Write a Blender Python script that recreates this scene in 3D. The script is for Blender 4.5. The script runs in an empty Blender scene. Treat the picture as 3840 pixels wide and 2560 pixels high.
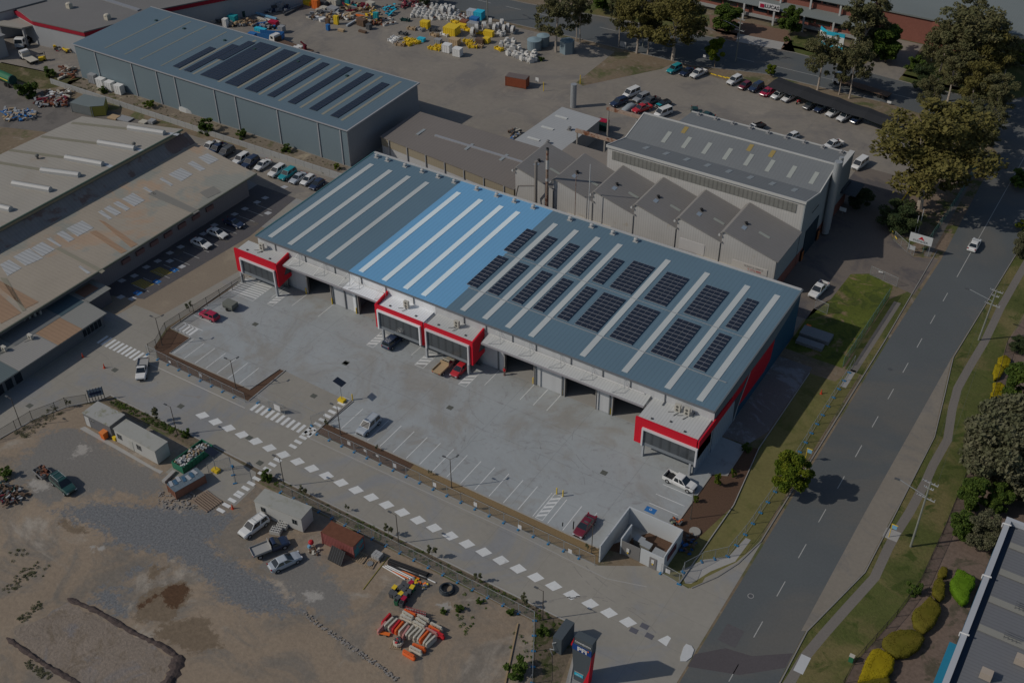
import bpy, math, random, bmesh
from mathutils import Vector, Matrix
from mathutils.geometry import tessellate_polygon
R = random.Random(7)
rad = math.radians
S = bpy.context.scene
COL = S.collection

# ---------------------------------------------------------------- camera, sky, sun, exposure
FPX, YAW, PITCH, ROLL, CAMZ = 4252.385, rad(-32.5626), rad(38.1458), rad(-0.4139), 125.0
FW = Vector((math.sin(YAW)*math.cos(PITCH), math.cos(YAW)*math.cos(PITCH), -math.sin(PITCH)))
_r = Vector((math.cos(YAW), -math.sin(YAW), 0)); _u = _r.cross(FW)
RT = _r*math.cos(ROLL) + _u*math.sin(ROLL)
UP = -_r*math.sin(ROLL) + _u*math.cos(ROLL)
cam = bpy.data.cameras.new('camera'); cam_o = bpy.data.objects.new('camera', cam); COL.objects.link(cam_o)
m = Matrix((RT, UP, -FW)).transposed().to_4x4(); m.translation = Vector((0, 0, CAMZ))
cam_o.matrix_world = m
cam.sensor_width = 36; cam.lens = FPX/3840*36; cam.clip_start = 1; cam.clip_end = 3000
S.camera = cam_o
SUN_AZ, SUN_EL = 48.2, 38.6          # shadows run towards this azimuth (from +Y towards +X)
w = bpy.data.worlds.new('World'); S.world = w; w.use_nodes = True
nt = w.node_tree; bg = nt.nodes['Background']
sky = nt.nodes.new('ShaderNodeTexSky'); sky.sky_type = 'NISHITA'; sky.sun_disc = False
sky.sun_elevation = rad(SUN_EL); sky.sun_rotation = rad(SUN_AZ+180); sky.air_density = 1.0; sky.dust_density = 1.0
nt.links.new(sky.outputs[0], bg.inputs[0]); bg.inputs[1].default_value = 0.11
sun = bpy.data.lights.new('sun', 'SUN'); sun.energy = 3.9; sun.angle = rad(.53); sun.color = (1, .93, .83)
sun_o = bpy.data.objects.new('sun', sun); COL.objects.link(sun_o)
sd = Vector((math.sin(rad(SUN_AZ))*math.cos(rad(SUN_EL)), math.cos(rad(SUN_AZ))*math.cos(rad(SUN_EL)), -math.sin(rad(SUN_EL))))
sun_o.rotation_euler = sd.to_track_quat('-Z', 'Y').to_euler()
S.view_settings.view_transform = 'Standard'; S.view_settings.look = 'None'
S.view_settings.exposure = -1.05; S.view_settings.gamma = 1
S.render.engine = 'CYCLES'
S.cycles.max_bounces = 5; S.cycles.transparent_max_bounces = 12
S.render.resolution_x, S.render.resolution_y = 1024, 682

def F(px, py, h=0.0):
    "world point at height h seen at full-size photo pixel"
    d = FW*FPX + RT*(px-1920) - UP*(py-1280)
    t = (h-CAMZ)/d.z
    return Vector((d.x*t, d.y*t, h))
def T(i, j, u, v, h=0.0): return F(i*960+u/2.45, j*640+v/2.45, h)
def top_h(base, py):
    "height over base whose image row is py (full-size)"
    lo, hi = 0, 45
    for _ in range(40):
        m_ = (lo+hi)/2; d = base+Vector((0, 0, m_))-Vector((0, 0, CAMZ))
        y = 1280-FPX*d.dot(UP)/d.dot(FW)
        if y > py: lo = m_
        else: hi = m_
    return lo

# ---------------------------------------------------------------- materials
def mat(name, col, rough=.75, n=.12, ns=2.0, big=.12, bs=.06, stripe=None, c2=None, grid=None, metal=0, bump=0, spec=.3,
        c3=None, local=False, coat=0):
    m_ = bpy.data.materials.new(name); m_.use_nodes = True; t_ = m_.node_tree; N = t_.nodes; L = t_.links
    b = N['Principled BSDF']; b.inputs['Roughness'].default_value = rough; b.inputs['Metallic'].default_value = metal
    b.inputs['Specular IOR Level'].default_value = spec
    if coat: b.inputs['Coat Weight'].default_value = coat; b.inputs['Coat Roughness'].default_value = .12
    if local: src = N.new('ShaderNodeTexCoord').outputs['Object']
    else: src = N.new('ShaderNodeNewGeometry').outputs['Position']
    def noise(scale, detail=4, rough_=.6, dist=0):
        x = N.new('ShaderNodeTexNoise'); x.inputs['Scale'].default_value = scale; x.inputs['Detail'].default_value = detail
        x.inputs['Roughness'].default_value = rough_; x.inputs['Distortion'].default_value = dist
        L.new(src, x.inputs['Vector']); return x.outputs['Fac']
    def math_(op, a, c=None, d=None, clamp=False):
        x = N.new('ShaderNodeMath'); x.operation = op; x.use_clamp = clamp
        for k, v in enumerate((a, c, d)):
            if v is None: continue
            if isinstance(v, (int, float)): x.inputs[k].default_value = v
            else: L.new(v, x.inputs[k])
        return x.outputs[0]
    def ramp(f, lo, hi):
        x = N.new('ShaderNodeMapRange'); x.inputs['From Min'].default_value = lo; x.inputs['From Max'].default_value = hi
        x.interpolation_type = 'SMOOTHSTEP'; L.new(f, x.inputs['Value']); return x.outputs['Result']
    rgb = N.new('ShaderNodeRGB'); rgb.outputs[0].default_value = (*col, 1); cur = rgb.outputs[0]
    for c in (c2, c3):
        if c:   # (colour, scale, lo, hi, distortion)
            mx = N.new('ShaderNodeMix'); mx.data_type = 'RGBA'
            L.new(ramp(noise(c[1], 6, .65, c[4] if len(c) > 4 else .5), c[2], c[3]), mx.inputs['Factor'])
            L.new(cur, mx.inputs['A']); mx.inputs['B'].default_value = (*c[0], 1); cur = mx.outputs['Result']
    f = None
    def mul(x):
        nonlocal f
        f = x if f is None else math_('MULTIPLY', f, x)
    if n: mul(math_('MULTIPLY_ADD', noise(ns, 5, .7), 2.4*n, 1-1.2*n))
    if big: mul(math_('MULTIPLY_ADD', noise(bs, 3), 2.4*big, 1-1.2*big))
    if stripe or grid:
        sp = N.new('ShaderNodeSeparateXYZ'); L.new(src, sp.inputs[0])
    if stripe:
        ax, per, amt = stripe[:3]
        s_ = math_('FRACT', math_('DIVIDE', sp.outputs['xyz'.index(ax)], per))
        mul(math_('SUBTRACT', 1, math_('MULTIPLY', ramp(s_, .6, .85), amt)))
    if grid:
        for ax, per in ((0, grid[0]), (1, grid[1])):
            s_ = math_('FRACT', math_('DIVIDE', sp.outputs[ax], per))
            mul(math_('SUBTRACT', 1, math_('MULTIPLY', math_('LESS_THAN', s_, grid[3]/per), grid[2])))
    if f is not None:
        vm = N.new('ShaderNodeVectorMath'); vm.operation = 'SCALE'; L.new(cur, vm.inputs[0]); L.new(f, vm.inputs['Scale']); cur = vm.outputs[0]
    L.new(cur, b.inputs['Base Color'])
    if bump:
        bp = N.new('ShaderNodeBump'); bp.inputs['Strength'].default_value = bump; bp.inputs['Distance'].default_value = .15
        L.new(noise(ns, 6, .7), bp.inputs['Height']); L.new(bp.outputs[0], b.inputs['Normal'])
    return m_
M = {}
def P(name, col, rough=.6, **k):
    "plain painted / small-object material, cached"
    if name not in M: M[name] = mat(name, col, rough, **{**dict(n=.08, ns=3.0, big=0), **k})
    return M[name]
C_ = dict(white=(.72, .72, .70), cream=(.55, .50, .40), grey=(.30, .31, .32), dgrey=(.09, .095, .1), black=(.02, .02, .022), red=(.48, .02, .03),
          orange=(.75, .17, .03), yellow=(.75, .52, .03), blue=(.03, .16, .42), teal=(.02, .30, .34), green=(.03, .16, .08), rust=(.24, .09, .05),
          maroon=(.16, .015, .03), silver=(.42, .46, .50), navy=(.02, .035, .08), beige=(.42, .38, .30), brown=(.14, .09, .06), pink=(.55, .2, .2),
          tan=(.45, .33, .2), lblue=(.20, .42, .60), magenta=(.38, .012, .05), dgreen=(.015, .06, .055), pale=(.5, .47, .4), cyan=(.03, .45, .62))
def K(c): return P('paint_'+c, C_[c])
def CAR(c): return P('car_paint_'+c, C_[c], .35, coat=.6, spec=.5, n=.02)
GLASS = P('dark_glass', (.015, .022, .028), .08, spec=.8, n=0)
RUBBER = P('rubber', (.018, .018, .018), .85)
STEEL = P('galvanised_steel', (.38, .40, .41), .45, metal=.3)
BARK = mat('bark', (.20, .16, .12), .9, n=.35, ns=3, local=True)
PALEBARK = mat('pale_bark', (.42, .36, .30), .85, n=.3, ns=1.5, local=True)

# ---------------------------------------------------------------- mesh building
class MB:
    def __init__(s): s.v = []; s.f = []; s.m = []; s.xf = None
    def _add(s, vs, fs, m_=0):
        o = len(s.v)
        if s.xf is not None: vs = [s.xf @ Vector(p) for p in vs]
        s.v += [tuple(p) for p in vs]; s.f += [tuple(o+i for i in f) for f in fs]; s.m += [m_]*len(fs); return s
    def box(s, x0, x1, y0, y1, z0, z1, m_=0):
        return s._add([(x0, y0, z0), (x1, y0, z0), (x1, y1, z0), (x0, y1, z0), (x0, y0, z1), (x1, y0, z1), (x1, y1, z1), (x0, y1, z1)],
                      [(0, 3, 2, 1), (4, 5, 6, 7), (0, 1, 5, 4), (1, 2, 6, 5), (2, 3, 7, 6), (3, 0, 4, 7)], m_)
    def cb(s, c, d, rz=0, m_=0, tilt=0):
        "box centred in plan at c (z = base), size d, turned rz"
        mt = Matrix.Translation(Vector(c)) @ Matrix.Rotation(rz, 4, 'Z') @ Matrix.Rotation(tilt, 4, 'Y')
        x, y, z = d[0]/2, d[1]/2, d[2]
        vs = [mt @ Vector(p) for p in ((-x, -y, 0), (x, -y, 0), (x, y, 0), (-x, y, 0), (-x, -y, z), (x, -y, z), (x, y, z), (-x, y, z))]
        return s._add(vs, [(0, 3, 2, 1), (4, 5, 6, 7), (0, 1, 5, 4), (1, 2, 6, 5), (2, 3, 7, 6), (3, 0, 4, 7)], m_)
    def prism(s, pts, z0, z1, m_=0, mside=None):
        "plan polygon extruded in z; z1 may be a function of (x, y)"
        n = len(pts); zt = z1 if callable(z1) else (lambda x, y: z1)
        a = sum(pts[i][0]*pts[(i+1) % n][1]-pts[(i+1) % n][0]*pts[i][1] for i in range(n))
        if a < 0: pts = pts[::-1]
        vs = [(p[0], p[1], z0) for p in pts]+[(p[0], p[1], zt(p[0], p[1])) for p in pts]
        s._add(vs, [tuple(range(n, 2*n))], m_)
        o = len(s.v)-2*n
        fs = [(o+i, o+(i+1) % n, o+n+(i+1) % n, o+n+i) for i in range(n)]+[tuple(o+i for i in range(n-1, -1, -1))]
        s.f += fs; s.m += [m_ if mside is None else mside]*len(fs); return s
    def slab(s, tops, th, m_=0):
        "4 top corners (counter-clockwise), thickness"
        vs = [Vector(p)-Vector((0, 0, th)) for p in tops]+[Vector(p) for p in tops]
        return s._add(vs, [(0, 3, 2, 1), (4, 5, 6, 7), (0, 1, 5, 4), (1, 2, 6, 5), (2, 3, 7, 6), (3, 0, 4, 7)], m_)
    def xprof(s, prof, x0, x1, m_=0):
        "profile of (y, z) extruded along x"
        n = len(prof); a = sum(prof[i][0]*prof[(i+1) % n][1]-prof[(i+1) % n][0]*prof[i][1] for i in range(n))
        if a < 0: prof = prof[::-1]
        vs = [(x0, y, z) for y, z in prof]+[(x1, y, z) for y, z in prof]
        return s._add(vs, [tuple(range(n-1, -1, -1)), tuple(range(n, 2*n))]+[(i, (i+1) % n, n+(i+1) % n, n+i) for i in range(n)], m_)
    def yprof(s, prof, y0, y1, m_=0):
        n = len(prof); a = sum(prof[i][0]*prof[(i+1) % n][1]-prof[(i+1) % n][0]*prof[i][1] for i in range(n))
        if a > 0: prof = prof[::-1]
        vs = [(x, y0, z) for x, z in prof]+[(x, y1, z) for x, z in prof]
        return s._add(vs, [tuple(range(n-1, -1, -1)), tuple(range(n, 2*n))]+[(i, (i+1) % n, n+(i+1) % n, n+i) for i in range(n)], m_)
    def tube(s, p, q, r, r2=None, n=6, m_=0):
        p, q = Vector(p), Vector(q); d = (q-p).normalized(); r2 = r if r2 is None else r2
        a = d.orthogonal().normalized(); b = d.cross(a); vs = []
        for c, rr in ((p, r), (q, r2)):
            vs += [c+(a*math.cos(k*2*math.pi/n)+b*math.sin(k*2*math.pi/n))*rr for k in range(n)]
        return s._add(vs, [tuple(range(n-1, -1, -1)), tuple(range(n, 2*n))]+[(i, (i+1) % n, n+(i+1) % n, n+i) for i in range(n)], m_)
    def quad(s, a, b, c, d, m_=0): return s._add([a, b, c, d], [(0, 1, 2, 3)], m_)
    def rings(s, rs, m_=0, cap=True):
        n = len(rs[0]); vs = [p for r in rs for p in r]; fs = []
        for k in range(len(rs)-1):
            for i in range(n): fs.append((k*n+i, k*n+(i+1) % n, (k+1)*n+(i+1) % n, (k+1)*n+i))
        if cap: fs += [tuple(range(n-1, -1, -1)), tuple((len(rs)-1)*n+i for i in range(n))]
        return s._add(vs, fs, m_)
    def sphere(s, c, r, sz=1, n=10, k=6, m_=0):
        rs = []
        for j in range(1, k):
            t = math.pi*j/k
            rs.append([(c[0]+r*math.sin(t)*math.cos(a*2*math.pi/n), c[1]+r*math.sin(t)*math.sin(a*2*math.pi/n), c[2]-r*sz*math.cos(t)) for a in range(n)])
        return s.rings(rs, m_)
    def mesh(s, name, mats, smooth=False):
        me = bpy.data.meshes.new(name); me.from_pydata(s.v, [], s.f)
        for q in (mats if isinstance(mats, (list, tuple)) else [mats]): me.materials.append(q)
        me.polygons.foreach_set('material_index', s.m)
        if smooth: me.polygons.foreach_set('use_smooth', [True]*len(s.f))
        me.update(); return me
    def build(s, name, mats, parent=None, label=None, cat=None, group=None, kind=None, smooth=False, inv=True):
        o = bpy.data.objects.new(name, s.mesh(name, mats, smooth)); COL.objects.link(o)
        if parent:
            o.parent = parent
            if inv:
                o.matrix_parent_inverse = Matrix.Translation(-rootloc(parent))
        tag(o, label, cat, group, kind); return o
def rootloc(p):
    "world offset accumulated by unrotated parents"
    l = Vector((0, 0, 0))
    while p is not None:
        l = l+Vector(p.location)+p.matrix_parent_inverse.translation; p = p.parent
    return l
def tag(o, label=None, cat=None, group=None, kind=None):
    if label: o['label'] = label
    if cat: o['category'] = cat
    if group: o['group'] = group
    if kind: o['kind'] = kind
    return o
def thing(name, label, cat, loc=(0, 0, 0), rz=0, group=None):
    o = bpy.data.objects.new(name, None); o.empty_display_size = .3; COL.objects.link(o)
    o.location = loc; o.rotation_euler = (0, 0, rz); return tag(o, label, cat, group)
def copy_tree(o, parent=None):
    c = o.copy(); COL.objects.link(c)
    if parent: c.parent = parent
    for ch in list(o.children): copy_tree(ch, c)
    return c
def place(o, loc, rz=0, label=None, group=None, cat=None, sc=None):
    o.location = loc; o.rotation_euler = (0, 0, rz)
    if sc: o.scale = sc if isinstance(sc, (tuple, list)) else (sc, sc, sc)
    if label: o['label'] = label
    if group: o['group'] = group
    if cat: o['category'] = cat
    return o
PROTO = {}
def inst(key, maker, loc, rz=0, label=None, group=None, cat=None, sc=None):
    "first use builds the thing, later uses copy it and its parts"
    if key not in PROTO: PROTO[key] = o = maker()
    else: o = copy_tree(PROTO[key]); o.scale = (1, 1, 1)
    if 'group' in o.keys() and not group: del o['group']
    return place(o, loc, rz, label, group, cat, sc)
def text(s, size, mtl, parent, loc, rot, name='lettering', bold=.0, depth=.01, space=1.0, sx=1.0):
    cu = bpy.data.curves.new('t', 'FONT'); cu.body = s; cu.size = size; cu.extrude = depth; cu.offset = bold; cu.align_x = 'CENTER'; cu.align_y = 'CENTER'
    cu.space_character = space; cu.resolution_u = 3
    t = bpy.data.objects.new('t', cu); me = bpy.data.meshes.new_from_object(t); bpy.data.objects.remove(t)
    me.materials.clear(); me.materials.append(mtl)
    o = bpy.data.objects.new(name, me); COL.objects.link(o); o.location = loc; o.rotation_euler = rot; o.scale = (sx, 1, 1)
    if parent: o.parent = parent; o.matrix_parent_inverse = Matrix.Translation(-rootloc(parent))
    return o

# ---------------------------------------------------------------- ground sheets
def wobble(pts, step, amp, seed=1):
    r = random.Random(seed); out = []
    n = len(pts)
    for i in range(n):
        a, b = Vector(pts[i][:2]), Vector(pts[(i+1) % n][:2]); L = (b-a).length; k = max(1, int(L/step))
        nrm = Vector((-(b-a).y, (b-a).x))/max(L, 1e-6)
        for q in range(k):
            p = a.lerp(b, q/k)+nrm*(r.uniform(-amp, amp)); out.append((p.x, p.y))
    return out
def sheet(name, pts, level, mtl, kind='structure', th=.003, wob=None, label=None, cat=None):
    if wob: pts = wobble(pts, *wob)
    mb = MB(); z = level*.004
    me_pts = [(p[0], p[1]) for p in pts]
    tri = tessellate_polygon([[Vector((x, y, 0)) for x, y in me_pts]]); vv = [(x, y, z) for x, y in me_pts]; ff = []
    for a, b, c in tri:
        A, B, C_c = me_pts[a], me_pts[b], me_pts[c]
        ff.append((a, b, c) if (B[0]-A[0])*(C_c[1]-A[1])-(B[1]-A[1])*(C_c[0]-A[0]) > 0 else (a, c, b))
    me = bpy.data.meshes.new(name); me.from_pydata(vv, [], ff); me.materials.append(mtl)
    o = bpy.data.objects.new(name, me); COL.objects.link(o); return tag(o, label, cat, None, kind)
def rect(x0, x1, y0, y1): return [(x0, y0), (x1, y0), (x1, y1), (x0, y1)]
def ribbon(cl, w_):
    "closed outline of a strip of width w_ along the centre line"
    L_, R_ = [], []
    for i, p in enumerate(cl):
        a = Vector(cl[max(0, i-1)]); b = Vector(cl[min(len(cl)-1, i+1)]); d = (b-a).normalized(); nn = Vector((-d.y, d.x))*w_/2
        L_.append(tuple(Vector(p)+nn)); R_.append(tuple(Vector(p)-nn))
    return L_+R_[::-1]
def V2(*q): return [tuple(T(*p)[:2]) for p in q]
# ---------------------------------------------------------------- the setting
G_DRY = mat('dry_ground', (.20, .155, .105), .95, n=.35, ns=1.2, big=.25, bs=.04, c2=((.10, .11, .045), .12, .48, .62), c3=((.26, .22, .17), .3, .55, .7))
G_DIRT = mat('site_dirt', (.255, .195, .135), .95, n=.32, ns=2.2, big=.22, bs=.07, c2=((.175, .15, .12), .09, .45, .6, 1.5), c3=((.30, .265, .215), .05, .52, .66, 2))
G_GRAVEL = mat('blue_gravel', (.155, .17, .19), .95, n=.75, ns=4.0, big=.15, c2=((.21, .185, .155), .5, .6, .72))
G_DARK = mat('worn_gravel', (.165, .155, .145), .95, n=.4, ns=3.0, big=.2, c2=((.25, .20, .145), .16, .50, .62, 1.2))
G_MULCH = mat('mulch', (.105, .062, .04), .95, n=.55, ns=5, big=.15)
G_TAN = mat('tan_bed', (.235, .165, .085), .95, n=.3, ns=4, big=.15)
G_GRASS = mat('lawn', (.085, .098, .026), .95, n=.45, ns=2.5, big=.25, bs=.12, c2=((.16, .135, .055), .10, .46, .64), c3=((.055, .075, .015), .25, .52, .64, 1), bump=.6)
G_GRASS2 = mat('bright_lawn', (.095, .115, .018), .95, n=.5, ns=1.8, big=.3, bs=.12, c2=((.22, .155, .09), .16, .54, .64, 1.0), c3=((.06, .08, .015), .3, .5, .62, 1), bump=.5)
G_GRASS3 = mat('olive_turf', (.165, .15, .055), .95, n=.28, ns=1.8, big=.2, bs=.12, c2=((.115, .12, .035), .2, .5, .66, 1), bump=.3)
CONC_N = mat('new_concrete', (.345, .368, .375), .85, n=.09, ns=1.3, big=.12, bs=.12, c2=((.30, .295, .275), .07, .46, .66, 1.2), c3=((.27, .27, .27), .3, .54, .74, 2.5), grid=(12.9, 7.0, .13, .12))
CONC_D = mat('drive_concrete', (.30, .282, .245), .85, n=.10, ns=1.2, big=.13, bs=.09, c2=((.265, .268, .27), .05, .48, .62, 1), c3=((.25, .23, .21), .25, .60, .8, 3), grid=(9.1, 5.6, .10, .10))
CONC_Y = mat('yard_concrete', (.25, .225, .192), .9, n=.15, ns=.9, big=.14, bs=.05, c2=((.195, .18, .165), .05, .46, .66, 1.5), c3=((.28, .25, .21), .12, .55, .7, 1), grid=(14, 9, .12, .12))
CONC_P = mat('pale_concrete', (.37, .36, .34), .85, n=.12, ns=2)
ASPH = mat('asphalt', (.106, .117, .121), .9, n=.16, ns=3, big=.13, bs=.05, stripe=None, c2=((.135, .132, .122), .04, .45, .65, .6))
ASPH_B = mat('brown_pavement', (.25, .205, .155), .92, n=.22, ns=3, big=.15, c2=((.30, .25, .185), .09, .5, .65))
ASPH_D = mat('dark_pavement', (.10, .095, .10), .92, n=.25, ns=2.5, big=.15, c2=((.13, .115, .10), .2, .55, .65))
ASPH_P = mat('patched_asphalt', (.095, .085, .09), .92, n=.2, ns=3)
SHOULD = mat('worn_shoulder', (.235, .21, .175), .92, n=.16, ns=1.6, big=.12, bs=.1, c2=((.20, .185, .165), .12, .5, .68, 2))
PATHM = mat('footpath_concrete', (.185, .168, .15), .9, n=.2, ns=3)
LINE = mat('line_paint', (.66, .67, .66), .8, n=.15, ns=3, c2=((.45, .45, .44), .8, .58, .75))
LINE_F = mat('faded_line_paint', (.40, .40, .38), .85, n=.2, ns=2)
YLINE = mat('yellow_line_paint', (.5, .36, .03), .8, n=.2, ns=2)
sheet('ground', rect(-900, 700, -300, 1500), 0, G_DRY)
sheet('far_site_ground', [(-220, -60), (-20, -60), (-44, 36), (-160, 36), (-160, 50), (-220, 30)], 1, G_DIRT)

POLY = dict(
    worn=[V2((0, 2, 310, 980), (0, 2, 390, 830), (0, 2, 520, 790), (0, 2, 740, 800), (0, 2, 1440, 1210), (0, 2, 1560, 1330), (0, 2, 1500, 1400), (0, 2, 900, 1380), (0, 2, 380, 1500), (0, 2, 80, 1180)), V2((1, 3, -60, 300), (1, 3, 560, 420), (1, 3, 860, 760), (1, 3, 800, 1010), (1, 3, 560, 960), (1, 3, 100, 560))],
    gravel=[V2((0, 3, 470, 0), (0, 3, 900, -90), (0, 2, 1300, 1500), (0, 2, 1700, 1530), (0, 3, 2180, 20), (0, 3, 1950, 250), (0, 3, 2000, 370), (1, 3, 0, 560), (1, 3, 150, 660), (1, 3, 300, 790), (1, 3, 430, 920), (1, 3, 200, 930), (0, 3, 2300, 930), (0, 3, 2040, 800), (0, 3, 1900, 600), (0, 3, 1720, 490), (0, 3, 1480, 370), (0, 3, 1250, 350), (0, 3, 1040, 290), (0, 3, 960, 190), (0, 3, 850, 130)), V2((0, 3, 1130, 600), (0, 3, 1230, 510), (0, 3, 1390, 490), (0, 3, 1290, 530), (0, 3, 1180, 600)), V2((0, 3, 850, 790), (0, 3, 960, 680), (0, 3, 1180, 720), (0, 3, 1080, 770), (0, 3, 1200, 850), (0, 3, 1150, 940), (0, 3, 1080, 930), (0, 3, 960, 880), (0, 3, 870, 850))],
    damp=[V2((0, 3, 1480, 720), (0, 3, 1560, 670), (0, 3, 1690, 650), (0, 3, 1745, 710), (0, 3, 1690, 800), (0, 3, 1630, 880), (0, 3, 1550, 880), (0, 3, 1500, 810)), V2((0, 3, 1250, 870), (0, 3, 1420, 750), (0, 3, 1480, 760), (0, 3, 1340, 850), (0, 3, 1290, 900))],
    soil=[V2((0, 3, 1230, 950), (0, 3, 1260, 820), (0, 3, 1400, 700), (0, 3, 1700, 620), (0, 3, 1760, 760), (0, 3, 1600, 960), (0, 3, 1540, 1040), (0, 3, 1420, 1130), (0, 3, 1480, 1000), (0, 3, 1250, 1010)), V2((0, 3, 1360, 640), (0, 3, 1370, 500), (0, 3, 1550, 490), (0, 3, 1480, 560), (0, 3, 1400, 640)), V2((0, 3, 400, 1040), (0, 3, 560, 1000), (0, 3, 820, 960), (0, 3, 800, 1080), (0, 3, 640, 1200), (0, 3, 540, 1190), (0, 3, 520, 1100)), V2((0, 3, 510, 100), (0, 3, 590, 50), (0, 3, 840, 180), (0, 3, 700, 210)), V2((0, 3, 1380, 1130), (0, 3, 1560, 1000), (0, 3, 1900, 950), (0, 3, 2050, 1240), (0, 3, 1800, 1300), (0, 3, 1500, 1180))],
    pale=[V2((1, 3, 440, 740), (1, 3, 520, 700), (1, 3, 600, 740), (1, 3, 590, 810), (1, 3, 480, 820)), V2((1, 3, 1690, 840), (1, 3, 1780, 830), (1, 3, 1780, 880), (1, 3, 1700, 880)), V2((0, 3, 850, 320), (0, 3, 950, 320), (0, 3, 920, 370)), V2((0, 2, 660, 1060), (0, 2, 740, 930), (0, 2, 850, 1000), (0, 2, 780, 1040)), V2((0, 2, 230, 1290), (0, 2, 420, 1260), (0, 2, 450, 1340), (0, 2, 330, 1380))])
def site_mesh():
    import numpy as np
    x0, x1, y0, y1, st = -160.0, -44.0, 36.0, 84.0, .4
    nx, ny = int((x1-x0)/st)+1, int((y1-y0)/st)+1
    X, Y = np.meshgrid(x0+np.arange(nx)*st, y0+np.arange(ny)*st); X = X.ravel(); Y = Y.ravel()
    def sd(poly):
        d = np.full(X.shape, 1e9); ins = np.zeros(X.shape, bool); n = len(poly)
        for i in range(n):
            ax, ay = poly[i]; bx, by = poly[(i+1) % n]; ex, ey = bx-ax, by-ay
            t = np.clip(((X-ax)*ex+(Y-ay)*ey)/(ex*ex+ey*ey+1e-9), 0, 1); d = np.minimum(d, np.hypot(X-ax-t*ex, Y-ay-t*ey))
            c = ((ay > Y) != (by > Y)) & (X < (bx-ax)*(Y-ay)/(by-ay+1e-12)+ax); ins ^= c
        return np.where(ins, d, -d)
    me = bpy.data.meshes.new('site_ground'); vs = np.stack([X, Y, np.full(X.shape, .006)], 1)
    out = V_SITE
    fs = []
    inside = sd(out) > -.3
    for j in range(ny-1):
        for i in range(nx-1):
            a = j*nx+i
            if inside[a] and inside[a+1] and inside[a+nx] and inside[a+nx+1]: fs.append((a, a+1, a+nx+1, a+nx))
    me.from_pydata(vs.tolist(), [], fs)
    for nm, w_ in (('worn', 2.5), ('gravel', 2.2), ('damp', .6), ('soil', 1.0), ('pale', 1.0)):
        m_ = np.zeros(X.shape)
        for p in POLY[nm]: m_ = np.maximum(m_, np.clip(.5+sd(p)/(2*w_), 0, 1))
        at = me.attributes.new(nm, 'FLOAT', 'POINT'); at.data.foreach_set('value', m_.astype(np.float32))
    me.materials.append(SITE_MAT); o = bpy.data.objects.new('site_ground', me); COL.objects.link(o); o['kind'] = 'structure'
V_SITE = [(-160, 36), (-45.2, 36), (-45.2, 75), (-50.3, 83.6), (-135, 83.6), (-139.6, 79.6), (-141.6, 74), (-142.3, 66), (-160, 50)]
def blend_mat(name, base, layers):
    "base material plus layers (attribute, colour, grain, grain scale)"
    m_ = mat(name, *base[0], **base[1]); t_ = m_.node_tree; N = t_.nodes; L = t_.links; b = N['Principled BSDF']
    cur = b.inputs['Base Color'].links[0].from_socket; pos = N.new('ShaderNodeNewGeometry').outputs['Position']
    def noise(sc, det=6):
        x = N.new('ShaderNodeTexNoise'); x.inputs['Scale'].default_value = sc; x.inputs['Detail'].default_value = det; x.inputs['Roughness'].default_value = .75; L.new(pos, x.inputs['Vector']); return x.outputs['Fac']
    for at, col, gr, gs, es in layers:
        a = N.new('ShaderNodeAttribute'); a.attribute_name = at
        m1 = N.new('ShaderNodeMath'); m1.operation = 'MULTIPLY_ADD'; L.new(noise(es), m1.inputs[0]); m1.inputs[1].default_value = 2.2; m1.inputs[2].default_value = -1.1
        m2 = N.new('ShaderNodeMath'); m2.operation = 'ADD'; L.new(m1.outputs[0], m2.inputs[0]); L.new(a.outputs['Fac'], m2.inputs[1])
        r_ = N.new('ShaderNodeMapRange'); r_.inputs['From Min'].default_value = .38; r_.inputs['From Max'].default_value = .66; L.new(m2.outputs[0], r_.inputs['Value'])
        # keep the layer out of places where the attribute is zero
        g = N.new('ShaderNodeMath'); g.operation = 'GREATER_THAN'; L.new(a.outputs['Fac'], g.inputs[0]); g.inputs[1].default_value = .02
        f = N.new('ShaderNodeMath'); f.operation = 'MULTIPLY'; L.new(r_.outputs['Result'], f.inputs[0]); L.new(g.outputs[0], f.inputs[1])
        v = N.new('ShaderNodeMath'); v.operation = 'MULTIPLY_ADD'; L.new(noise(gs, 3), v.inputs[0]); v.inputs[1].default_value = gr*2; v.inputs[2].default_value = 1-gr
        c = N.new('ShaderNodeVectorMath'); c.operation = 'SCALE'; c.inputs[0].default_value = col; L.new(v.outputs[0], c.inputs['Scale'])
        mx = N.new('ShaderNodeMix'); mx.data_type = 'RGBA'; L.new(f.outputs[0], mx.inputs['Factor']); L.new(cur, mx.inputs['A']); L.new(c.outputs[0], mx.inputs['B']); cur = mx.outputs['Result']
    L.new(cur, b.inputs['Base Color']); return m_
SITE_MAT = blend_mat('site_soil', (((.285, .225, .165), .95), dict(n=.3, ns=1.6, big=.2, bs=.07, c2=((.205, .18, .15), .09, .45, .62, 1.5), c3=((.34, .30, .25), .05, .54, .68, 2), bump=.5)),
    [('worn', (.20, .19, .175), .35, 3.0, .45), ('pale', (.36, .34, .31), .2, 2, .8), ('soil', (.19, .145, .10), .5, 1.5, 1.1), ('gravel', (.165, .17, .176), .95, 3.2, .9), ('damp', (.10, .055, .03), .7, 2.0, 1.6)])
site_mesh()
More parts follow.
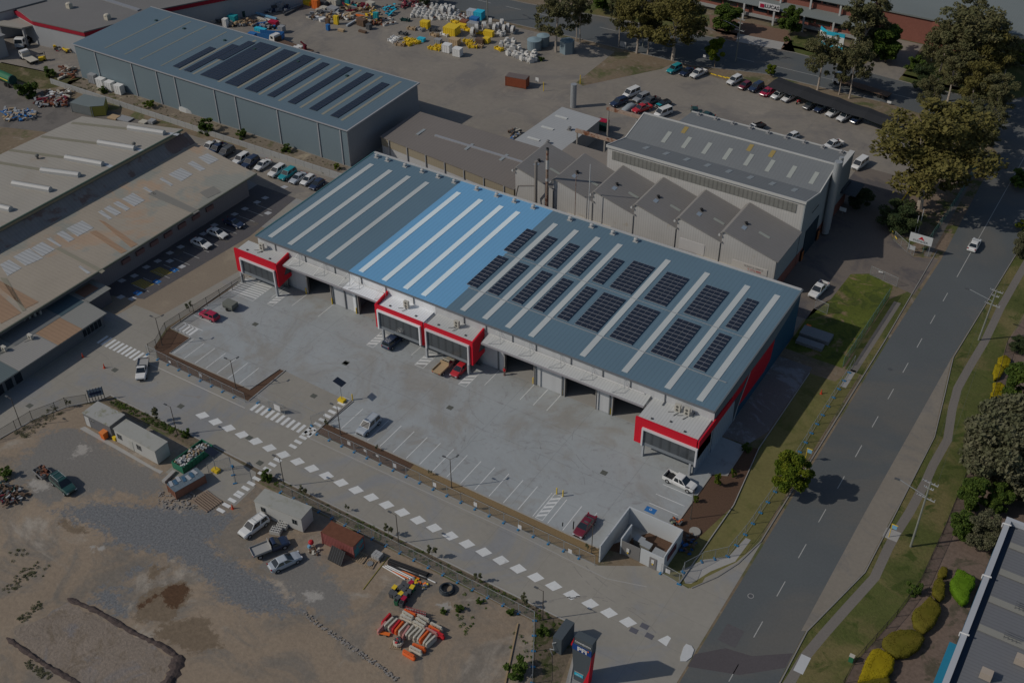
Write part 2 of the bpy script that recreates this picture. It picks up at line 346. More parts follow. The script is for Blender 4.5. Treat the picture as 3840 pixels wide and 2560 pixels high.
# spoil bank rows in the corner of the site
BANK = mat('spoil', (.085, .065, .06), .95, n=.6, ns=3, bump=1)
def bank(name, cl, w_, h_, mtl, seed=1):
    r = random.Random(seed); mb = MB(); rs = []
    pts = []
    for i in range(len(cl)-1):
        a, b = Vector(cl[i]), Vector(cl[i+1]); k = max(2, int((b-a).length/.5))
        pts += [a.lerp(b, q/k) for q in range(k)]
    pts.append(Vector(cl[-1]))
    for i, p in enumerate(pts):
        d = (pts[min(i+1, len(pts)-1)]-pts[max(i-1, 0)]).normalized(); nn = Vector((-d.y, d.x)); ww = w_*r.uniform(.6, 1.1); hh = h_*r.uniform(.4, 1.1)
        if i in (0, len(pts)-1): ww *= .4; hh *= .3
        rs.append([(p.x+nn.x*ww*a, p.y+nn.y*ww*a, .002+hh*b*r.uniform(.7, 1.2) if b else -.02) for a, b in ((-.5, 0), (-.3, .6), (0, 1), (.25, .7), (.5, 0))])
    mb.rings(rs, cap=True)
    return mb.build(name, mtl, kind='structure')
bank('spoil_bank', V2((0, 3, 620, 790), (0, 3, 900, 910), (0, 3, 1240, 1110), (0, 3, 1500, 1230), (0, 3, 1640, 1330)), 1.0, .35, BANK, 1)
bank('spoil_bank', V2((0, 3, 1650, 1310), (0, 3, 1600, 1480), (0, 3, 1500, 1640)), 2.2, .55, BANK, 2)
bank('spoil_bank', V2((0, 3, 60, 1150), (0, 3, 200, 1250), (0, 3, 420, 1400), (0, 3, 700, 1560), (0, 3, 900, 1700)), .9, .35, BANK, 3)
sheet('graded_pad', V2((0, 3, 130, 1100), (0, 3, 620, 830), (0, 3, 1240, 1140), (0, 3, 1580, 1330), (0, 3, 1480, 1640), (0, 3, 800, 1640), (0, 3, 300, 1330)), 2, mat('graded_fill', (.255, .21, .17), .95, n=.4, ns=2.2, big=.15, bs=.2, c2=((.20, .16, .12), .25, .5, .66, 2), c3=((.22, .20, .19), .12, .52, .64, 1), bump=1), wob=(1.0, .35, 6))
# concrete yards and drives
sheet('driveway', [(-175, 60), (-142.4, 60), (-142.2, 69), (-141.4, 75), (-139.3, 80), (-136, 84), (-135.2, 85.9), (-46.5, 86.2), (-43.6, 83.5), (-38, 66), (-29.6, 66), (-29.6, 113), (-30.8, 107.9), (-32.5, 103.2), (-35, 100), (-41, 101), (-47.6, 97), (-99.8, 97.1), (-99.9, 106.6), (-114.4, 106.6), (-114.5, 97.1), (-136, 97.1), (-139, 99.5), (-141.2, 104.5), (-140.2, 118), (-139.3, 126), (-137.5, 163), (-175, 163)], 1, CONC_D)
sheet('pavement', [(-162, 102), (-151.8, 102.2), (-151.4, 106.3), (-144.7, 106.5), (-142.1, 128.2), (-139.5, 140), (-151.1, 139.0), (-151, 151.5), (-162, 151.5)], 2, ASPH_B)
sheet('pavement', [(-162, 104), (-151.2, 108.5), (-149.2, 135), (-151.1, 151.5), (-162, 151.5)], 3, ASPH_D)
sheet('car_park', [(-139.6, 123.5), (-140.3, 104.6), (-135.3, 104.4), (-135.1, 99.4), (-116.3, 99.5), (-116.1, 101), (-115.7, 106.2), (-114.6, 106.4), (-102.3, 106), (-99.6, 106.3), (-99.7, 99.8), (-49, 99.8), (-41.6, 110), (-41.5, 122.4), (-39.4, 123.3), (-39.6, 131), (-44, 131), (-138, 126.6)], 2, CONC_N)
sheet('garden_bed', [(-139.6, 122.8), (-140.7, 104.6), (-138.9, 99.2), (-135.4, 97.1), (-114.6, 97.2), (-114.6, 106.4), (-115.7, 106.2), (-116.4, 99.4), (-135.2, 99.2), (-135.4, 104.3), (-140.2, 104.4)], 3, G_MULCH)
sheet('garden_bed', [(-99.9, 97.2), (-82, 97.1), (-82, 99.6), (-99.6, 99.7), (-99.4, 106.4), (-100, 106.4)], 3, G_MULCH)
sheet('garden_bed', [(-82, 97.1), (-47.8, 97.2), (-49.1, 99.7), (-82, 99.6)], 3, G_TAN)
sheet('garden_bed', [(-49, 100), (-41.6, 110), (-41.4, 122.3), (-39.3, 123.2), (-39.5, 131), (-37.6, 131.6), (-36, 118), (-38, 108), (-40.5, 102)], 3, G_MULCH)
sheet('garden_bed', [(-139.2, 80), (-135.4, 84.1), (-50.4, 83.9), (-45.3, 75), (-44.4, 60), (-38.3, 60), (-43.7, 83.3), (-46.6, 86), (-135.2, 85.8)], 2, mat('planted_verge', (.15, .12, .085), .95, n=.6, ns=2.5, c2=((.07, .075, .03), .5, .5, .6), bump=.5))
sheet('lawn', [(-40.5, 102), (-38, 108), (-36, 118), (-37.5, 131.5), (-37.5, 153.7), (-33, 153.9), (-31.9, 158), (-30.1, 158), (-30.2, 113.5), (-31, 107.7), (-34.7, 100.2), (-39.5, 100.6)], 2, G_GRASS3)
sheet('footpath', [(-35.7, 100.6), (-37.3, 102.3), (-35.3, 106), (-32.6, 108.2), (-31.9, 113), (-31.1, 113), (-31.4, 108), (-33.6, 104.5), (-35, 101)], 3, CONC_P)
sheet('gravel_strip', [(-43.8, 131.3), (-39.6, 131.3), (-37.9, 136), (-37.6, 155.4), (-43.8, 155.4)], 2, mat('gravel_strip', (.19, .17, .16), .95, n=.4, ns=4, c2=((.26, .26, .27), .15, .5, .56)))
sheet('lawn', [(-41.5, 186.3), (-38.5, 188.2), (-33.4, 186.7), (-32.8, 182.4), (-33.2, 158), (-43.6, 158), (-43.6, 171.8), (-41.9, 176.4)], 2, G_GRASS2)
sheet('lawn', [(-30.5, 186.3), (-29.4, 185.9), (-29.6, 158), (-32.8, 158), (-32.7, 182)], 3, G_GRASS)
sheet('driveway', [(-54, 168), (-43.6, 168), (-41.9, 176.4), (-41.5, 186.3), (-38.5, 188.4), (-33.2, 187), (-29.2, 185.9), (-28.6, 200.3), (-33, 198.5), (-38.7, 202.9), (-41.2, 207.2), (-41.7, 217), (-41.6, 228), (-54, 228)], 2, mat('old_drive', (.17, .145, .125), .92, n=.2, ns=2, c2=((.11, .10, .10), .08, .5, .62)))
sheet('garden_bed', [(-41.7, 217), (-41.5, 240), (-31.2, 246), (-28.2, 241), (-28.6, 200.5), (-33, 198.7), (-38.7, 203.1), (-41.1, 207.2)], 3, mat('bark_garden', (.20, .15, .11), .95, n=.5, ns=1.8, c2=((.09, .10, .03), .2, .5, .6)))
sheet('yard', [(-262, 158), (-228, 163.5), (-137.5, 162.8), (-44, 162.8), (-44, 168), (-54, 168), (-54, 228), (-41.6, 228), (-44, 243), (-60, 250), (-113, 253.5), (-125.5, 253), (-144, 253.5), (-200, 252), (-262, 252), (-330, 230), (-330, 160)], 1, CONC_Y)
sheet('grass_island', [(-128.2, 231.6), (-125.9, 230.8), (-113.5, 250), (-112.7, 253.2), (-102.7, 254.7), (-60, 250.2), (-50.3, 245.9), (-44, 243), (-36, 255), (-100, 256), (-128.8, 255)], 2, G_DRY)
sheet('planting_strip', [(-238, 165), (-236.5, 161.8), (-150, 164.4), (-150, 168), (-236.8, 168)], 2, mat('weedy_gravel', (.20, .165, .125), .95, n=.5, ns=1.8, c2=((.10, .10, .045), .3, .55, .65), c3=((.34, .29, .21), .12, .55, .65)))
sheet('weedy_bank', [(-262, 158.5), (-240, 158), (-236, 164), (-236.5, 168), (-246, 166), (-262, 163.5)], 2, mat('weeds', (.085, .085, .03), .95, n=.6, ns=1.5, c2=((.19, .15, .09), .15, .5, .62), bump=1))
sheet('parking_strip', [(-192, 160.3), (-186, 155), (-162.3, 151.5), (-151, 151.5), (-139.5, 152), (-139.5, 163), (-160, 161.5)], 3, CONC_Y)
# roads
sheet('road', [(-29.6, 30), (-18.5, 30), (-18.5, 102), (-18.7, 127), (-18, 170.8), (-16.4, 208), (-15, 240), (-14, 262), (-14, 400), (-28, 400), (-28.6, 285), (-36, 275), (-55, 274.6), (-88, 277), (-106, 275.2), (-138.8, 272.2), (-165.5, 269), (-194, 268), (-300, 268), (-300, 254.5), (-162, 254.9), (-143.6, 255.6), (-107.9, 256.1), (-89.9, 261.3), (-60, 261.4), (-36, 258), (-29.5, 250), (-28.2, 200), (-28.9, 169)], 4, ASPH)
sheet('road_shoulder', [(-18, 170.8), (-16.5, 160.4), (-14.9, 148.9), (-14.9, 135.1), (-15.1, 128), (-15.2, 115.8), (-18.4, 101.8), (-19, 101.5), (-18.8, 127)], 5, SHOULD)
sheet('road_shoulder', [(-29.6, 66), (-29.6, 97.5), (-29.6, 114), (-31.2, 108), (-33.8, 103), (-33, 84)], 3, CONC_D)
sheet('lawn', [(-18.4, 30), (-18.4, 101.6), (-15.1, 115.8), (-14.9, 128), (-14.8, 148.9), (-16.4, 160.4), (-17.9, 171), (-16.3, 208), (-13.2, 262), (-4, 262), (-9.5, 206), (-10.9, 180), (-9.1, 161), (-8, 145), (-7.9, 117), (-8.9, 110.6), (-11.2, 100), (-11.5, 88), (-12.5, 30)], 1, G_GRASS)
sheet('footpath', ribbon([(-18.5, 84), (-17.3, 92.9), (-17.1, 97.6), (-16.2, 102.8), (-15.1, 108.4), (-13.6, 115.7), (-13.7, 122), (-13.6, 125.5), (-13.2, 130.6), (-13, 137.9), (-13.1, 142.6), (-12.8, 149.5), (-14.2, 157.3), (-14.9, 163.1), (-14.7, 170), (-14.3, 178.5), (-14.4, 190.6), (-13.9, 205.6), (-13, 230), (-11, 262)], 1.35), 2, PATHM)
sheet('footpath', rect(-17.6, -16.3, 95.0, 98.0), 3, mat('fresh_path_slab', (.50, .51, .52), .8, n=.05))
sheet('footpath', rect(-15.3, -13.0, 123.8, 125.9), 3, CONC_P)
sheet('footpath', [(-31.7, 182), (-31.9, 158), (-30.7, 158), (-30.4, 182)], 4, PATHM)
sheet('footpath', rect(-31.9, -30.9, 153.2, 158.5), 4, CONC_P)
sheet('footpath', [(-31.5, 200), (-32.5, 240), (-31.3, 240), (-30.3, 200)], 4, PATHM)
sheet('far_footpath', [(-147, 279.5), (-88, 281.5), (-42, 278.5), (-42, 277), (-88, 280), (-147, 278)], 1, PATHM)
sheet('office_forecourt', [(-106, 275.4), (-88, 277.2), (-95, 290), (-118, 289), (-114, 281)], 1, mat('forecourt', (.19, .12, .085), .92, n=.3, ns=2))
sheet('office_driveway', [(-104, 275.6), (-92, 277), (-93, 282), (-106, 281)], 2, CONC_P)
sheet('office_driveway', [(-70, 276.2), (-60, 275.2), (-61, 300), (-70, 300)], 2, CONC_Y)
sheet('lawn', [(-92, 277.4), (-70.2, 276.4), (-70.2, 288), (-92, 288)], 1, G_GRASS)
sheet('lawn', [(-60, 275.3), (-36, 275.2), (-29, 285), (-29, 330), (-60, 300)], 1, G_GRASS)
sheet('lawn', [(-150, 272.2), (-118, 274.8), (-118, 288), (-150, 284)], 1, G_GRASS)
sheet('lawn', [(-14, 262), (-4, 262), (40, 262), (40, 320), (-13.8, 320)], 1, G_GRASS2)
sheet('side_road', [(-50, 330), (-36, 300), (-28, 300), (-28, 400), (-60, 400)], 2, CONC_Y)
sheet('planted_yard', [(-10.8, 180), (-9.1, 161), (-8, 145), (-7.9, 117), (-8.9, 110.6), (-11.2, 100), (-11.5, 60), (20, 60), (20, 250), (-5, 250)], 1, mat('leaf_litter', (.17, .125, .10), .95, n=.5, ns=2, c2=((.10, .085, .06), .3, .52, .62)))
sheet('west_yard', [(-330, 158), (-262, 163), (-246, 165.6), (-240, 168), (-240, 205), (-330, 205)], 2, CONC_Y)
sheet('west_track', [(-260, 130), (-208, 148), (-192, 160), (-240, 158), (-262, 156)], 1, mat('track_asphalt', (.17, .155, .14), .92, n=.2, ns=2, c2=((.13, .12, .11), .1, .5, .6)))

# kerbs: one real low step each
KERB = mat('kerb_concrete', (.36, .35, .33), .85, n=.1, ns=3)
def kerb(cl, w_=.3, h_=.12, mtl=None, name='kerb'):
    mb = MB(); o = ribbon(cl, w_); n = len(cl)
    for i in range(n-1):
        a, b, c, d = o[i], o[i+1], o[2*n-2-i], o[2*n-1-i]
        z = h_
        mb._add([(*a, 0), (*b, 0), (*c, 0), (*d, 0), (*a, z), (*b, z), (*c, z), (*d, z)], [(4, 5, 6, 7), (0, 1, 5, 4), (2, 3, 7, 6), (0, 4, 7, 3), (1, 2, 6, 5)])
    return mb.build(name, mtl or KERB, kind='structure')
ROADKERB = mat('old_kerb', (.25, .24, .225), .9, n=.2, ns=2)
kerb([(-142.3, 69), (-141.4, 75), (-139.3, 79.9), (-136, 84), (-135.2, 85.9), (-46.5, 86.1), (-43.6, 83.5), (-40.5, 76), (-38.2, 60)], .2)
kerb([(-29.75, 203), (-29.4, 169), (-29.75, 113.5), (-30.9, 107.8), (-32.4, 104), (-34.6, 100.3)], .16, .12, ROADKERB)
kerb([(-18.4, 60), (-18.3, 101.8), (-15.05, 115.8), (-14.9, 128), (-14.75, 148.9), (-16.3, 160.4), (-17.8, 171), (-16.3, 208), (-13.6, 262)], .16, .12, ROADKERB)
kerb([(-162, 254.7), (-143.6, 255.4), (-107.9, 255.9), (-89.9, 261.1), (-60, 261.2)], .2, .12, ROADKERB)
kerb([(-194, 268.2), (-165.5, 269.2), (-138.8, 272.4), (-106, 275.4), (-88, 277.2), (-55, 274.8), (-36, 275.1)], .2, .12, ROADKERB)
for cl in ([(-140.3, 122), (-140.3, 104.6), (-135.2, 104.4), (-135.2, 99.35), (-116.3, 99.5), (-115.7, 106.3), (-114.6, 106.5), (-114.5, 97.2)], [(-99.95, 97.2), (-99.9, 106.4), (-99.55, 106.4), (-99.65, 99.75), (-49.1, 99.8)], [(-41.6, 110), (-41.5, 122.4), (-39.4, 123.3), (-39.5, 131)]):
    kerb(cl, .16, .13)
kerb([(-113.8, 95.5), (-136, 95.4)], .14, .02, mat('channel_edge', (.48, .46, .43), .8, n=.05), 'channel'); kerb([(-100, 95.6), (-60, 95.9), (-45.5, 95.5), (-40, 97.2)], .14, .02, M.get('x') or KERB, 'channel')
kerb([(-36.4, 100), (-36, 118), (-37.6, 131.6), (-37.5, 153.6)], .12, .2, None, 'garden_edging')
kerb([(-51.9, 82.2), (-47.7, 72), (-46.8, 60)], .2, .2, mat('timber_edging', (.34, .25, .15), .85, n=.2), 'garden_edging')

# painted markings
def marks(name, rects, level, mtl):
    mb = MB()
    for q in rects: mb._add([(p[0], p[1], level*.004) for p in q], [(0, 1, 2, 3)])
    return mb.build(name, mtl, kind='structure')
L_ = []
for x in [-97]+[-89.1+2.6*k for k in range(16)]:
    if x < -50.4: L_.append(rect(x-.06, x+.06, 100.1, 105.8))
L_.append(rect(-94.3, -94.2, 100.1, 105.8)); L_.append(rect(-91.7, -91.6, 100.1, 105.8))
for x in [-134.6+2.6*k for k in range(7)]: L_.append(rect(x-.06, x+.06, 99.7, 104.6))
for x in (-119.9, -76.1, -73.5, -70.9, -83.2, -104, -98.6, -131.2, -126.2): L_.append(rect(x-.06, x+.06, 121.5, 126.2))
for y in (116.4, 114, 111.8): L_.append(rect(-47, -42.2, y-.06, y+.06))
for y in (107.2, 109.8, 112.4): L_.append(rect(-139.7, -134.9, y-.06, y+.06))
def hatch(x0, x1, y0, y1, n, w_=.55, flip=1):
    out = [rect(x0, x0+.1, y0, y1), rect(x1-.1, x1, y0, y1), rect(x0+.1, x1-.1, y0, y0+.1), rect(x0+.1, x1-.1, y1-.1, y1)]
    st = (y1-y0)/n
    for k in range(n-1):
        y = y0+.25+k*st; out.append([(x0+.1, y+(st*.9 if flip < 0 else 0)), (x1-.1, y+(st*.9 if flip > 0 else 0)), (x1-.1, min(y1-.1, y+w_+(st*.9 if flip > 0 else 0))), (x0+.1, y+w_+(st*.9 if flip < 0 else 0))])
    return out
L_ += hatch(-96.6, -94.7, 119.6, 124.4, 5)+hatch(-87.2, -85.6, 119.4, 124.2, 5)+hatch(-130.6, -129.2, 119.6, 124.3, 5)+hatch(-139.7, -133.4, 118.8, 124.2, 8, .35)+hatch(-107.2, -105.6, 119.6, 124, 5)
L_ += hatch(-60.1, -58.8, 100.1, 106, 6, .5)+hatch(-139.6, -136.2, 104.9, 107.1, 1)
L_ += [rect(-138.9+k*.9, -138.5+k*.9, 104.9, 107.1) for k in range(4)]
marks('parking_bay_markings', L_, 3, LINE)
D_ = []
x = -118.5
while x < -32.5:
    if not (-38.3 < x < -35): D_.append([(x-1.15, 89.9), (x+.35, 89.6), (x+1.15, 90.9), (x-.35, 91.3)])
    x += 2.93
marks('centre_rumble_markings', D_, 2, LINE)
Z_ = [rect(-148.6+k*1.02, -148.05+k*1.02, 94.6, 97.0) for k in range(11)]+[rect(-112.9+k*1.12, -112.3+k*1.12, 95.6, 97.6) for k in range(12)]
Z_ += [rect(-101.6, -100.2, 80.2+k*1.22, 80.8+k*1.22) for k in range(22) if not 8 <= k <= 9]+[rect(-101.6, -100.2, 76+k*1.22, 76.6+k*1.22) for k in range(4)]
marks('crossing_markings', Z_, 5, LINE)
RL = [rect(-24.05, -23.93, y, y+3.1) for y in [64.5+8.15*k for k in range(16)]]+[rect(-24, -23.88, 196, 252)]
marks('road_centre_markings', RL, 5, LINE_F)
marks('road_centre_markings', [rect(x, x+5, 264.2+(x+170)*.03, 264.35+(x+170)*.03) for x in range(-190, -92, 10)]+[rect(-92, -50, 266.7, 266.85)], 5, LINE_F)
sheet('road_patch', [(-29.5, 90.5), (-26.5, 93.5), (-23, 94.2), (-18.6, 97.5), (-18.6, 94.8), (-23.2, 90.6), (-29.5, 88.2)], 5, ASPH_P)
sheet('road_patch', rect(-27.9, -25.4, 94.2, 97.4), 6, mat('square_patch', (.105, .10, .105), .9, n=.2))
marks('accessible_bay_marking', [rect(-47.0, -45.3, 110.0, 111.1)], 3, K('blue'))
text('o', .9, LINE, None, (-46.2, 110.6, .018), (0, 0, rad(180)), 'accessible_bay_symbol', depth=.001)['kind'] = 'structure'
for q in ((0, 1, 1265, 1122), (0, 1, 1440, 1020), (0, 1, 1600, 912)):
    p = T(*q); marks('accessible_bay_marking', [rect(p.x-.75, p.x+.75, p.y-.6, p.y+.6)], 4, K('blue'))
    o = text('o', .9, LINE, None, (p.x, p.y, .022), (0, 0, rad(-60)), 'accessible_bay_symbol', depth=.001); o['kind'] = 'structure'
for q in ((0, 1, 1310, 1040), (0, 1, 1480, 930)):
    p = T(*q); marks('shared_bay_hatching', [[(p.x-2+k*.45, p.y-1.1), (p.x-1.8+k*.45, p.y-1.1), (p.x-1.2+k*.45, p.y+1.1), (p.x-1.4+k*.45, p.y+1.1)] for k in range(8)], 4, YLINE)
LB = []
for q in ((0, 1, 1120, 1010), (0, 1, 1235, 965), (0, 1, 1345, 885), (0, 1, 1450, 830), (0, 1, 1560, 755), (0, 1, 1660, 700), (0, 1, 1110, 1160), (0, 1, 1215, 1175), (0, 1, 1560, 830), (0, 1, 1670, 880), (0, 1, 1870, 580), (0, 1, 1970, 500), (0, 1, 2155, 400), (0, 1, 2250, 350), (1, 1, 85, 250), (1, 1, 110, 390), (1, 1, 10, 290), (1, 1, 260, 150)):
    p = T(*q); LB.append([(p.x-.7, p.y-.55), (p.x+.5, p.y-.55), (p.x+.7, p.y+.55), (p.x-.5, p.y+.55)])
marks('white_path_slabs', LB, 4, mat('white_slab', (.42, .43, .45), .8, n=.1))
marks('parking_bay_markings', [rect(-156.6, -152.2, 110.6+k*2.65, 110.72+k*2.65) for k in range(14)]+[rect(-185.4+k*2.6, -185.3+k*2.6, 156.4, 160.6) for k in range(14)], 4, LINE_F)
# wear on the surfaces: tyre scuffs, long cracks, rusty water stains
SCUFF = mat('tyre_scuff', (.295, .305, .305), .9, n=.3, ns=3)
def arcs(name, lst, w_, level, mtl):
    mb = MB()
    for cx, cy, r_, a0, a1 in lst:
        k = 26
        for i in range(k):
            t0, t1 = rad(a0+(a1-a0)*i/k), rad(a0+(a1-a0)*(i+1)/k)
            if R.random() < .4: continue
            mb._add([(cx+(r_-w_)*math.cos(t0), cy+(r_-w_)*math.sin(t0), level*.004), (cx+r_*math.cos(t0), cy+r_*math.sin(t0), level*.004), (cx+r_*math.cos(t1), cy+r_*math.sin(t1), level*.004), (cx+(r_-w_)*math.cos(t1), cy+(r_-w_)*math.sin(t1), level*.004)], [(0, 1, 2, 3)])
    mb.build(name, mtl, kind='structure')
arcs('tyre_marks', [(-88, 104, 9, 10, 130), (-88, 104, 10.6, 10, 120), (-64, 106, 8, 30, 170), (-64, 106, 9.7, 40, 160), (-76, 122, 9, 190, 300), (-110, 108, 8, 20, 150), (-120, 121, 10, 200, 320), (-56, 122, 9, 180, 290), (-72, 110, 6, 0, 200), (-95, 116, 7, 0, 150), (-104, 112, 11, 250, 350), (-80, 113, 5, 100, 330)], .13, 4, SCUFF)
arcs('tyre_marks', [(-42, 108, 14, 200, 285), (-42, 108, 15.6, 205, 280), (-40, 80, 13, 60, 150), (-41, 81, 11.4, 60, 160), (-128, 104, 12, 220, 300), (-146, 84, 9, 20, 120)], .16, 2, mat('drive_scuff', (.262, .246, .222), .9, n=.3, ns=3))
# ---------------------------------------------------------------- main warehouse
ROOFB = mat('blue_grey_roofing', (.128, .205, .262), .55, n=.10, ns=6, big=.08, stripe=('x', .76, .08), metal=.0)
ROOF_LIT = mat('painted_highlight_roofing', (.17, .40, .64), .55, n=.10, ns=6, big=.05, stripe=('x', .76, .08))  # spotlight brightening painted in; the sheeting itself is blue grey like its neighbours
SKYL = mat('skylight_sheet', (.52, .55, .54), .5, n=.06, ns=5, stripe=('x', .3, .06))
SKYL_LIT = mat('painted_highlight_skylight', (.78, .88, .90), .5, n=.06, ns=5, stripe=('x', .3, .06))  # same skylight sheet, with the middle unit's highlight painted into its colour
WALLW = mat('white_panel_wall', (.50, .51, .52), .75, n=.04, ns=1, big=.05, stripe=('x', 3.0, .05))
WALL_LIT = mat('painted_highlight_wall', (.76, .78, .80), .75, n=.04, ns=1, stripe=('x', 3.0, .04))  # same panel wall, lightened in base colour to carry the highlight
WHROOF = mat('white_sheet_roof', (.52, .53, .52), .6, n=.07, ns=3, big=.05, bs=.3, stripe=('x', .5, .12))
WHROOF_LIT = mat('painted_highlight_white_roof', (.78, .80, .82), .6, n=.05, ns=3, stripe=('x', .5, .12))  # same white sheeting, highlight put in as a paler base colour
REDP = mat('red_cladding', (.60, .008, .025), .5, n=.06, ns=2, stripe=('x', .4, .05))
TINT = mat('tinted_facade_glass', (.07, .08, .09), .2, n=.2, ns=.8, spec=.6, stripe=('x', 1.5, .3))
PVM = mat('solar_panel', (.020, .026, .042), .22, n=.15, ns=2, spec=.6)
PVF = mat('panel_frame', (.34, .35, .37), .5, n=.05)
DARKIN = mat('dark_interior', (.03, .033, .045), .9, n=.2, ns=3)
GUT = mat('gutter', (.16, .17, .18), .6, n=.1)
rz = lambda x, y: 9.25+(y-126.3)*.02
W_ = thing('warehouse', 'long multi unit warehouse with blue grey roof, solar panel rows and red entrance boxes', 'warehouse', (-90.6, 126, 0))
for (a, b, m_) in ((-137.4, -115.2, ROOFB), (-115.2, -93.9, ROOF_LIT), (-93.9, -43.7, ROOFB)):
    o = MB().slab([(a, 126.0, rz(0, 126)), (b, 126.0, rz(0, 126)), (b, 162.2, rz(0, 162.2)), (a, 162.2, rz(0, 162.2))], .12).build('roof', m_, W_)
    if m_ is ROOF_LIT: o['label'] = 'roof section of the middle unit, highlight painted in as brighter blue'
mb = MB(); doors = [(-126, -120.3), (-113.8, -107.6), (-82, -76.2), (-70.1, -64.3), (-61.1, -55.5)]
mbB = MB()
for a, b in ((-137.4, -126), (-120.3, -115.2), (-96.4, -82), (-76.2, -70.1), (-64.3, -61.1), (-55.5, -43.8)): mb.box(a, b, 126.3, 126.55, 0, 9.1)
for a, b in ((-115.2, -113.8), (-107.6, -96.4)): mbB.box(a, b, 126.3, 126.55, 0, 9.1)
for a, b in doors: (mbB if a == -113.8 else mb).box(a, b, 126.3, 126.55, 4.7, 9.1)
mb.box(-137.4, -137.15, 126.55, 162.2, 0, 9.05)
mb.prism(rect(-137.15, -43.8, 161.95, 162.2), 0, 9.7)
mb.build('wall', WALLW, W_); mbB.build('wall', WALL_LIT, W_)
# right side wall with graphic
BLUES = mat('dark_blue_cladding', (.02, .085, .15), .6, n=.08, stripe=('y', .4, .1)); GREYS = mat('grey_panel', (.16, .19, .21), .7, n=.05); DGREYS = mat('charcoal_panel', (.075, .085, .10), .7, n=.05)
prof = [(126.55, 0), (162.2, 0), (162.2, rz(0, 162.2)-.1), (126.55, 9.1)]
MB().xprof(prof, -43.95, -43.75).build('side_wall', BLUES, W_)
def sidep(name, pts, x0, m_): MB().xprof(pts, x0, x0+.03).build(name, m_, W_)
sidep('cladding_panel', [(126.6, 6.9), (139.8, 6.8), (150.5, 6.6), (156, 7.6), (162, 9.0), (162, 9.8), (126.6, 9.0)], -43.75, GREYS)
sidep('cladding_panel', [(126.6, 5.2), (137.6, 5.1), (139.9, 6.85), (126.6, 6.9)], -43.75, REDP)
sidep('cladding_panel', [(136.7, 2.2), (140.5, 6.75), (151.2, 6.5), (150.4, 2.8), (147.9, 1.7), (139.2, 1.9)], -43.75, REDP)
sidep('cladding_panel', [(137.6, 5.05), (139.9, 6.7), (140.3, 6.7), (136.4, 2.2), (135.1, .0), (134.9, 2.2), (134.9, 4.8)], -43.75, DGREYS)
sidep('cladding_panel', [(135.2, 0), (136.4, 2.2), (140.25, 6.8), (140.6, 6.8), (136.8, 2.2), (135.9, 0)], -43.71, mat('pale_stripe', (.42, .45, .46), .7))
sidep('cladding_panel', [(126.6, 0), (135.1, 0), (134.8, 4.9), (132.6, 5.2), (126.6, 5.2)], -43.74, mat('ribbed_pale_cladding', (.36, .42, .47), .6, n=.05, stripe=('y', .8, .25)))
MB().slab([(-43.8, 125.9, 9.32), (-43.55, 125.9, 9.32), (-43.55, 162.5, 10.05), (-43.8, 162.5, 10.05)], .3).build('barge_capping', P('slate_capping', (.13, .15, .165)), W_); MB().slab([(-137.6, 125.9, 9.3), (-137.3, 125.9, 9.3), (-137.3, 162.5, 10.05), (-137.6, 162.5, 10.05)], .25).build('barge_capping', P('teal_capping', (.06, .15, .17)), W_)
MB().box(-137.4, -43.7, 125.75, 126.0, 9.08, 9.24).build('gutter', GUT, W_)
MB().box(-137.3, -43.8, 162.0, 162.5, 9.85, 10.12).build('parapet', mat('pale_capping', (.46, .46, .45), .7), W_)
for x, y in ((-135.2, 158.1), (-130.4, 158.1), (-125.8, 158.1), (-121.2, 158.1), (-113.6, 158.2), (-108.4, 158.2), (-103.7, 158.3), (-99.8, 158.2), (-91.5, 158.3), (-87, 158.4), (-82.4, 158.4), (-77.8, 158.5), (-68, 158.5), (-60.3, 158.5), (-52.7, 158.6), (-47.2, 158.7)):
    MB().slab([(x-.1, 127, rz(0, 127)+.06), (x+.95, 127, rz(0, 127)+.06), (x+.95, y, rz(0, y)+.06), (x-.1, y, rz(0, y)+.06)], .07).build('skylight', SKYL_LIT if -115 < x < -95 else SKYL, W_)
def solar(par, x0, y0, cols, rows, zf, cw=2.13, rh=1.04, h_=.16, fr=None):
    mb = MB(); z = zf
    for c in range(cols):
        xa = x0+c*cw
        mb.slab([(xa, y0, z(0, y0)+h_), (xa+cw-.04, y0, z(0, y0)+h_), (xa+cw-.04, y0+rows*rh, z(0, y0+rows*rh)+h_), (xa, y0+rows*rh, z(0, y0+rows*rh)+h_)], .05, 1)
        for r_ in range(rows):
            ya, yb = y0+r_*rh+.045, y0+(r_+1)*rh-.045
            for k in range(2):
                xb = xa+.03+k*(cw/2-.01); xc = xb+cw/2-.05
                mb.quad((xb, ya, z(0, ya)+h_+.012), (xc, ya, z(0, ya)+h_+.012), (xc, yb, z(0, yb)+h_+.012), (xb, yb, z(0, yb)+h_+.012))
    return mb.build('solar_array', [PVM, fr or PVF], par)
for x in (-94.8, -90.3, -85.6, -81.1, -76.3): solar(W_, x, 145.7, 1, 8, rz)
for x in (-72.8, -66.1, -58.5): solar(W_, x, 145.7, 2, 9, rz)
solar(W_, -50.9, 145.8, 1, 9, rz)
for x in (-94.7, -90.3, -85.4, -81.1, -76.3): solar(W_, x, 133.5, 1, 10, rz)
for x in (-72.8, -66.2, -58.6): solar(W_, x, 133.5, 2, 10, rz)
solar(W_, -51, 133.5, 1, 10, rz)
mb = MB()
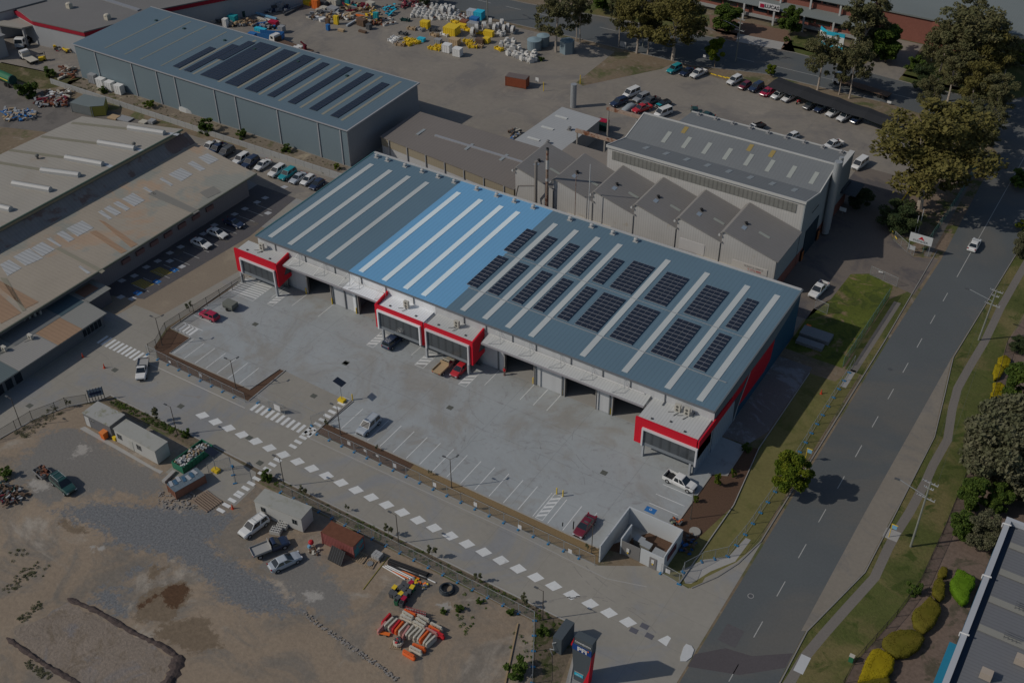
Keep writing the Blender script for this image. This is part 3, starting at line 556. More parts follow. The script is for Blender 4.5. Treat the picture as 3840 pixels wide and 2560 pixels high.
for a, b in ((-94, -44.9),): mb.slab([(a, 132.9, rz(0, 132.9)+.12), (b, 132.9, rz(0, 132.9)+.12), (b, 133.05, rz(0, 133)+.12), (a, 133.05, rz(0, 133)+.12)], .08); mb.slab([(a, 144.9, rz(0, 144.9)+.1), (-46, 144.9, rz(0, 144.9)+.1), (-46, 145.02, rz(0, 145)+.1), (a, 145.02, rz(0, 145)+.1)], .06)
mb.build('cable_tray', STEEL, W_)
def roofvent(par, x, y, z, s=1.0, m_=None):
    mb = MB().box(x-.5*s, x+.5*s, y-.4*s, y+.4*s, z, z+.12*s); mb.tube((x, y, z), (x, y, z+.55*s), .24*s, n=10); mb.tube((x, y, z+.55*s), (x, y, z+.62*s), .42*s, .42*s, n=10); mb.tube((x, y, z+.62*s), (x, y, z+.8*s), .42*s, .15*s, n=10)
    return mb.build('roof_vent', m_ or P('vent_cap', (.42, .42, .41)), par)
for x in (-135.6, -132.8, -128.3, -124, -120, -116.1, -110.7, -106, -101.9, -97.6, -89.4, -84.7, -80.2, -75.4): roofvent(W_, x, 160.8, rz(0, 160.8), 1)
for x in (-133, -125.7, -118.7, -112.6, -107.1, -101, -90.3, -85.8, -75.9, -69.2, -63.3, -58.3, -52.2, -80.5):
    MB().box(x-.07, x+.07, 126.15, 126.3, 7.25, 9.1).build('downpipe', GUT, W_)
for x in (-117.0, -119.9, -114.3, -83.4, -75.9, -70.7, -63.9, -61.7, -75.0):
    MB().box(x-.1, x+.1, 126.1, 126.3, 0, 6.8).build('downpipe', GUT if x not in (-75.0, -63.9) else WALLW, W_)
# awnings over the doors
for a, b in ((-129.2, -115.3), (-115.2, -106.5), (-85.2, -54.6)):
    mm = WHROOF_LIT if a == -115.2 else WHROOF
    c = MB().slab([(a, 123.8, 6.85), (b, 123.8, 6.85), (b, 126.3, 7.2), (a, 126.3, 7.2)], .1).build('awning', mm, W_)
    MB().box(a, b, 123.68, 123.8, 6.55, 6.88).build('fascia', P('awning_edge', (.30, .29, .31)), c)
    x = a+1.2
    while x < b-.8:
        mb = MB(); mb.tube((x, 124.0, 6.9), (x+.9, 126.2, 8.9), .035); mb.tube((x+1.9, 124.9, 7.05), (x+.95, 126.2, 8.9), .035); mb.tube((x, 124.0, 6.95), (x+1.9, 124.9, 7.08), .03)
        mb.build('awning_brace', STEEL, c); x += 5.9
    mb = MB(); mb.tube((a+1, 126.0, 7.35), (b-1, 126.0, 7.35), .09); mb.build('pipe', P('white_pipe', (.6, .6, .6)), c)
for a, b in doors:
    MB().box(a-.2, b+.2, 126.56, 127.1, 4.1, 4.95).build('roller_door', P('rolled_door', (.3, .31, .32)), W_)
    mb = MB().box(a-.12, a, 126.05, 126.5, 0, 4.9); mb.box(b, b+.12, 126.05, 126.5, 0, 4.9); mb.build('door_frame', P('door_jamb', (.34, .32, .30)), W_)
MB().box(-137.1, -43.97, 126.3, 161.9, 0, .03).build('interior_floor', mat('interior_concrete', (.33, .32, .30), .8, n=.08), W_)
for x in (-115.2, -93.9, -74.2, -62.8): MB().box(x-.1, x+.1, 126.56, 161.9, .03, 9).build('partition', P('partition', (.16, .17, .2)), W_)
MB().box(-137, -44.1, 138, 138.2, .03, 6).build('inner_wall', P('partition', (.16, .17, .2)), W_)
# entrance boxes
def ac(par, x, y, z, w_=.95, h_=1.3, twin=False):
    o = MB().box(x-w_/2, x+w_/2, y-.25, y+.25, z+.15, z+.15+h_).build('air_conditioner', P('ac_case', (.5, .48, .42)), par)
    mb = MB(); mb.tube((x-w_/2+.1, y, z), (x-w_/2+.1, y, z+.15), .05); mb.tube((x+w_/2-.1, y, z), (x+w_/2-.1, y, z+.15), .05)
    for k in range(2 if h_ > 1 else 1): mb.tube((x, y-.25, z+.5+k*.62), (x, y-.27, z+.5+k*.62), .24, n=12)
    mb.tube((x-.4, y-.4, z+.06), (x-1.2, y-.9, z+.06), .04); mb.tube((x+.3, y-.3, z+.06), (x-.1, y-1.3, z+.06), .05)
    mb.build('fan_grille', P('fan_dark', (.10, .10, .09)), o); return o
def pod(x0, x1, yf, label, red, finx=None, finside=1, bright=False, legs=()):  # bright picks the material copies with the highlight painted in
    R_ = WHROOF_LIT if bright else WHROOF; Wm = WALL_LIT if bright else P('window_surround', (.60, .60, .62), n=.04)
    p_ = MB().box(x0, x1, yf+.35, 126.3, 2.6, 6.75).build('entrance_box', WALL_LIT if bright else WALLW, W_, label)
    MB().slab([(x0+.2, yf+.35, 6.9), (x1-.2, yf+.35, 6.9), (x1-.2, 126.3, 7.1), (x0+.2, 126.3, 7.1)], .12).build('box_roof', R_, p_)
    # front frame
    if red == 'front':
        MB().box(x0, x1, yf, yf+.35, 5.95, 7.4).build('red_fascia', REDP, p_); MB().box(x0, x0+1.35, yf, yf+.35, 2.35, 5.95).build('red_fascia', REDP, p_)
        wx0, wx1 = x0+1.35, x1+(.35 if legs and legs[-1] > x1-1.5 and x1 > -50 else -.2)
        MB().box(x1-.75, x1-.1, yf+.01, yf+.3, 2.35, 5.3).build('red_fascia', REDP, p_)
    else:
        MB().box(x0, x1, yf, yf+.35, 6.5, 7.25).build('red_fascia', REDP, p_); wx0, wx1 = x0+.35, x1-.35
        for a, b in ((x0, x0+.3), (x1-.3, x1)): MB().box(a, b, yf, yf+.35, 2.3, 6.5).build('red_fascia', REDP, p_)
    top = 5.95 if red == 'front' else 6.5
    mb = MB().box(wx0, wx1, yf-.35, yf, top-.32, top); mb.box(wx0, wx0+.28, yf-.35, yf, 2.35, top-.32); mb.box(wx1-.28, wx1, yf-.35, yf, 2.35, top-.32)
    mb.build('window_surround', Wm, p_)
    MB().box(wx0+.28, wx1-.28, yf-.02, yf+.3, 2.95, top-.32).build('window', TINT, p_); MB().box(wx0+.28, wx1-.28, yf-.06, yf+.3, 2.35, 2.95).build('sill', P('sill_beam', (.20, .22, .24)), p_)
    MB().box(x0+.3, x1-.3, yf+2.9, yf+3.0, .05, 2.6).build('shopfront', TINT, p_)
    for lx in legs: MB().box(lx-.16, lx+.16, yf-.2, yf+.25, 0, 2.35).build('column', P('column_paint', (.40, .42, .44)), p_)
    if finx is not None:
        f0, f1 = (finx, finx+.28)
        MB().xprof([(yf, 2.3), (yf, 7.25), (126.2, 7.95), (126.2, 6.3), (125.3, 5.9), (124.2, 4.0), (126.1, 3.7), (126.2, 2.9)], f0, f1).build('red_fin', REDP, p_); MB().box(f0+.08, f1-.05, 123.6, 126.2, 3.0, 6.6).build('window', TINT, p_)
    else:
        pass
    mb = MB()
    for k in range(3): mb.box(x0+2+k*2.8, x0+2.3+k*2.8, yf+1.2+(k % 2)*.9, yf+1.5+(k % 2)*.9, 6.95, 7.12)
    mb.build('roof_penetration', K('dgrey'), p_)
    return p_
p1 = pod(-140.2, -130.0, 122.5, 'leftmost entrance box with a broad red front', 'front', -130.0, 1, False, (-139.4, -130.5))
p2 = pod(-106.6, -96.55, 122.5, 'white entrance box with painted in highlight and thin red trim', 'thin', -106.88, -1, True, (-105.4,))
p3 = pod(-96.2, -86.4, 122.5, 'grey roofed entrance box with thin red trim and a red fin', 'thin', -86.4, 1, False, (-95.9, -87.1))
p4 = pod(-54.3, -43.9, 120.4, 'rightmost entrance box wrapped in red', 'front', None, 1, False, (-52.6, -44.5))
MB().xprof([(120.4, 6.05), (120.4, 7.45), (126.6, 7.3), (133, 6.95), (133, 5.6), (126.6, 5.7)], -43.7, -43.5).build('red_fin', REDP, p4)
MB().box(-44.15, -43.9, 120.76, 126.3, 0, 6.7).build('side_cladding', mat('ribbed_blue_cladding', (.30, .36, .42), .6, n=.05, stripe=('y', .8, .3)), p4)
ac(p1, -135.6, 125.3, 7.05); ac(p2, -101.6, 124.9, 7.05); ac(p3, -90.9, 124.9, 7.05); ac(p4, -49.5, 125.3, 7.05); ac(p4, -47.9, 125.3, 7.05)
for x in (-52.1, -47): MB().box(x-.06, x+.06, 125.2, 126.3, 7.15, 7.3).build('downpipe', GUT, p4)

# ---------------------------------------------------------------- blue grey shed behind
ROOFS = mat('steel_blue_roof', (.125, .182, .222), .5, n=.08, ns=4, big=.08, stripe=('x', .8, .06))
BSW = mat('steel_blue_wall', (.168, .22, .25), .6, n=.05, ns=2, big=.06, stripe=('x', .4, .10))
SK2 = mat('yellowed_skylight', (.27, .265, .215), .6, n=.08); RIB = mat('faded_roof_rib', (.23, .24, .205), .6, n=.1)
zb = lambda x, y: 9.1+(y-168.2)*.02
B_ = thing('big_shed', 'steel blue shed with long rows of solar panels behind the warehouse', 'shed', (-193, 168, 0))
MB().slab([(-237, 168, zb(0, 168)), (-149.3, 168, zb(0, 168)), (-149.3, 194.4, zb(0, 194.4)), (-237, 194.4, zb(0, 194.4))], .15).build('roof', ROOFS, B_)
MB().xprof([(168.3, 0), (194.3, 0), (194.3, 9.45), (168.3, 8.95)], -236.8, -149.8).build('wall', BSW, B_)
MB().xprof([(168.3, 0), (194.3, 0), (194.3, 9.45), (168.3, 8.95)], -149.78, -149.7).build('end_wall', mat('pale_end_wall', (.27, .275, .285), .7, n=.04, stripe=('y', .5, .06)), B_)
mb = MB().box(-237.1, -149.2, 167.8, 168.05, 8.95, 9.13); mb.box(-237.1, -149.2, 194.4, 194.6, 9.45, 9.72)
mb.slab([(-149.45, 168, 9.2), (-149.1, 168, 9.2), (-149.1, 194.6, 9.73), (-149.45, 194.6, 9.73)], .3); mb.build('gutter', P('pale_gutter', (.34, .34, .35)), B_)
for x in (-229.4, -216.6, -208.1, -202, -189.2, -182.6, -169.8, -158, -151.6): MB().box(x-.12, x+.12, 168.1, 168.3, 0, 8.95).build('downpipe', P('pale_pipe', (.36, .37, .39)), B_)
for x in (-227.8, -220.8, -215.3, -208.3): MB().slab([(x-.2, 170.3, zb(0, 170.3)+.03), (x+.25, 170.3, zb(0, 170.3)+.03), (x+.25, 192.9, zb(0, 192.9)+.03), (x-.2, 192.9, zb(0, 192.9)+.03)], .04).build('roof_rib', RIB, B_)
for x in (-202.9, -198.4, -190.3, -184.2, -177.6, -171.6, -165.2, -158.9, -153.4):
    MB().slab([(x-.3, 171, zb(0, 171)+.03), (x+.4, 171, zb(0, 171)+.03), (x+.4, 192.9, zb(0, 192.9)+.03), (x-.3, 192.9, zb(0, 192.9)+.03)], .04).build('skylight', SK2, B_)
mb = MB()
for x0, x1, y0, y1 in ((-205.6, -203.5, 171.5, 183.6), (-201.8, -199.6, 171.3, 187.6), (-199.55, -197.3, 180, 191.9), (-196.6, -190.8, 171.5, 192), (-188.6, -184.6, 171.4, 192), (-182.4, -178.7, 171.4, 192), (-175.7, -173.6, 171.6, 192), (-169.4, -167.2, 171.5, 192), (-163.1, -160.9, 171.5, 192), (-156.9, -154.7, 171.4, 190.2)):
    n = max(1, round((x1-x0)/2.1)); solar(B_, x0, y0, n, round((y1-y0)/1.05), zb, (x1-x0)/n, 1.05, .12, P('dark_panel_frame', (.06, .068, .08)))
for x in (-229, -219, -205, -195, -181, -166): MB().box(x-.3, x+.3, 188.4, 189, zb(0, 188)-.02, zb(0, 188)+.3).build('roof_box', P('roof_box', (.03, .07, .07)), B_)

# ---------------------------------------------------------------- cream roofed factory and rusty corrugated shed on the left
CREAM = mat('cream_roof', (.365, .34, .295), .75, n=.08, ns=2, big=.12, bs=.07, stripe=('y', .9, .07), c2=((.33, .27, .21), .06, .55, .7, 1))
CREAMW = mat('cream_wall', (.31, .27, .19), .8, n=.08, stripe=('y', .4, .08))
CORR = mat('weathered_corrugated_roof', (.36, .315, .255), .8, n=.09, ns=1.6, big=.14, bs=.08, stripe=('y', .8, .06), c2=((.29, .29, .255), .045, .50, .56, .2), c3=((.40, .295, .21), .05, .58, .66, .3))
RIDGEM = mat('ridge_strip', (.24, .225, .17), .8, n=.12)
FIBRE = mat('translucent_sheet', (.44, .45, .45), .5, n=.1, ns=3, stripe=('y', .8, .28))
RUSTP = mat('rusty_sheet', (.34, .225, .145), .8, n=.12, ns=2, stripe=('y', .8, .12)); GREYSH = mat('grey_sheet', (.24, .245, .23), .75, n=.1, stripe=('y', .8, .12))
zc = lambda x, y: 7.6-(x+182)*.035 if x > -208 else 8.5
Cc = thing('factory', 'cream roofed factory with long ridge vents beside the rusty shed', 'factory', (-195, 125, 0))
def ctop(x, y): return 9.0
MB().prism([(-182.0, 60), (-180.6, 149.8), (-204.1, 142.4), (-205.1, 121.3), (-207, 60)], 8.7, ctop).build('roof', CREAM, Cc)
MB().prism([(-182.3, 60), (-180.9, 149.4), (-203.9, 142.1), (-204.9, 121.3), (-206.7, 60)], 0, 8.7).build('wall', CREAMW, Cc)
MB().prism([(-182.0, 60), (-180.6, 149.8), (-180.35, 149.8), (-181.75, 60)], 8.75, 9.06).build('gutter', P('green_gutter', (.10, .14, .11)), Cc)
for (u0, v0, u1, v1) in ((1180, 1175, 1510, 1225), (905, 1310, 1240, 1365), (605, 1450, 945, 1510), (380, 1565, 730, 1610), (120, 1685, 465, 1745), (-220, 1850, 100, 1925)):
    a, b = T(0, 0, u0, v0, 9.3), T(0, 0, u1, v1, 9.3); d = (b-a).normalized(); nn = Vector((-d.y, d.x, 0))*.62; L = (b-a).length
    o = MB().rings([[tuple(q+nn*k+Vector((0, 0, h-7.8))) for k, h in ((-1, 7.5), (-1, 8.1), (-.4, 8.45), (.4, 8.45), (1, 8.1), (1, 7.5))] for q in (a, b)]).build('ridge_vent', mat('vent_hood', (.44, .44, .43), .5, n=.05) if 'vent_hood' not in bpy.data.materials else bpy.data.materials['vent_hood'], Cc)
    MB().rings([[tuple(q+nn*k+Vector((0, 0, h-7.8))) for k, h in ((.25, 8.46), (.25, 8.5), (.9, 8.28), (.9, 8.2))] for q in (a+d*.2, b-d*.2)]).build('vent_flap', P('vent_dark', (.22, .22, .19)), o)
def strip(par, a, b, wd, m_, name, lift=.05, zf=ctop):
    d = (b-a).normalized(); nn = Vector((-d.y, d.x, 0))*wd/2
    q = [a-nn, b-nn, b+nn, a+nn]; q = [(p.x, p.y, zf(p.x, p.y)+lift) for p in q]
    return MB().slab(q, .06).build(name, m_, par)
for q in ((660, 1130, 1180, 1185), (380, 1255, 900, 1320), (90, 1380, 600, 1450), (-100, 1480, 380, 1560), (1550, 1225, 1640, 1240), (1230, 1355, 1310, 1390), (940, 1500, 1030, 1535)):
    strip(Cc, T(0, 0, q[0], q[1], 9), T(0, 0, q[2], q[3], 9), .9, RIDGEM if q[0] < 1100 and q[2]-q[0] > 200 else P('pale_flashing', (.42, .44, .46)), 'roof_flashing')
for u, v in ((1230, 1325), (340, 1435)):
    p = T(0, 0, u, v, 9.6); mb = MB().tube((p.x, p.y, 8.9), (p.x, p.y, 9.5), .25, n=10); mb.sphere((p.x, p.y, 9.75), .45, .75); mb.build('whirlybird', P('whirly', (.14, .14, .13)), Cc)
Sh = thing('corrugated_shed', 'long weathered corrugated shed with patches of rust and white sheets', 'shed', (-160, 120, 0))
cz = lambda x, y: 5.3+(-158.9-x)*.03
MB().prism([(-158.9, 60), (-158.6, 148.4), (-178.4, 150.8), (-179.3, 60)], 5.0, cz).build('roof', CORR, Sh)
MB().slab([(-182.2, 60, 7.9), (-179.3, 60, 5.92), (-178.4, 150.8, 5.88), (-180.7, 150.8, 7.9)], .15).build('steep_roof', mat('steep_corrugated_roof', (.25, .235, .225), .8, n=.1, ns=1, big=.2, bs=.15, stripe=('y', .8, .08), c2=((.20, .14, .12), .2, .5, .6)), Sh)
MB().prism([(-160.4, 60), (-160.2, 147), (-180.5, 149.3), (-181.9, 60)], 0, 5.0).build('wall', mat('grey_shed_wall', (.215, .205, .215), .85, n=.1, stripe=('y', .5, .08)), Sh)
MB().prism([(-158.7, 60), (-158.4, 148.5), (-158.65, 148.5), (-158.95, 60)], 5.02, 5.36).build('gutter', P('shed_gutter', (.14, .15, .12)), Sh)
def rsheet(i, j, pts, m_, name='roof_patch', z=5.75):
    q = [T(i, j, u, v, z) for u, v in pts]; q = [(p.x, p.y, cz(p.x, p.y)+.045) for p in q]
    a = sum(q[k][0]*q[(k+1) % 4][1]-q[(k+1) % 4][0]*q[k][1] for k in range(4))
    if a < 0: q = q[::-1]
    return MB().slab(q, .05).build(name, m_, Sh)
for pts in ([(0, 865), (85, 820), (200, 890), (70, 965)], [(120, 795), (270, 715), (395, 800), (235, 870)], [(285, 715), (390, 655), (505, 720), (390, 785)], [(430, 628), (465, 618), (567, 690), (545, 698)], [(520, 580), (580, 552), (685, 625), (630, 652)], [(610, 535), (755, 460), (860, 522), (715, 602)], [(900, 380), (935, 365), (1030, 435), (1000, 447)], [(955, 350), (1005, 320), (1115, 385), (1060, 412)], [(1040, 300), (1085, 280), (1195, 345), (1155, 368)], [(1122, 262), (1222, 205), (1332, 268), (1232, 325)], [(1310, 162), (1335, 150), (1440, 210), (1420, 222)], [(1465, 78), (1490, 62), (1590, 125), (1570, 138)], [(1548, 35), (1660, -25), (1772, 28), (1665, 95)], [(715, 868), (735, 860), (830, 920), (800, 932)], [(1722, -65), (1770, -90), (1890, -20), (1840, 0)], [(1820, -120), (1910, -160), (2010, -105), (1920, -60)]):
    rsheet(0, 1, pts, FIBRE, 'translucent_sheet')
for pts in ([(820, 560), (880, 545), (1165, 720), (1110, 745)], [(905, 450), (960, 465), (1260, 660), (1200, 690)], [(-60, 1030), (-20, 1000), (350, 1190), (230, 1250)], [(-60, 1150), (0, 1130), (190, 1290), (0, 1390)]): rsheet(0, 1, pts, RUSTP)
for pts in ([(0, 980), (60, 985), (235, 1265), (200, 1275)], [(505, 715), (545, 700), (960, 900), (930, 925)]): rsheet(0, 1, pts, P('dull_flashing', (.27, .25, .19)))
for pts in ([(1355, 215), (1435, 175), (1830, 350), (1780, 380)], [(1830, 190), (1960, 130), (2030, 180), (1900, 240)]): rsheet(0, 1, pts, P('stained_sheet', (.225, .215, .19)))
for k, y in enumerate((112, 115.6, 119.3, 123, 126.8, 130.7, 134.6)): MB().box(-160.3, -159.9, y, y+2.0, 2.5, 3.4).build('window', P('faded_red_grille', (.19, .11, .105)), Sh)
# lean-to annexes below the shed
An = thing('annex', 'low annex with mixed rusty and grey roof sheets along the corrugated shed', 'annex', (-155, 95, 0))
az = lambda x, y: 3.1+(-150-x)*.035
MB().prism([(-160.2, 60), (-150, 60), (-150, 99.2), (-160.2, 99.8)], 2.9, az).build('roof', GREYSH, An)
MB().prism([(-160.2, 60), (-151.0, 60), (-151.0, 98.8), (-160.2, 99.4)], 0, 2.9).build('wall', mat('annex_wall', (.15, .16, .17), .8, n=.1), An)
def asheet(x0, x1, y0, y1, m_): q = [(x0, y0), (x1, y0), (x1, y1), (x0, y1)]; MB().slab([(x, y, az(x, y)+.05) for x, y in q], .05).build('roof_patch', m_, An)
asheet(-155.8, -150, 88.2, 93.6, RUSTP); asheet(-160, -155.9, 94, 99.2, P('green_grey_sheet', (.07, .11, .13))); asheet(-155.8, -150, 93.7, 99.1, P('pale_sheet', (.27, .27, .25), stripe=('y', .4, .15))); asheet(-155.8, -150, 80, 88, P('white_grey_sheet', (.31, .30, .28), stripe=('y', .4, .15)))
asheet(-160, -155.9, 84, 93.9, P('dull_sheet', (.17, .18, .18))); asheet(-160, -150, 60, 79.8, P('slate_sheet', (.12, .155, .16), stripe=('y', .4, .15)))
for k in range(5): MB().box(-151.0, -150.93, 94.1+k*.85, 94.75+k*.85, .6, 2.5).build('window', GLASS, An)
for k in range(8): f = MB().box(-151.0, -150.92, 66+k*1.9, 67.3+k*1.9, .2, 2.4).build('window', GLASS, An)
for u, v in ((280, 1530), (40, 1640)):
    p = T(0, 1, u, v, 3.6); ac(An, p.x, p.y, az(p.x, p.y), 1.0, .8)
for k in range(7):
    p = T(0, 1, 70+k*50, 1440-k*20, 3.3); MB().box(p.x-.35, p.x+.35, p.y-.2, p.y+.2, az(p.x, p.y), az(p.x, p.y)+.8).build('air_conditioner', P('ac_case2', (.3, .3, .28)), An)
A2 = thing('annex', 'small rusty lean to box against the corrugated shed wall', 'annex', (-157.5, 102.5, 0))
MB().box(-160.1, -155.6, 99.9, 104.6, 0, 3.0).build('wall', mat('leanto_wall', (.13, .13, .14), .8, n=.1), A2)
MB().slab([(-160.2, 99.7, 3.4), (-155.2, 99.7, 3.2), (-155.2, 104.9, 3.2), (-160.2, 104.9, 3.4)], .12).build('roof', GREYSH, A2)
MB().slab([(-159.6, 100.2, 3.45), (-157, 100.2, 3.35), (-157, 103.6, 3.35), (-159.6, 103.6, 3.45)], .05).build('roof_patch', P('rust_brown', (.20, .11, .075), n=.2), A2)

# ---------------------------------------------------------------- factory with sawtooth roofs, right behind
FIBC = mat('fibre_cement_roof', (.235, .225, .215), .9, n=.08, ns=2, big=.1, bs=.1, stripe=('y', .7, .06))
FIBC2 = mat('fibre_cement_roof_x', (.185, .198, .205), .9, n=.10, ns=2, big=.1, bs=.08, stripe=('x', .7, .06))
PLW = mat('off_white_cladding', (.47, .46, .44), .8, n=.05, ns=1, big=.08, bs=.2, stripe=('x', .5, .12), c2=((.42, .38, .32), .3, .6, .75))
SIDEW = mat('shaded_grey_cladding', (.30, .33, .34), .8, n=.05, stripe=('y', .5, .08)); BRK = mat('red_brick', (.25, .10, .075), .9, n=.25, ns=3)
Fa = thing('sawtooth_factory', 'white factory with six sawtooth roof bays facing the warehouse', 'factory', (-80, 172, 0))
peaks = [-108.3, -99.3, -90.2, -81.1, -71.9, -62.7]; rear = [183.5, 183.5, 183.2, 183.2, 183.2, 183.2]
for k, x in enumerate(peaks):
    xe = peaks[k+1]+.2 if k < 5 else -51.4
    xv = x+9.3 if k < 5 else -51.4
    zl = 8.4 if k < 5 else 7.9
    MB().yprof([(x+.3, 10.9), (x, 10.75), (x-.6, 10.1), (x-.6, 9.9), (x, 10.5), (x+.3, 10.65), (xv, zl-.15), (xv, zl)], 171.2, rear[k]).build('roof', FIBC, Fa)
    MB().yprof([(x-.1, 0), (x-.1, 10.3), (x+.25, 10.6), (xv-.3, zl-.1), (xv-.3, 0)], 171.5, 171.7).build('front_wall', PLW, Fa)
    MB().box(x-.1, x+.1, 171.7, rear[k]-.1, 7.5, 10.4).build('clerestory_wall', PLW, Fa)
    MB().box(x-.75, x-.35, 171.0, 171.5, 9.7, 10.0).build('gutter_outlet', P('whitegut', (.5, .5, .48)), Fa)
    for (dx, dy, lx, ly, mm) in ((2.2, 3.2, .8, 1.1, P('blue_glass_sheet', (.30, .36, .42))), (5.2, 4.6, 2.2, .6, P('fibreglass_sheet', (.35, .37, .33)))):
        f = lambda xx: 10.9-(xx-x-.3)*(10.9-zl)/(xv-x-.3)+.05
        MB().slab([(x+dx, 171.5+dy, f(x+dx)), (x+dx+lx, 171.5+dy, f(x+dx+lx)), (x+dx+lx, 171.5+dy+ly, f(x+dx+lx)), (x+dx, 171.5+dy+ly, f(x+dx))], .05).build('skylight', mm, Fa)
    roofvent(Fa, x+2.4, 176.6, 10.2, .8, K('black'))
    MB().box(xv-.45, xv-.35, 171.35, 171.5, 0, 8).build('downpipe', P('grey_pipe', (.2, .2, .2)), Fa)
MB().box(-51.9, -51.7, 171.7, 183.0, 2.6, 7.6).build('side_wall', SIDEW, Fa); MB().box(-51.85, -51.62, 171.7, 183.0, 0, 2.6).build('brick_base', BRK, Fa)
MB().box(-108, -52, 183.3-.5, 183.2, 0, 8).build('rear_wall', PLW, Fa)
mb = MB(); mb.slab([(-67.5, 169.6, 3.1), (-57.0, 169.6, 3.1), (-57.0, 171.5, 3.9), (-67.5, 171.5, 3.9)], .1); mb.slab([(-96, 169.6, 3.1), (-86.0, 169.6, 3.1), (-86, 171.5, 3.9), (-96, 171.5, 3.9)], .1); mb.build('awning', P('cream_awning', (.46, .42, .34)), Fa)
MB().box(-60.2, -53.2, 171.4, 171.5, 3.9, 5.3).build('wall_sign', P('sign_board', (.52, .50, .47)), Fa)
text('PLANT & OFFICE', .5, P('sign_grey', (.25, .23, .22)), Fa, (-55.9, 171.38, 4.85), (rad(90), 0, 0)); text('T: 3712 8800', .5, K('red'), Fa, (-55.7, 171.38, 4.3), (rad(90), 0, 0))
MB().box(-71.2, -66, 171.42, 171.5, 4.0, 6.4).build('wall_panel', P('blank_panel', (.55, .54, .53)), Fa)
Tb = thing('tall_factory', 'tall factory hall with a butterfly roof and a strip of high louvres', 'factory', (-72, 190, 0))
bz = [(183.1, 14.4), (191.4, 12.3), (199.6, 14.4), (200.0, 14.4), (200.0, 12.2), (211.5, 11.2)]
def brf(x0, x1, pts, m_, nm='roof', th=.2): return MB().xprof(pts+[(y, z-th) for y, z in pts[::-1]], x0, x1).build(nm, m_, Tb)
brf(-93.9, -51.7, bz[:3], FIBC2); brf(-88, -51.7, bz[4:], FIBC2)
MB().xprof([(183.3, 0), (183.3, 14.2), (191.4, 12.1), (199.6, 14.2), (199.6, 0)], -93.7, -51.9).build('wall', PLW, Tb)
MB().xprof([(199.6, 0), (199.6, 12), (211.3, 11), (211.3, 0)], -87.9, -51.95).build('wall', PLW, Tb)
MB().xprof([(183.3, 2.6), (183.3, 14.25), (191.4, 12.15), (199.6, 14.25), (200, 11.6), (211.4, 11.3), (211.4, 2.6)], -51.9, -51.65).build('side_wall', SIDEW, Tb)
MB().box(-51.95, -51.62, 183.3, 211.3, 0, 2.6).build('brick_base', BRK, Tb)
MB().box(-93.9, -51.5, 182.95, 183.15, 14.0, 14.5).build('fascia', P('white_fascia', (.50, .50, .48)), Tb)
MB().box(-92.6, -53.3, 183.2, 183.3, 11.5, 13.4).build('louvre_strip', mat('louvre', (.20, .20, .185), .7, n=.2, ns=1, stripe=('x', .9, .3)), Tb)
mb = MB(); mb.slab([(-93.9, 199.5, 14.55), (-51.6, 199.5, 14.55), (-51.6, 199.9, 14.55), (-93.9, 199.9, 14.55)], .4); mb.slab([(-88, 211.3, 11.4), (-51.6, 211.3, 11.4), (-51.6, 211.6, 11.4), (-88, 211.6, 11.4)], .4)
mb.xprof([(183.1, 14.5), (191.4, 12.42), (199.6, 14.5), (199.6, 14.2), (191.4, 12.1), (183.1, 14.2)], -94.0, -93.75); mb.xprof([(183.1, 14.5), (191.4, 12.42), (199.6, 14.5), (199.6, 14.2), (191.4, 12.1), (183.1, 14.2)], -51.75, -51.55); mb.box(-52.6, -51.5, 200.2, 211.5, 11.6, 12.0)
mb.build('capping', P('white_fascia', (.5, .5, .48)), Tb)
for k in range(8):
    x = -86.5+k*4.55; f = lambda y: 12.3+(y-191.4)*2.1/8.2+.05
    MB().slab([(x, 193, f(193)), (x+.9, 193, f(193)), (x+.9, 196.4, f(196.4)), (x, 196.4, f(196.4))], .05).build('skylight', P('pale_skylight', (.36, .38, .35)), Tb)
    f = lambda y: 14.4-(y-183.1)*2.1/8.3+.05
    MB().slab([(x-1.6, 187.6, f(187.6)), (x-.7, 187.6, f(187.6)), (x-.7, 189.8, f(189.8)), (x-1.6, 189.8, f(189.8))], .05).build('skylight', P('pale_skylight2', (.30, .33, .34)), Tb)
for x in (-84, -69.5, -64.8): f = lambda y: 12.3+(y-191.4)*2.1/8.2+.05; MB().slab([(x, 197, f(197)), (x+.9, 197, f(197)), (x+.9, 199, f(199)), (x, 199, f(199))], .05).build('skylight', P('ochre_sheet', (.33, .25, .09)), Tb)
for k in range(9): roofvent(Tb, -86+k*4.0, 210.6, 11.3, .9, P('vent_cap2', (.3, .3, .3)))
MB().box(-51.66, -51.5, 186.5, 193.5, 0, 6.2).build('opening', P('blue_dark', (.015, .035, .05)), Tb)
MB().box(-51.6, -51.2, 207, 212, 4.9, 5.2).build('awning', P('dark_awning', (.06, .07, .08)), Tb)
mb = MB(); mb.box(-51.6, -48.4, 206.5, 212.5, 4.6, 4.8); mb.build('awning', P('dark_awning', (.06, .07, .08)), Tb)
for y in (185.2, 193.9):
    mb = MB()
    for k in range(7): mb.box(-51.5, -51.2, y, y+1.1, .15+k*.3, .30+k*.3)
    mb.build('hazard_board', P('hazard_orange', (.5, .16, .04)), Tb); MB().box(-51.62, -51.25, y, y+1.1, 0, 2.3).build('hazard_back', K('black'), Tb)
MB().tube((-51.2, 187, 10.2), (-51.2, 190.5, 10.2), .06).build('rail', K('black'), Tb)
stk = thing('exhaust_stack', 'pair of tall silver exhaust stacks on the factory side wall', 'stack', (-50.6, 197.5, 0))
for dy, r_, h_ in ((0, .75, 16.6), (1.6, .45, 16.8)):
    MB().tube((-50.7, 197.2+dy, .4), (-50.7, 197.2+dy, h_), r_, n=16).build('flue', STEEL, stk, smooth=False)
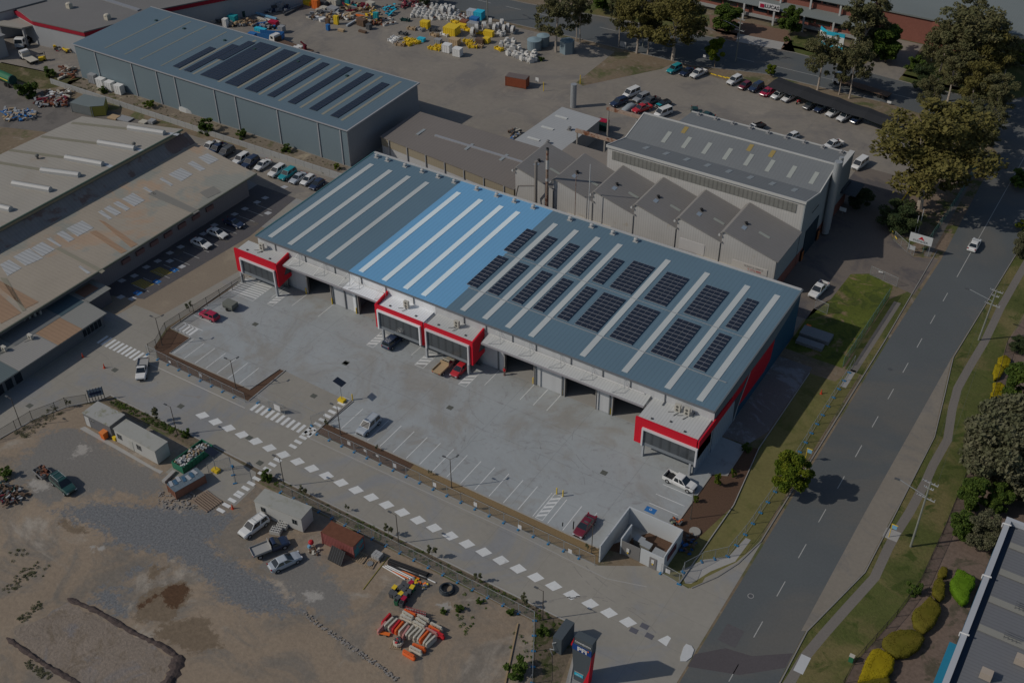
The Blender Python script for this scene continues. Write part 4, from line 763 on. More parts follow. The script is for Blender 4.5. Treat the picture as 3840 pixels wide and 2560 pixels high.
# white shed and low flat building
Ws = thing('white_shed', 'white shed with three roof lights behind the sawtooth factory', 'shed', (-114, 200, 0))
MB().slab([(-120.5, 189.5, 4.9), (-109.2, 189.5, 4.6), (-109.2, 209.6, 4.6), (-119.6, 209.6, 4.9)], .15).build('roof', mat('white_shed_roof', (.40, .41, .41), .6, n=.05, stripe=('y', .7, .1)), Ws)
MB().box(-119.5, -109.5, 189.8, 209.3, 0, 4.5).build('wall', mat('shed_side', (.28, .28, .28), .8, n=.05), Ws)
for y in (192.6, 198.6, 204.8): MB().box(-118.7, -115.6, y, y+.7, 4.85, 4.93).build('skylight', P('white_rooflight', (.56, .57, .54)), Ws)
roofvent(Ws, -112.6, 201, 4.7, 1.1, P('vent_dark3', (.2, .2, .2))); roofvent(Ws, -113.5, 193, 4.7, 1.1, P('vent_dark3', (.2, .2, .2)))
Lb = thing('low_factory', 'low flat brown roofed factory with a cream wall band', 'factory', (-128, 180, 0))
MB().slab([(-146.5, 175.4, 5.2), (-108.8, 171.6, 5.2), (-108.8, 189, 5.6), (-146.0, 189.2, 5.6)], .2).build('roof', mat('brown_grey_roof', (.20, .18, .165), .85, n=.08, big=.1, stripe=('x', .8, .07)), Lb)
MB().prism([(-146.2, 175.6), (-109, 171.8), (-109, 188.8), (-145.8, 189)], 0, 3.0).build('wall', mat('dull_white_wall', (.42, .42, .42), .8, n=.05), Lb); MB().prism([(-146.25, 175.55), (-108.95, 171.75), (-108.95, 188.85), (-145.85, 189.05)], 3.0, 5.0).build('wall_band', mat('cream_band', (.30, .26, .19), .8, n=.06, stripe=('x', .5, .08)), Lb)
for k in range(7): x = -144+k*5.4; MB().box(x, x+.18, 175.5-(x+146)*.1-.25, 175.5-(x+146)*.1, 0, 5.1).build('downpipe', P('pale_pipe', (.36, .37, .39)), Lb)
for x in (-140, -127, -118): MB().box(x, x+.7, 180, 183, 5.38, 5.5).build('skylight', P('pale_skylight2', (.3, .33, .34)), Lb)
MB().box(-136, -108.9, 181.5, 182.1, 5.38, 5.62).build('ridge_cap', P('ridgecap', (.3, .31, .33)), Lb)
br = thing('flat_factory_roof', 'tan flat roofed link building between white shed and tall hall', 'building', (-101, 190, 0))
MB().box(-107.5, -94, 183.7, 193, 0, 6).build('wall', mat('link_wall', (.24, .22, .2), .8), br); MB().box(-107.8, -93.9, 183.6, 193.4, 6, 6.3).build('roof', mat('link_roof', (.25, .225, .20), .85, n=.1), br)
for (xa, ya, xb_, yb, z) in ((-108.5, 196.5, -94, 196.5, 7.4), (-107, 208, -92, 208, 8.2)):
    g_ = thing('gantry_beam', 'rusty cream crane beam on posts %s' % ('nearer the sawtooth roofs' if z < 8 else 'by the parked cars'), 'crane beam', (xa, ya, 0))
    MB().box(xa, xb_, ya-.3, ya+.3, z, z+.7).build('beam', mat('gantry_paint_%d' % z, (.36, .27, .21), .8, n=.3, ns=1.5, c2=((.2, .08, .04), .6, .5, .6)), g_)
    for x in (xa+.4, (xa+xb_)/2, xb_-.5): MB().box(x-.15, x+.15, ya-.15, ya+.15, 0, z).build('post', P('gantry_post', (.33, .31, .28)), g_)
# chimneys and masts by the sawtooth wall
def stack(base, h_, r_, label, m_, name='chimney', bands=()):
    t_ = thing(name, label, 'chimney' if name == 'chimney' else 'mast', base)
    MB().tube((0, 0, 0), (0, 0, h_), r_, n=12).build('flue' if name == 'chimney' else 'pole', m_, t_, inv=False)
    for z0, z1, mm in bands: MB().tube((0, 0, z0), (0, 0, z1), r_+.03, n=12).build('band', mm, t_, inv=False)
    return t_
RUSTPIPE = mat('rusty_pipe', (.30, .22, .17), .8, n=.4, ns=1.2, c2=((.17, .07, .045), .7, .48, .58))
stack((-100.2, 170.3, 0), 17.8, .28, 'tall rusty striped chimney pipe by the sawtooth wall', RUSTPIPE, bands=((17.4, 17.8, K('dgrey')), (10.5, 11.1, P('offwhite_band', (.5, .48, .45))), (13.2, 15.2, P('offwhite_band', (.5, .48, .45)))))
c = stack((-102.6, 170.0, 0), 14.4, .32, 'grey flue with a long elbow pipe left of the rusty chimney', P('grey_flue', (.26, .235, .21), n=.2))
MB().tube((0, 0, 8.8), (-3.2, -1.6, 8.6), .16).tube((-3.2, -1.6, 8.6), (-3.4, -2.2, 6.5), .16).build('elbow_pipe', P('grey_flue', (.26, .235, .21)), c, inv=False)
stack((-90.2, 169.6, 0), 17.5, .09, 'slim white mast standing at the sawtooth wall', P('mast_white', (.5, .5, .5)), 'mast')
stack((-93.4, 169.9, 0), 14.5, .07, 'thin rusty mast right of the striped chimney', RUSTPIPE, 'mast')

# ---------------------------------------------------------------- far buildings
Tl = thing('far_warehouse', 'wide grey roofed warehouse with a red fascia at the top left', 'warehouse', (-255, 190, 0))
MB().prism([(-262.5, 175.6), (-244.5, 177.6), (-239.2, 192), (-239, 199), (-205, 262), (-330, 262), (-330, 190), (-270, 178)], 6.8, 7.1).build('roof', mat('flat_grey_roof', (.185, .18, .175), .85, n=.08, ns=1.5, big=.12), Tl)
MB().prism([(-262.2, 175.9), (-244.8, 177.9), (-239.6, 192), (-239.4, 199), (-206, 262), (-330, 262), (-330, 190)], 0, 5.7).build('wall', mat('white_wall_far', (.36, .37, .38), .8, n=.05), Tl)
MB().prism([(-262.4, 175.7), (-244.6, 177.7), (-239.4, 191.9), (-239.2, 198.9), (-205.5, 262), (-330, 262), (-330, 190)], 5.7, 6.8).build('red_fascia', P('deep_red', (.33, .012, .03)), Tl)
for q in ((0, 0, 640, 75), (0, 0, 990, 180)):
    p = T(*q, 7.1); MB().box(p.x-.7, p.x+.7, p.y-.6, p.y+.6, 7.1, 8.3).sphere((p.x, p.y, 8.3), .8, .5).build('roof_vent', P('cream_vent', (.50, .46, .38)), Tl)
p, q = T(0, 0, 900, -20, 7.1), T(0, 0, 1280, 100, 7.1); d = (q-p).normalized(); nn = Vector((-d.y, d.x, 0))*.6
MB().slab([tuple(p-nn+Vector((0, 0, .3))), tuple(q-nn+Vector((0, 0, .3))), tuple(q+nn+Vector((0, 0, .3))), tuple(p+nn+Vector((0, 0, .3)))], .35).build('roof_gutter', P('grey_duct', (.25, .26, .28)), Tl)
Tr = thing('truck_depot', 'white truck depot building with an awning over a parked truck', 'building', (-272, 172, 0))
MB().prism([(-300, 166), (-274, 173.5), (-270, 186), (-300, 196)], 0, 7.2).build('wall', mat('depot_wall', (.36, .38, .40), .8, n=.05), Tr)
MB().prism([(-301, 165.5), (-273.6, 173.1), (-269.6, 186.4), (-301, 196.8)], 7.2, 7.5).build('roof', P('depot_roof', (.17, .175, .18)), Tr)
MB().prism([(-274, 171), (-264.5, 173.5), (-262, 179.5), (-271.5, 178)], 4.9, 5.25).build('awning', P('awning_tan', (.33, .31, .27)), Tr)
for x, y in ((-264.8, 174), (-262.8, 178.8)): MB().box(x-.25, x+.25, y-.25, y+.25, 0, 4.9).build('column', P('pale_column', (.36, .36, .36)), Tr)
Td = thing('depot_office', 'two storey pale office block with dark windows at the left edge', 'building', (-266, 160, 0))
MB().prism([(-300, 156), (-264.5, 163), (-263.6, 167), (-300, 168)], 0, 5.6).build('wall', mat('office_wall', (.33, .34, .35), .8, n=.05), Td)
MB().prism([(-301, 155.4), (-263.9, 162.6), (-263, 167.4), (-301, 169)], 5.6, 5.9).build('roof', P('office_roof', (.27, .27, .265)), Td)
for k in range(4): MB().cb((-268-k*3.2, 162.1-k*.63, 3.2), (2.2, .12, 1.4), math.atan2(7, 35.5)).build('window', GLASS, Td)
MB().cb((-272, 161.3, 0), (12, .15, 2.4), math.atan2(7, 35.5)).build('open_bay', K('black'), Td)
MB().cb((-269.2, 161.7, 2.3), (1.6, .14, .9), math.atan2(7, 35.5)).build('sign_board', K('white'), Td)
# brick office and grey hall, top right
GREENR = mat('grey_green_roof', (.20, .225, .22), .7, n=.08, stripe=('x', .6, .06))
Bo = thing('brick_office', 'two storey red brick office with white columns and a long white sign', 'office', (-95, 295, 0))
MB().box(-130, -76, 292.5, 310, .9, 3.4).build('wall', BRK, Bo); MB().box(-130, -76, 296, 310, 3.4, 8.2).build('upper_wall', BRK, Bo)
MB().box(-130, -76, 292.4, 310, 0, .9).build('plinth', P('plinth', (.06, .055, .05)), Bo)
MB().box(-130.3, -75.8, 291.9, 292.4, .9, 1.7).build('band', P('band_grey', (.33, .34, .33)), Bo)
MB().slab([(-130.4, 291.2, 4.5), (-75.6, 291.2, 4.5), (-75.6, 296, 5.1), (-130.4, 296, 5.1)], .2).build('lower_roof', GREENR, Bo)
MB().slab([(-130.4, 294.6, 8.3), (-75.6, 294.6, 8.3), (-75.6, 300.5, 8.9), (-130.4, 300.5, 8.9)], .2).build('upper_roof', GREENR, Bo)
for k in range(12):
    x = -129+k*4.5; MB().box(x, x+3.9, 292.38, 292.5, 2.5, 3.7).build('window', GLASS, Bo); MB().box(x, x+3.9, 295.88, 296, 6.9, 8.0).build('window', GLASS, Bo)
for x in (-108.8, -100, -91.5, -83.2, -76.6): MB().box(x-.25, x+.25, 290.9, 291.4, 0, 4.4).build('column', P('white_column', (.46, .47, .46)), Bo); MB().box(x-.25, x+.25, 294.9, 295.4, 5.0, 8.3).build('column', P('white_column', (.46, .47, .46)), Bo)
sg = T(3, 0, 60, 80, 4.8)
MB().box(sg.x-4.4, sg.x+1.6, 290.6, 290.8, 4.3, 6.0).build('sign_panel', P('sign_white', (.6, .6, .6)), Bo)
text('LUCAS', 1.35, P('sign_black', (.03, .03, .035)), Bo, (sg.x-.6, 290.55, 5.15), (rad(90), 0, 0), bold=.03); text('◣', 1, K('magenta'), Bo, (sg.x-3.4, 290.55, 5.15), (rad(90), 0, 0)) if False else MB().prism([(sg.x-4, 290.5), (sg.x-2.8, 290.5), (sg.x-2.8, 290.56), (sg.x-4, 290.56)], 4.6, 5.6).build('sign_emblem', K('magenta'), Bo)
Gh = thing('grey_hall', 'grey roofed hall with a brick end wall beside the top right road', 'warehouse', (-55, 308, 0))
MB().prism([(-74, 300), (-50, 300), (-37, 302), (-36, 306), (-24, 380), (-90, 380), (-76, 310)], 6.8, 7.2).build('roof', GREENR, Gh); MB().prism([(-73.5, 300.5), (-51, 300.5), (-51, 306), (-37, 306), (-25, 379), (-89, 379)], 0, 6.8).build('wall', BRK, Gh)
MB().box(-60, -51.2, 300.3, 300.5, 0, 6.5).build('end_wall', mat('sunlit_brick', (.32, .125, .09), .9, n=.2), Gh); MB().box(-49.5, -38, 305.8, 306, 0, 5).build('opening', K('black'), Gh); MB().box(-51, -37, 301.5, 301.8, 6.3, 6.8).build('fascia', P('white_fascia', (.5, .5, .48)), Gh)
bb = T(3, 0, 575, 455); Bb = thing('billboard', 'folded real estate style board with teal bands before the brick office', 'billboard', bb)
for (a, b) in (((-4.3, 2.6), (-1.6, 0.2)), ((-1.6, 0.2), (3.0, .4))):
    a, b = Vector((*a, 0)), Vector((*b, 0)); d = (b-a); L = d.length; an = math.atan2(d.y, d.x); c_ = (a+b)/2
    for z0, z1, mm, nm in ((.5, 1.1, K('cyan'), 'lower_band'), (1.1, 3.6, K('white'), 'panel'), (3.6, 4.6, K('cyan'), 'upper_band')): MB().cb((c_.x, c_.y, z0), (L, .12, z1-z0), an).build(nm, mm, Bb, inv=False)
    for q in (a, b): MB().tube((q.x, q.y+.15, 0), (q.x, q.y+.15, 4.5), .08).build('post', STEEL, Bb, inv=False)
# bottom right building
Rb = thing('street_warehouse', 'ribbed grey roofed warehouse with a blue glazed strip at the bottom right corner', 'warehouse', (2, 100, 0))
RBR = mat('ribbed_grey_roof', (.165, .17, .18), .6, n=.07, ns=2, big=.06, stripe=('y', .55, .12))
MB().slab([(.9, 60, 5.6), (40, 60, 5.9), (40, 130.4, 5.9), (.9, 130.4, 5.6)], .15).build('roof', RBR, Rb)
MB().box(-.5, 40, 60, 130.3, 0, 5.4).build('wall', P('wall_steel', (.22, .25, .28)), Rb)
MB().box(-.65, .1, 60, 130.5, 5.4, 6.35).build('parapet', mat('white_parapet', (.42, .44, .47), .7, n=.05), Rb); MB().box(.1, 40, 129.9, 130.5, 5.4, 6.35).build('parapet', bpy.data.materials['white_parapet'], Rb)
MB().box(.1, .9, 60, 129.9, 5.3, 5.5).build('box_gutter', P('gutter_dark', (.03, .05, .08)), Rb)
for v in (250, 500, 760, 1030):
    p = T(3, 3, 2160-v*.27, v, 5.7); MB().box(.95, 40, p.y-.55, p.y+.55, 5.72, 5.8).build('skylight', mat('cream_strip_%d' % v, (.27, .265, .235), .6, n=.05), Rb)
for q in ((3, 3, 2000, 1500), (3, 3, 2320, 1370)):
    p = T(*q, 6); MB().box(p.x-.7, p.x+.7, p.y-.5, p.y+.5, 5.75, 6.9).build('air_conditioner', P('ac_beige', (.40, .34, .28)), Rb)
mb = MB()
for q in ((3, 3, 2330, 870), (3, 3, 2230, 1140)):
    p = T(*q, 6)
    for k in range(4): mb.tube((p.x-.8, p.y-.5+k*.35, 6.1), (p.x+1.2, p.y-.5+k*.35, 6.1), .03); mb.tube((p.x-.7+k*.5, p.y-.5, 5.8), (p.x-.7+k*.5, p.y-.5, 6.3), .03)
mb.build('roof_frame', K('dgrey'), Rb)
for p in (T(3, 3, 2190, 130, 6), T(3, 3, 1970, 590, 6), T(3, 3, 1755, 1115, 6)): MB().tube((-.8, p.y, 6.4), (.3, p.y, 6.5), .12).tube((-.8, p.y, 6.4), (-.8, p.y, 5.7), .1).build('wall_light', P('light_white', (.6, .6, .6)), Rb)
MB().box(-1.6, -.66, 95, 107.5, 2.9, 3.2).build('glazed_awning', P('blue_glazing', (.02, .20, .32)), Rb)
MB().box(-.72, -.5, 62, 128, .3, 2.8).build('wall_band', P('blue_band', (.02, .13, .22)), Rb)
# ---------------------------------------------------------------- vehicles
def hull(secs, zb_):
    "secs: (x, ztop, halfwidth)"
    rs = []
    for x, zt, hw in secs:
        zl = zb_+(.12 if x in (secs[0][0], secs[-1][0]) else 0)
        rs.append([(x, -hw*.93, zl), (x, -hw, zl+.2), (x, -hw, zt-.16), (x, -hw+.12, zt), (x, hw-.12, zt), (x, hw, zt-.16), (x, hw, zl+.2), (x, hw*.93, zl)][::-1])
    return rs
def lerp3(a, b, t): return tuple(a[k]+(b[k]-a[k])*t for k in range(3))
def inset(q, s=.1, out=.012):
    c = [sum(p[k] for p in q)/4 for k in range(3)]; q2 = [Vector(lerp3(p, c, s)) for p in q]
    n = (q2[1]-q2[0]).cross(q2[3]-q2[0]).normalized()*out
    return [tuple(p+n) for p in q2]
KIND = dict(
    sedan=dict(L=4.7, W=.9, zb=.26, secs=[(-2.35, .78, .74), (-2.2, .95, .84), (-1.3, 1.0, .9), (.9, .96, .9), (1.7, .84, .87), (2.2, .7, .8), (2.35, .58, .7)], cab=(-1.75, 1.1, -1.05, .2, .95, 1.43, .84, .62)),
    hatch=dict(L=4.1, W=.86, zb=.26, secs=[(-2.05, .85, .74), (-1.95, 1.0, .82), (-1.2, 1.02, .86), (.8, .97, .86), (1.6, .86, .82), (1.95, .72, .76), (2.05, .58, .68)], cab=(-1.93, 1.0, -1.6, .1, .97, 1.5, .8, .6)),
    suv=dict(L=4.8, W=.94, zb=.36, secs=[(-2.4, 1.0, .82), (-2.3, 1.12, .9), (-1.2, 1.14, .94), (1.0, 1.1, .94), (2.0, 1.02, .9), (2.35, .9, .82), (2.4, .7, .76)], cab=(-2.3, 1.15, -2.1, .35, 1.08, 1.78, .88, .7)),
    van=dict(L=4.9, W=.94, zb=.3, secs=[(-2.45, 1.1, .86), (-2.35, 1.2, .92), (-1.2, 1.2, .94), (1.5, 1.15, .94), (2.2, .95, .88), (2.4, .8, .8), (2.45, .6, .76)], cab=(-2.38, 1.75, -2.3, .95, 1.15, 2.0, .9, .78)),
    ute=dict(L=5.3, W=.93, zb=.38, secs=[(-.95, 1.1, .9), (-.9, 1.12, .93), (1.1, 1.1, .93), (2.2, 1.02, .9), (2.6, .9, .82), (2.65, .7, .76)], cab=(-.88, 1.35, -.7, .55, 1.08, 1.78, .88, .7), tub=(-2.65, -.95, 1.1)),
    trayute=dict(L=5.3, W=.9, zb=.38, secs=[(.1, 1.1, .86), (.15, 1.12, .9), (1.2, 1.1, .9), (2.2, 1.0, .87), (2.6, .88, .8), (2.65, .7, .74)], cab=(.15, 1.45, .28, .75, 1.06, 1.74, .85, .68), tray=(-2.65, 0, .95)))
def car_parts(kind, paint, tray=None, rack=False):
    k = KIND[kind]; t_ = thing(kind, None, None); W = k['W']
    mb = MB(); mb.rings(hull(k['secs'], k['zb']))
    x0, x1, xr0, xr1, z0, z1, w0, w1 = k['cab']
    a = [(x0, -w0, z0), (x1, -w0, z0), (x1, w0, z0), (x0, w0, z0)]; b = [(xr0, -w1, z1-.04), (xr1, -w1, z1-.04), (xr1, w1, z1-.04), (xr0, w1, z1-.04)]
    c = [(xr0+.12, -w1+.14, z1), (xr1-.12, -w1+.14, z1), (xr1-.12, w1-.14, z1), (xr0+.12, w1-.14, z1)]
    mb.rings([a, b, c]); mb.build('body', paint, t_, inv=False)
    g = MB(); g.quad(*inset([a[1], a[2], b[2], b[1]], .06)); g.quad(*inset([a[3], a[0], b[0], b[3]], .1))
    for s_ in (0, 1):
        A, B, C_2, D = (a[0], a[1], b[1], b[0]) if s_ == 0 else (a[2], a[3], b[3], b[2])
        for u0, u1 in ((.06, .5), (.54, .95)) if kind != 'trayute' else ((.1, .92),):
            q = [lerp3(A, B, u0), lerp3(A, B, u1), lerp3(D, C_2, u1), lerp3(D, C_2, u0)]; g.quad(*inset(q, .08))
    g.build('window', GLASS, t_, inv=False)
    L = k['L']; r_ = .33 if kind in ('sedan', 'hatch', 'van') else .38
    for x in (L/2-.85, -L/2+.9):
        for s_ in (-1, 1):
            o = MB().tube((x, s_*(W-.2), r_), (x, s_*(W+.025), r_), r_, n=14).build('wheel', RUBBER, t_, inv=False)
            MB().tube((x, s_*(W-.1), r_), (x, s_*(W+.035), r_), r_*.58, n=10).build('rim', P('alloy', (.32, .33, .34), .4), o, inv=False)
    zf = k['secs'][-1][1]
    for s_ in (-1, 1):
        MB().cb((L/2-.09, s_*(W-.3), zf-.04), (.2, .32, .16)).build('headlight', P('lamp_glass', (.55, .57, .6), .2), t_, inv=False)
        xb = -L/2+.03; MB().cb((xb, s_*(W-.22), .8), (.12, .22, .2)).build('tail_light', P('tail_red', (.35, .01, .01), .3), t_, inv=False)
    MB().cb((L/2-.02, 0, .42), (.1, 1.1, .2)).build('grille', K('black'), t_, inv=False)
    if 'tub' in k:
        a_, b_, z_ = k['tub']; mb = MB().box(a_, b_, -.88, .88, .38, .62); mb.box(a_, b_, -.93, -.86, .42, z_); mb.box(a_, b_, .86, .93, .42, z_); mb.box(a_, a_+.07, -.86, .86, .42, z_); mb.box(b_-.06, b_, -.86, .86, .42, z_)
        o = mb.build('tub', paint, t_, inv=False); MB().box(a_+.08, b_-.07, -.85, .85, .62, .66).build('bed_liner', tray or K('dgrey'), o, inv=False)
    if 'tray' in k:
        a_, b_, z_ = k['tray']; tm = tray or P('alloy_tray', (.34, .34, .33)); mb = MB().box(a_, b_, -.95, .95, z_-.1, z_); mb.box(a_, b_, -.95, -.9, z_, z_+.25); mb.box(a_, b_, .9, .95, z_, z_+.25); mb.box(a_, a_+.05, -.9, .9, z_, z_+.25)
        mb.box(b_-.06, b_, -.9, .9, z_, z_+.75); mb.build('tray', tm, t_, inv=False)
        MB().box(a_+.2, .3, -.35, .35, .5, z_-.1).build('chassis', K('black'), t_, inv=False)
    if rack:
        mb = MB()
        for s_ in (-1, 1): mb.tube((xr0+.2, s_*(w1-.08), z1+.07), (xr1-.1, s_*(w1-.08), z1+.07), .03)
        for u in (.25, .75): mb.tube((xr0+(xr1-xr0)*u, -w1+.05, z1+.1), (xr0+(xr1-xr0)*u, w1-.05, z1+.1), .03)
        mb.build('roof_rack', STEEL, t_, inv=False)
    return t_
CARS = {}
def car(kind, colour, loc, head, label, tray=None, rack=False, group=None, sc=1.0, cat=None):
    "head in degrees: 0 = +X"
    key = (kind, colour, tray, rack)
    if key not in CARS: CARS[key] = o = car_parts(kind, CAR(colour), K(tray) if tray else None, rack)
    else: o = copy_tree(CARS[key])
    o.name = {'suv': 'four_wheel_drive', 'trayute': 'tray_ute', 'hatch': 'hatchback'}.get(kind, kind)
    place(o, (loc[0], loc[1], .02), rad(head), label, group, cat or {'suv': 'four wheel drive', 'hatch': 'hatchback', 'trayute': 'ute'}.get(kind, kind), sc)
    return o
def ca(i, j, u, v, kind, colour, head, label, **k): return car(kind, colour, T(i, j, u, v, .55), head, label, **k)
# front car park and drive
ca(1, 2, 1035, 775, 'suv', 'silver', -90, 'silver four wheel drive with roof rails parked alone near the entrance drive', rack=True)
ca(1, 2, 1735, 228, 'trayute', 'beige', 90, 'beige ute with an open timber tray under the red entrance box', tray='tan')
ca(1, 2, 1870, 262, 'hatch', 'red', -90, 'small bright red hatchback beside the beige ute')
ca(1, 1, 1262, 1568, 'suv', 'navy', 90, 'black four wheel drive half under the highlighted white entrance box')
ca(2, 2, 1545, 1290, 'ute', 'white', -5, 'white dual cab ute with black tub liner by the mulch bed', tray='black')
ca(2, 3, 668, 128, 'sedan', 'maroon', -90, 'dark maroon sedan parked beside the bin enclosure')
ca(0, 1, 1922, 1330, 'hatch', 'magenta', 180, 'crimson hatchback near the left fence beside a covered trailer')
ca(0, 2, 1308, 262, 'trayute', 'white', -50, 'white ute with a metal tray driving on the concrete drive near the gate')
ca(0, 1, 1850, 668, 'sedan', 'white', 0, 'white sedan by the shed wall, nearer of the two white ones')
ca(0, 1, 1997, 575, 'sedan', 'white', 0, 'white sedan by the shed wall between a dark sedan and another white one')
ca(0, 1, 2150, 482, 'sedan', 'navy', 0, 'dark sedan parked by the corrugated shed wall')
for x, y, kd, c, lb in ((483, 338, 'ute', 'white', 'white ute at the far left end of the row along the low white wall'), (500, 343, 'ute', 'navy', 'black ute second from the left end of the wall row'), (519, 351, 'suv', 'dgrey', 'dark grey four wheel drive third from the left end of the wall row'),
    (553, 367, 'suv', 'white', 'white four wheel drive just right of the dark vehicles in the wall row'), (575, 374, 'suv', 'navy', 'black four wheel drive between two white vehicles in the wall row'), (603, 379, 'sedan', 'white', 'white sedan in the middle of the wall row'),
    (636, 394, 'suv', 'white', 'white four wheel drive left of the teal one in the wall row'), (660, 401, 'suv', 'teal', 'dark teal four wheel drive in the row along the low wall'), (684, 409, 'sedan', 'silver', 'silver sedan in the row along the low wall'), (707, 414, 'hatch', 'white', 'white hatchback next to the silver sedan by the low wall'), (728, 424, 'hatch', 'navy', 'dark hatchback at the warehouse end of the wall row')):
    car(kd, c, F(x*1.6327, y*1.6327, .6), -88, lb, group='vehicles parked along the low white wall')
# dirt site
a, b = T(0, 2, 665, 1385, .6), T(0, 2, 500, 1245, .6); an = math.degrees(math.atan2((a-b).y, (a-b).x))
car('suv', 'dgreen', (a+b)/2, an, 'dark green four wheel drive towing a loaded trailer on the dirt site', rack=True, sc=1.05)
tl = T(0, 2, 395, 1210, .5); t_ = thing('box_trailer', 'trailer piled with brown scrap behind the dark green four wheel drive', 'trailer', (tl.x, tl.y, 0), rad(an))
mb = MB().box(-1.5, 1.3, -.85, .85, .5, .6); mb.box(-1.5, 1.3, -.9, -.83, .5, .95); mb.box(-1.5, 1.3, .83, .9, .5, .95); mb.box(-1.5, -1.43, -.83, .83, .5, .95); mb.box(1.23, 1.3, -.83, .83, .5, .95); mb.tube((1.3, 0, .5), (2.3, 0, .45), .05); mb.build('body', P('trailer_grey', (.22, .22, .22)), t_, inv=False)
for s_ in (-1, 1): MB().tube((-.2, s_*.85, .33), (-.2, s_*1.02, .33), .33, n=12).build('wheel', RUBBER, t_, inv=False)
def junk(name, n, sx, sy, sz, mats, seed, z0=0.):
    r = random.Random(seed); mb = MB()
    for k in range(n):
        x, y = r.uniform(-sx, sx), r.uniform(-sy, sy); mb.cb((x, y, z0+r.uniform(0, sz*.6)), (r.uniform(.15, .8), r.uniform(.05, .4), r.uniform(.05, .35)), r.uniform(0, 3.1), r.randrange(len(mats)), r.uniform(-.5, .5))
    return mb
o = junk('x', 34, 1.2, .75, .8, [1, 2, 3], 5, .6); o.build('load', [K('brown'), K('rust'), K('dgrey')], thing('scrap_load', 'heap of brown scrap metal lying in the trailer', 'scrap', (tl.x, tl.y, 0), rad(an)), inv=False)
car('suv', 'white', F(952, 1974, .6), -98, 'white four wheel drive with roof racks beside the white jerry can crates', rack=True, sc=1.0)
car('trayute', 'navy', F(1013, 2053, .55), 62, 'black ute with an alloy tray on the dirt site', sc=1.05)
car('sedan', 'silver', F(1069, 2106, .5), 66, 'silver blue sedan parked beside the black ute on dirt', sc=1.03)
# far car park
for (i, j, u, v, kd, c, h, lb, tr) in (
    (2, 0, 1490, 640, 'suv', 'teal', -102, 'teal four wheel drive, left of three parked under the gum trees', None), (2, 0, 1605, 662, 'sedan', 'navy', -102, 'dark sedan between the teal car and a white ute', None), (2, 0, 1710, 680, 'ute', 'white', -102, 'white ute, right of three parked under the gum trees', None),
    (2, 0, 2042, 745, 'suv', 'white', -102, 'white four wheel drive beside yellow wheel stops', None), (2, 0, 2138, 790, 'hatch', 'maroon', -102, 'dark red hatchback right of the white four wheel drive near yellow stops', None), (2, 0, 2242, 808, 'suv', 'navy', -102, 'dark four wheel drive left of the shade cloth', None), (2, 0, 2335, 850, 'hatch', 'magenta', -102, 'crimson hatchback at the left end of the shade cloth', None),
    (2, 0, 1096, 862, 'van', 'white', -105, 'white van at the back of the parked cluster in the yard', None), (2, 0, 1188, 905, 'suv', 'grey', -105, 'grey four wheel drive right of the white van in the cluster', None), (2, 0, 982, 945, 'suv', 'navy', -110, 'dark blue four wheel drive at the left of the yard cluster', None), (2, 0, 1272, 935, 'ute', 'dgrey', -108, 'dark grey ute behind the red ute in the yard cluster', 'black'),
    (2, 0, 1192, 1003, 'ute', 'red', -112, 'red ute in the front of the yard cluster', 'dgrey'), (2, 0, 1390, 960, 'hatch', 'black', -112, 'black car with a bright teal bonnet', None), (2, 0, 1682, 1030, 'sedan', 'dgreen', -60, 'dark green car behind the tall hall, left of two', None), (2, 0, 1775, 1058, 'sedan', 'dgreen', 178, 'dark green sedan behind the tall hall, right of two', None),
    (2, 0, 1388, 1042, 'van', 'white', -110, 'white van partly hidden behind the tall hall roof', None), (2, 0, 2232, 1180, 'trayute', 'white', -115, 'white ute with a dark rack behind the tall hall roof', 'black'),
    (3, 0, 10, 850, 'hatch', 'magenta', -105, 'red hatchback, first car under the shade cloth from the left', None), (3, 0, 88, 878, 'hatch', 'white', -105, 'white hatchback, second car under the shade cloth', None), (3, 0, 190, 900, 'sedan', 'white', -105, 'white sedan left of the red motorbike', None),
    (3, 0, 382, 972, 'hatch', 'dgrey', -105, 'dark car right of the red motorbike', None), (3, 0, 488, 995, 'sedan', 'navy', -105, 'black sedan under the middle of the shade cloth', None), (3, 0, 598, 1035, 'sedan', 'white', -105, 'white sedan right of the black one under the shade cloth', None),
    (3, 0, 708, 1075, 'ute', 'white', -105, 'white ute under the shade cloth', None), (3, 0, 818, 1100, 'hatch', 'navy', -105, 'black hatchback, last of the row under the shade cloth', None), (3, 0, 1172, 1232, 'suv', 'dgrey', -100, 'dark four wheel drive at the right end of the shade cloth below a gum tree', None),
    (3, 0, 215, 1258, 'hatch', 'white', -110, 'white hatchback alone on the concrete behind the tall hall', None), (3, 0, 595, 1335, 'ute', 'white', -115, 'white ute with dark tray alone on the concrete yard', 'black'), (3, 0, 842, 1512, 'van', 'white', -100, 'white van beside the tall hall corner near the exhaust stacks', None)):
    o = ca(i, j, u, v, kd, c, h, lb, tray=tr)
    if 'teal bonnet' in lb: MB().cb((1.35, 0, .93), (1.0, 1.4, .05)).build('bonnet', K('teal'), o, inv=False)
ca(3, 1, 1895, 682, 'sedan', 'white', 90, 'cream white sedan driving on the main road', sc=1.03)
ca(3, 1, 462, 1100, 'ute', 'white', -95, 'white ute at the edge of the shaded drive beside the lawn', tray='dgrey', sc=1.05)
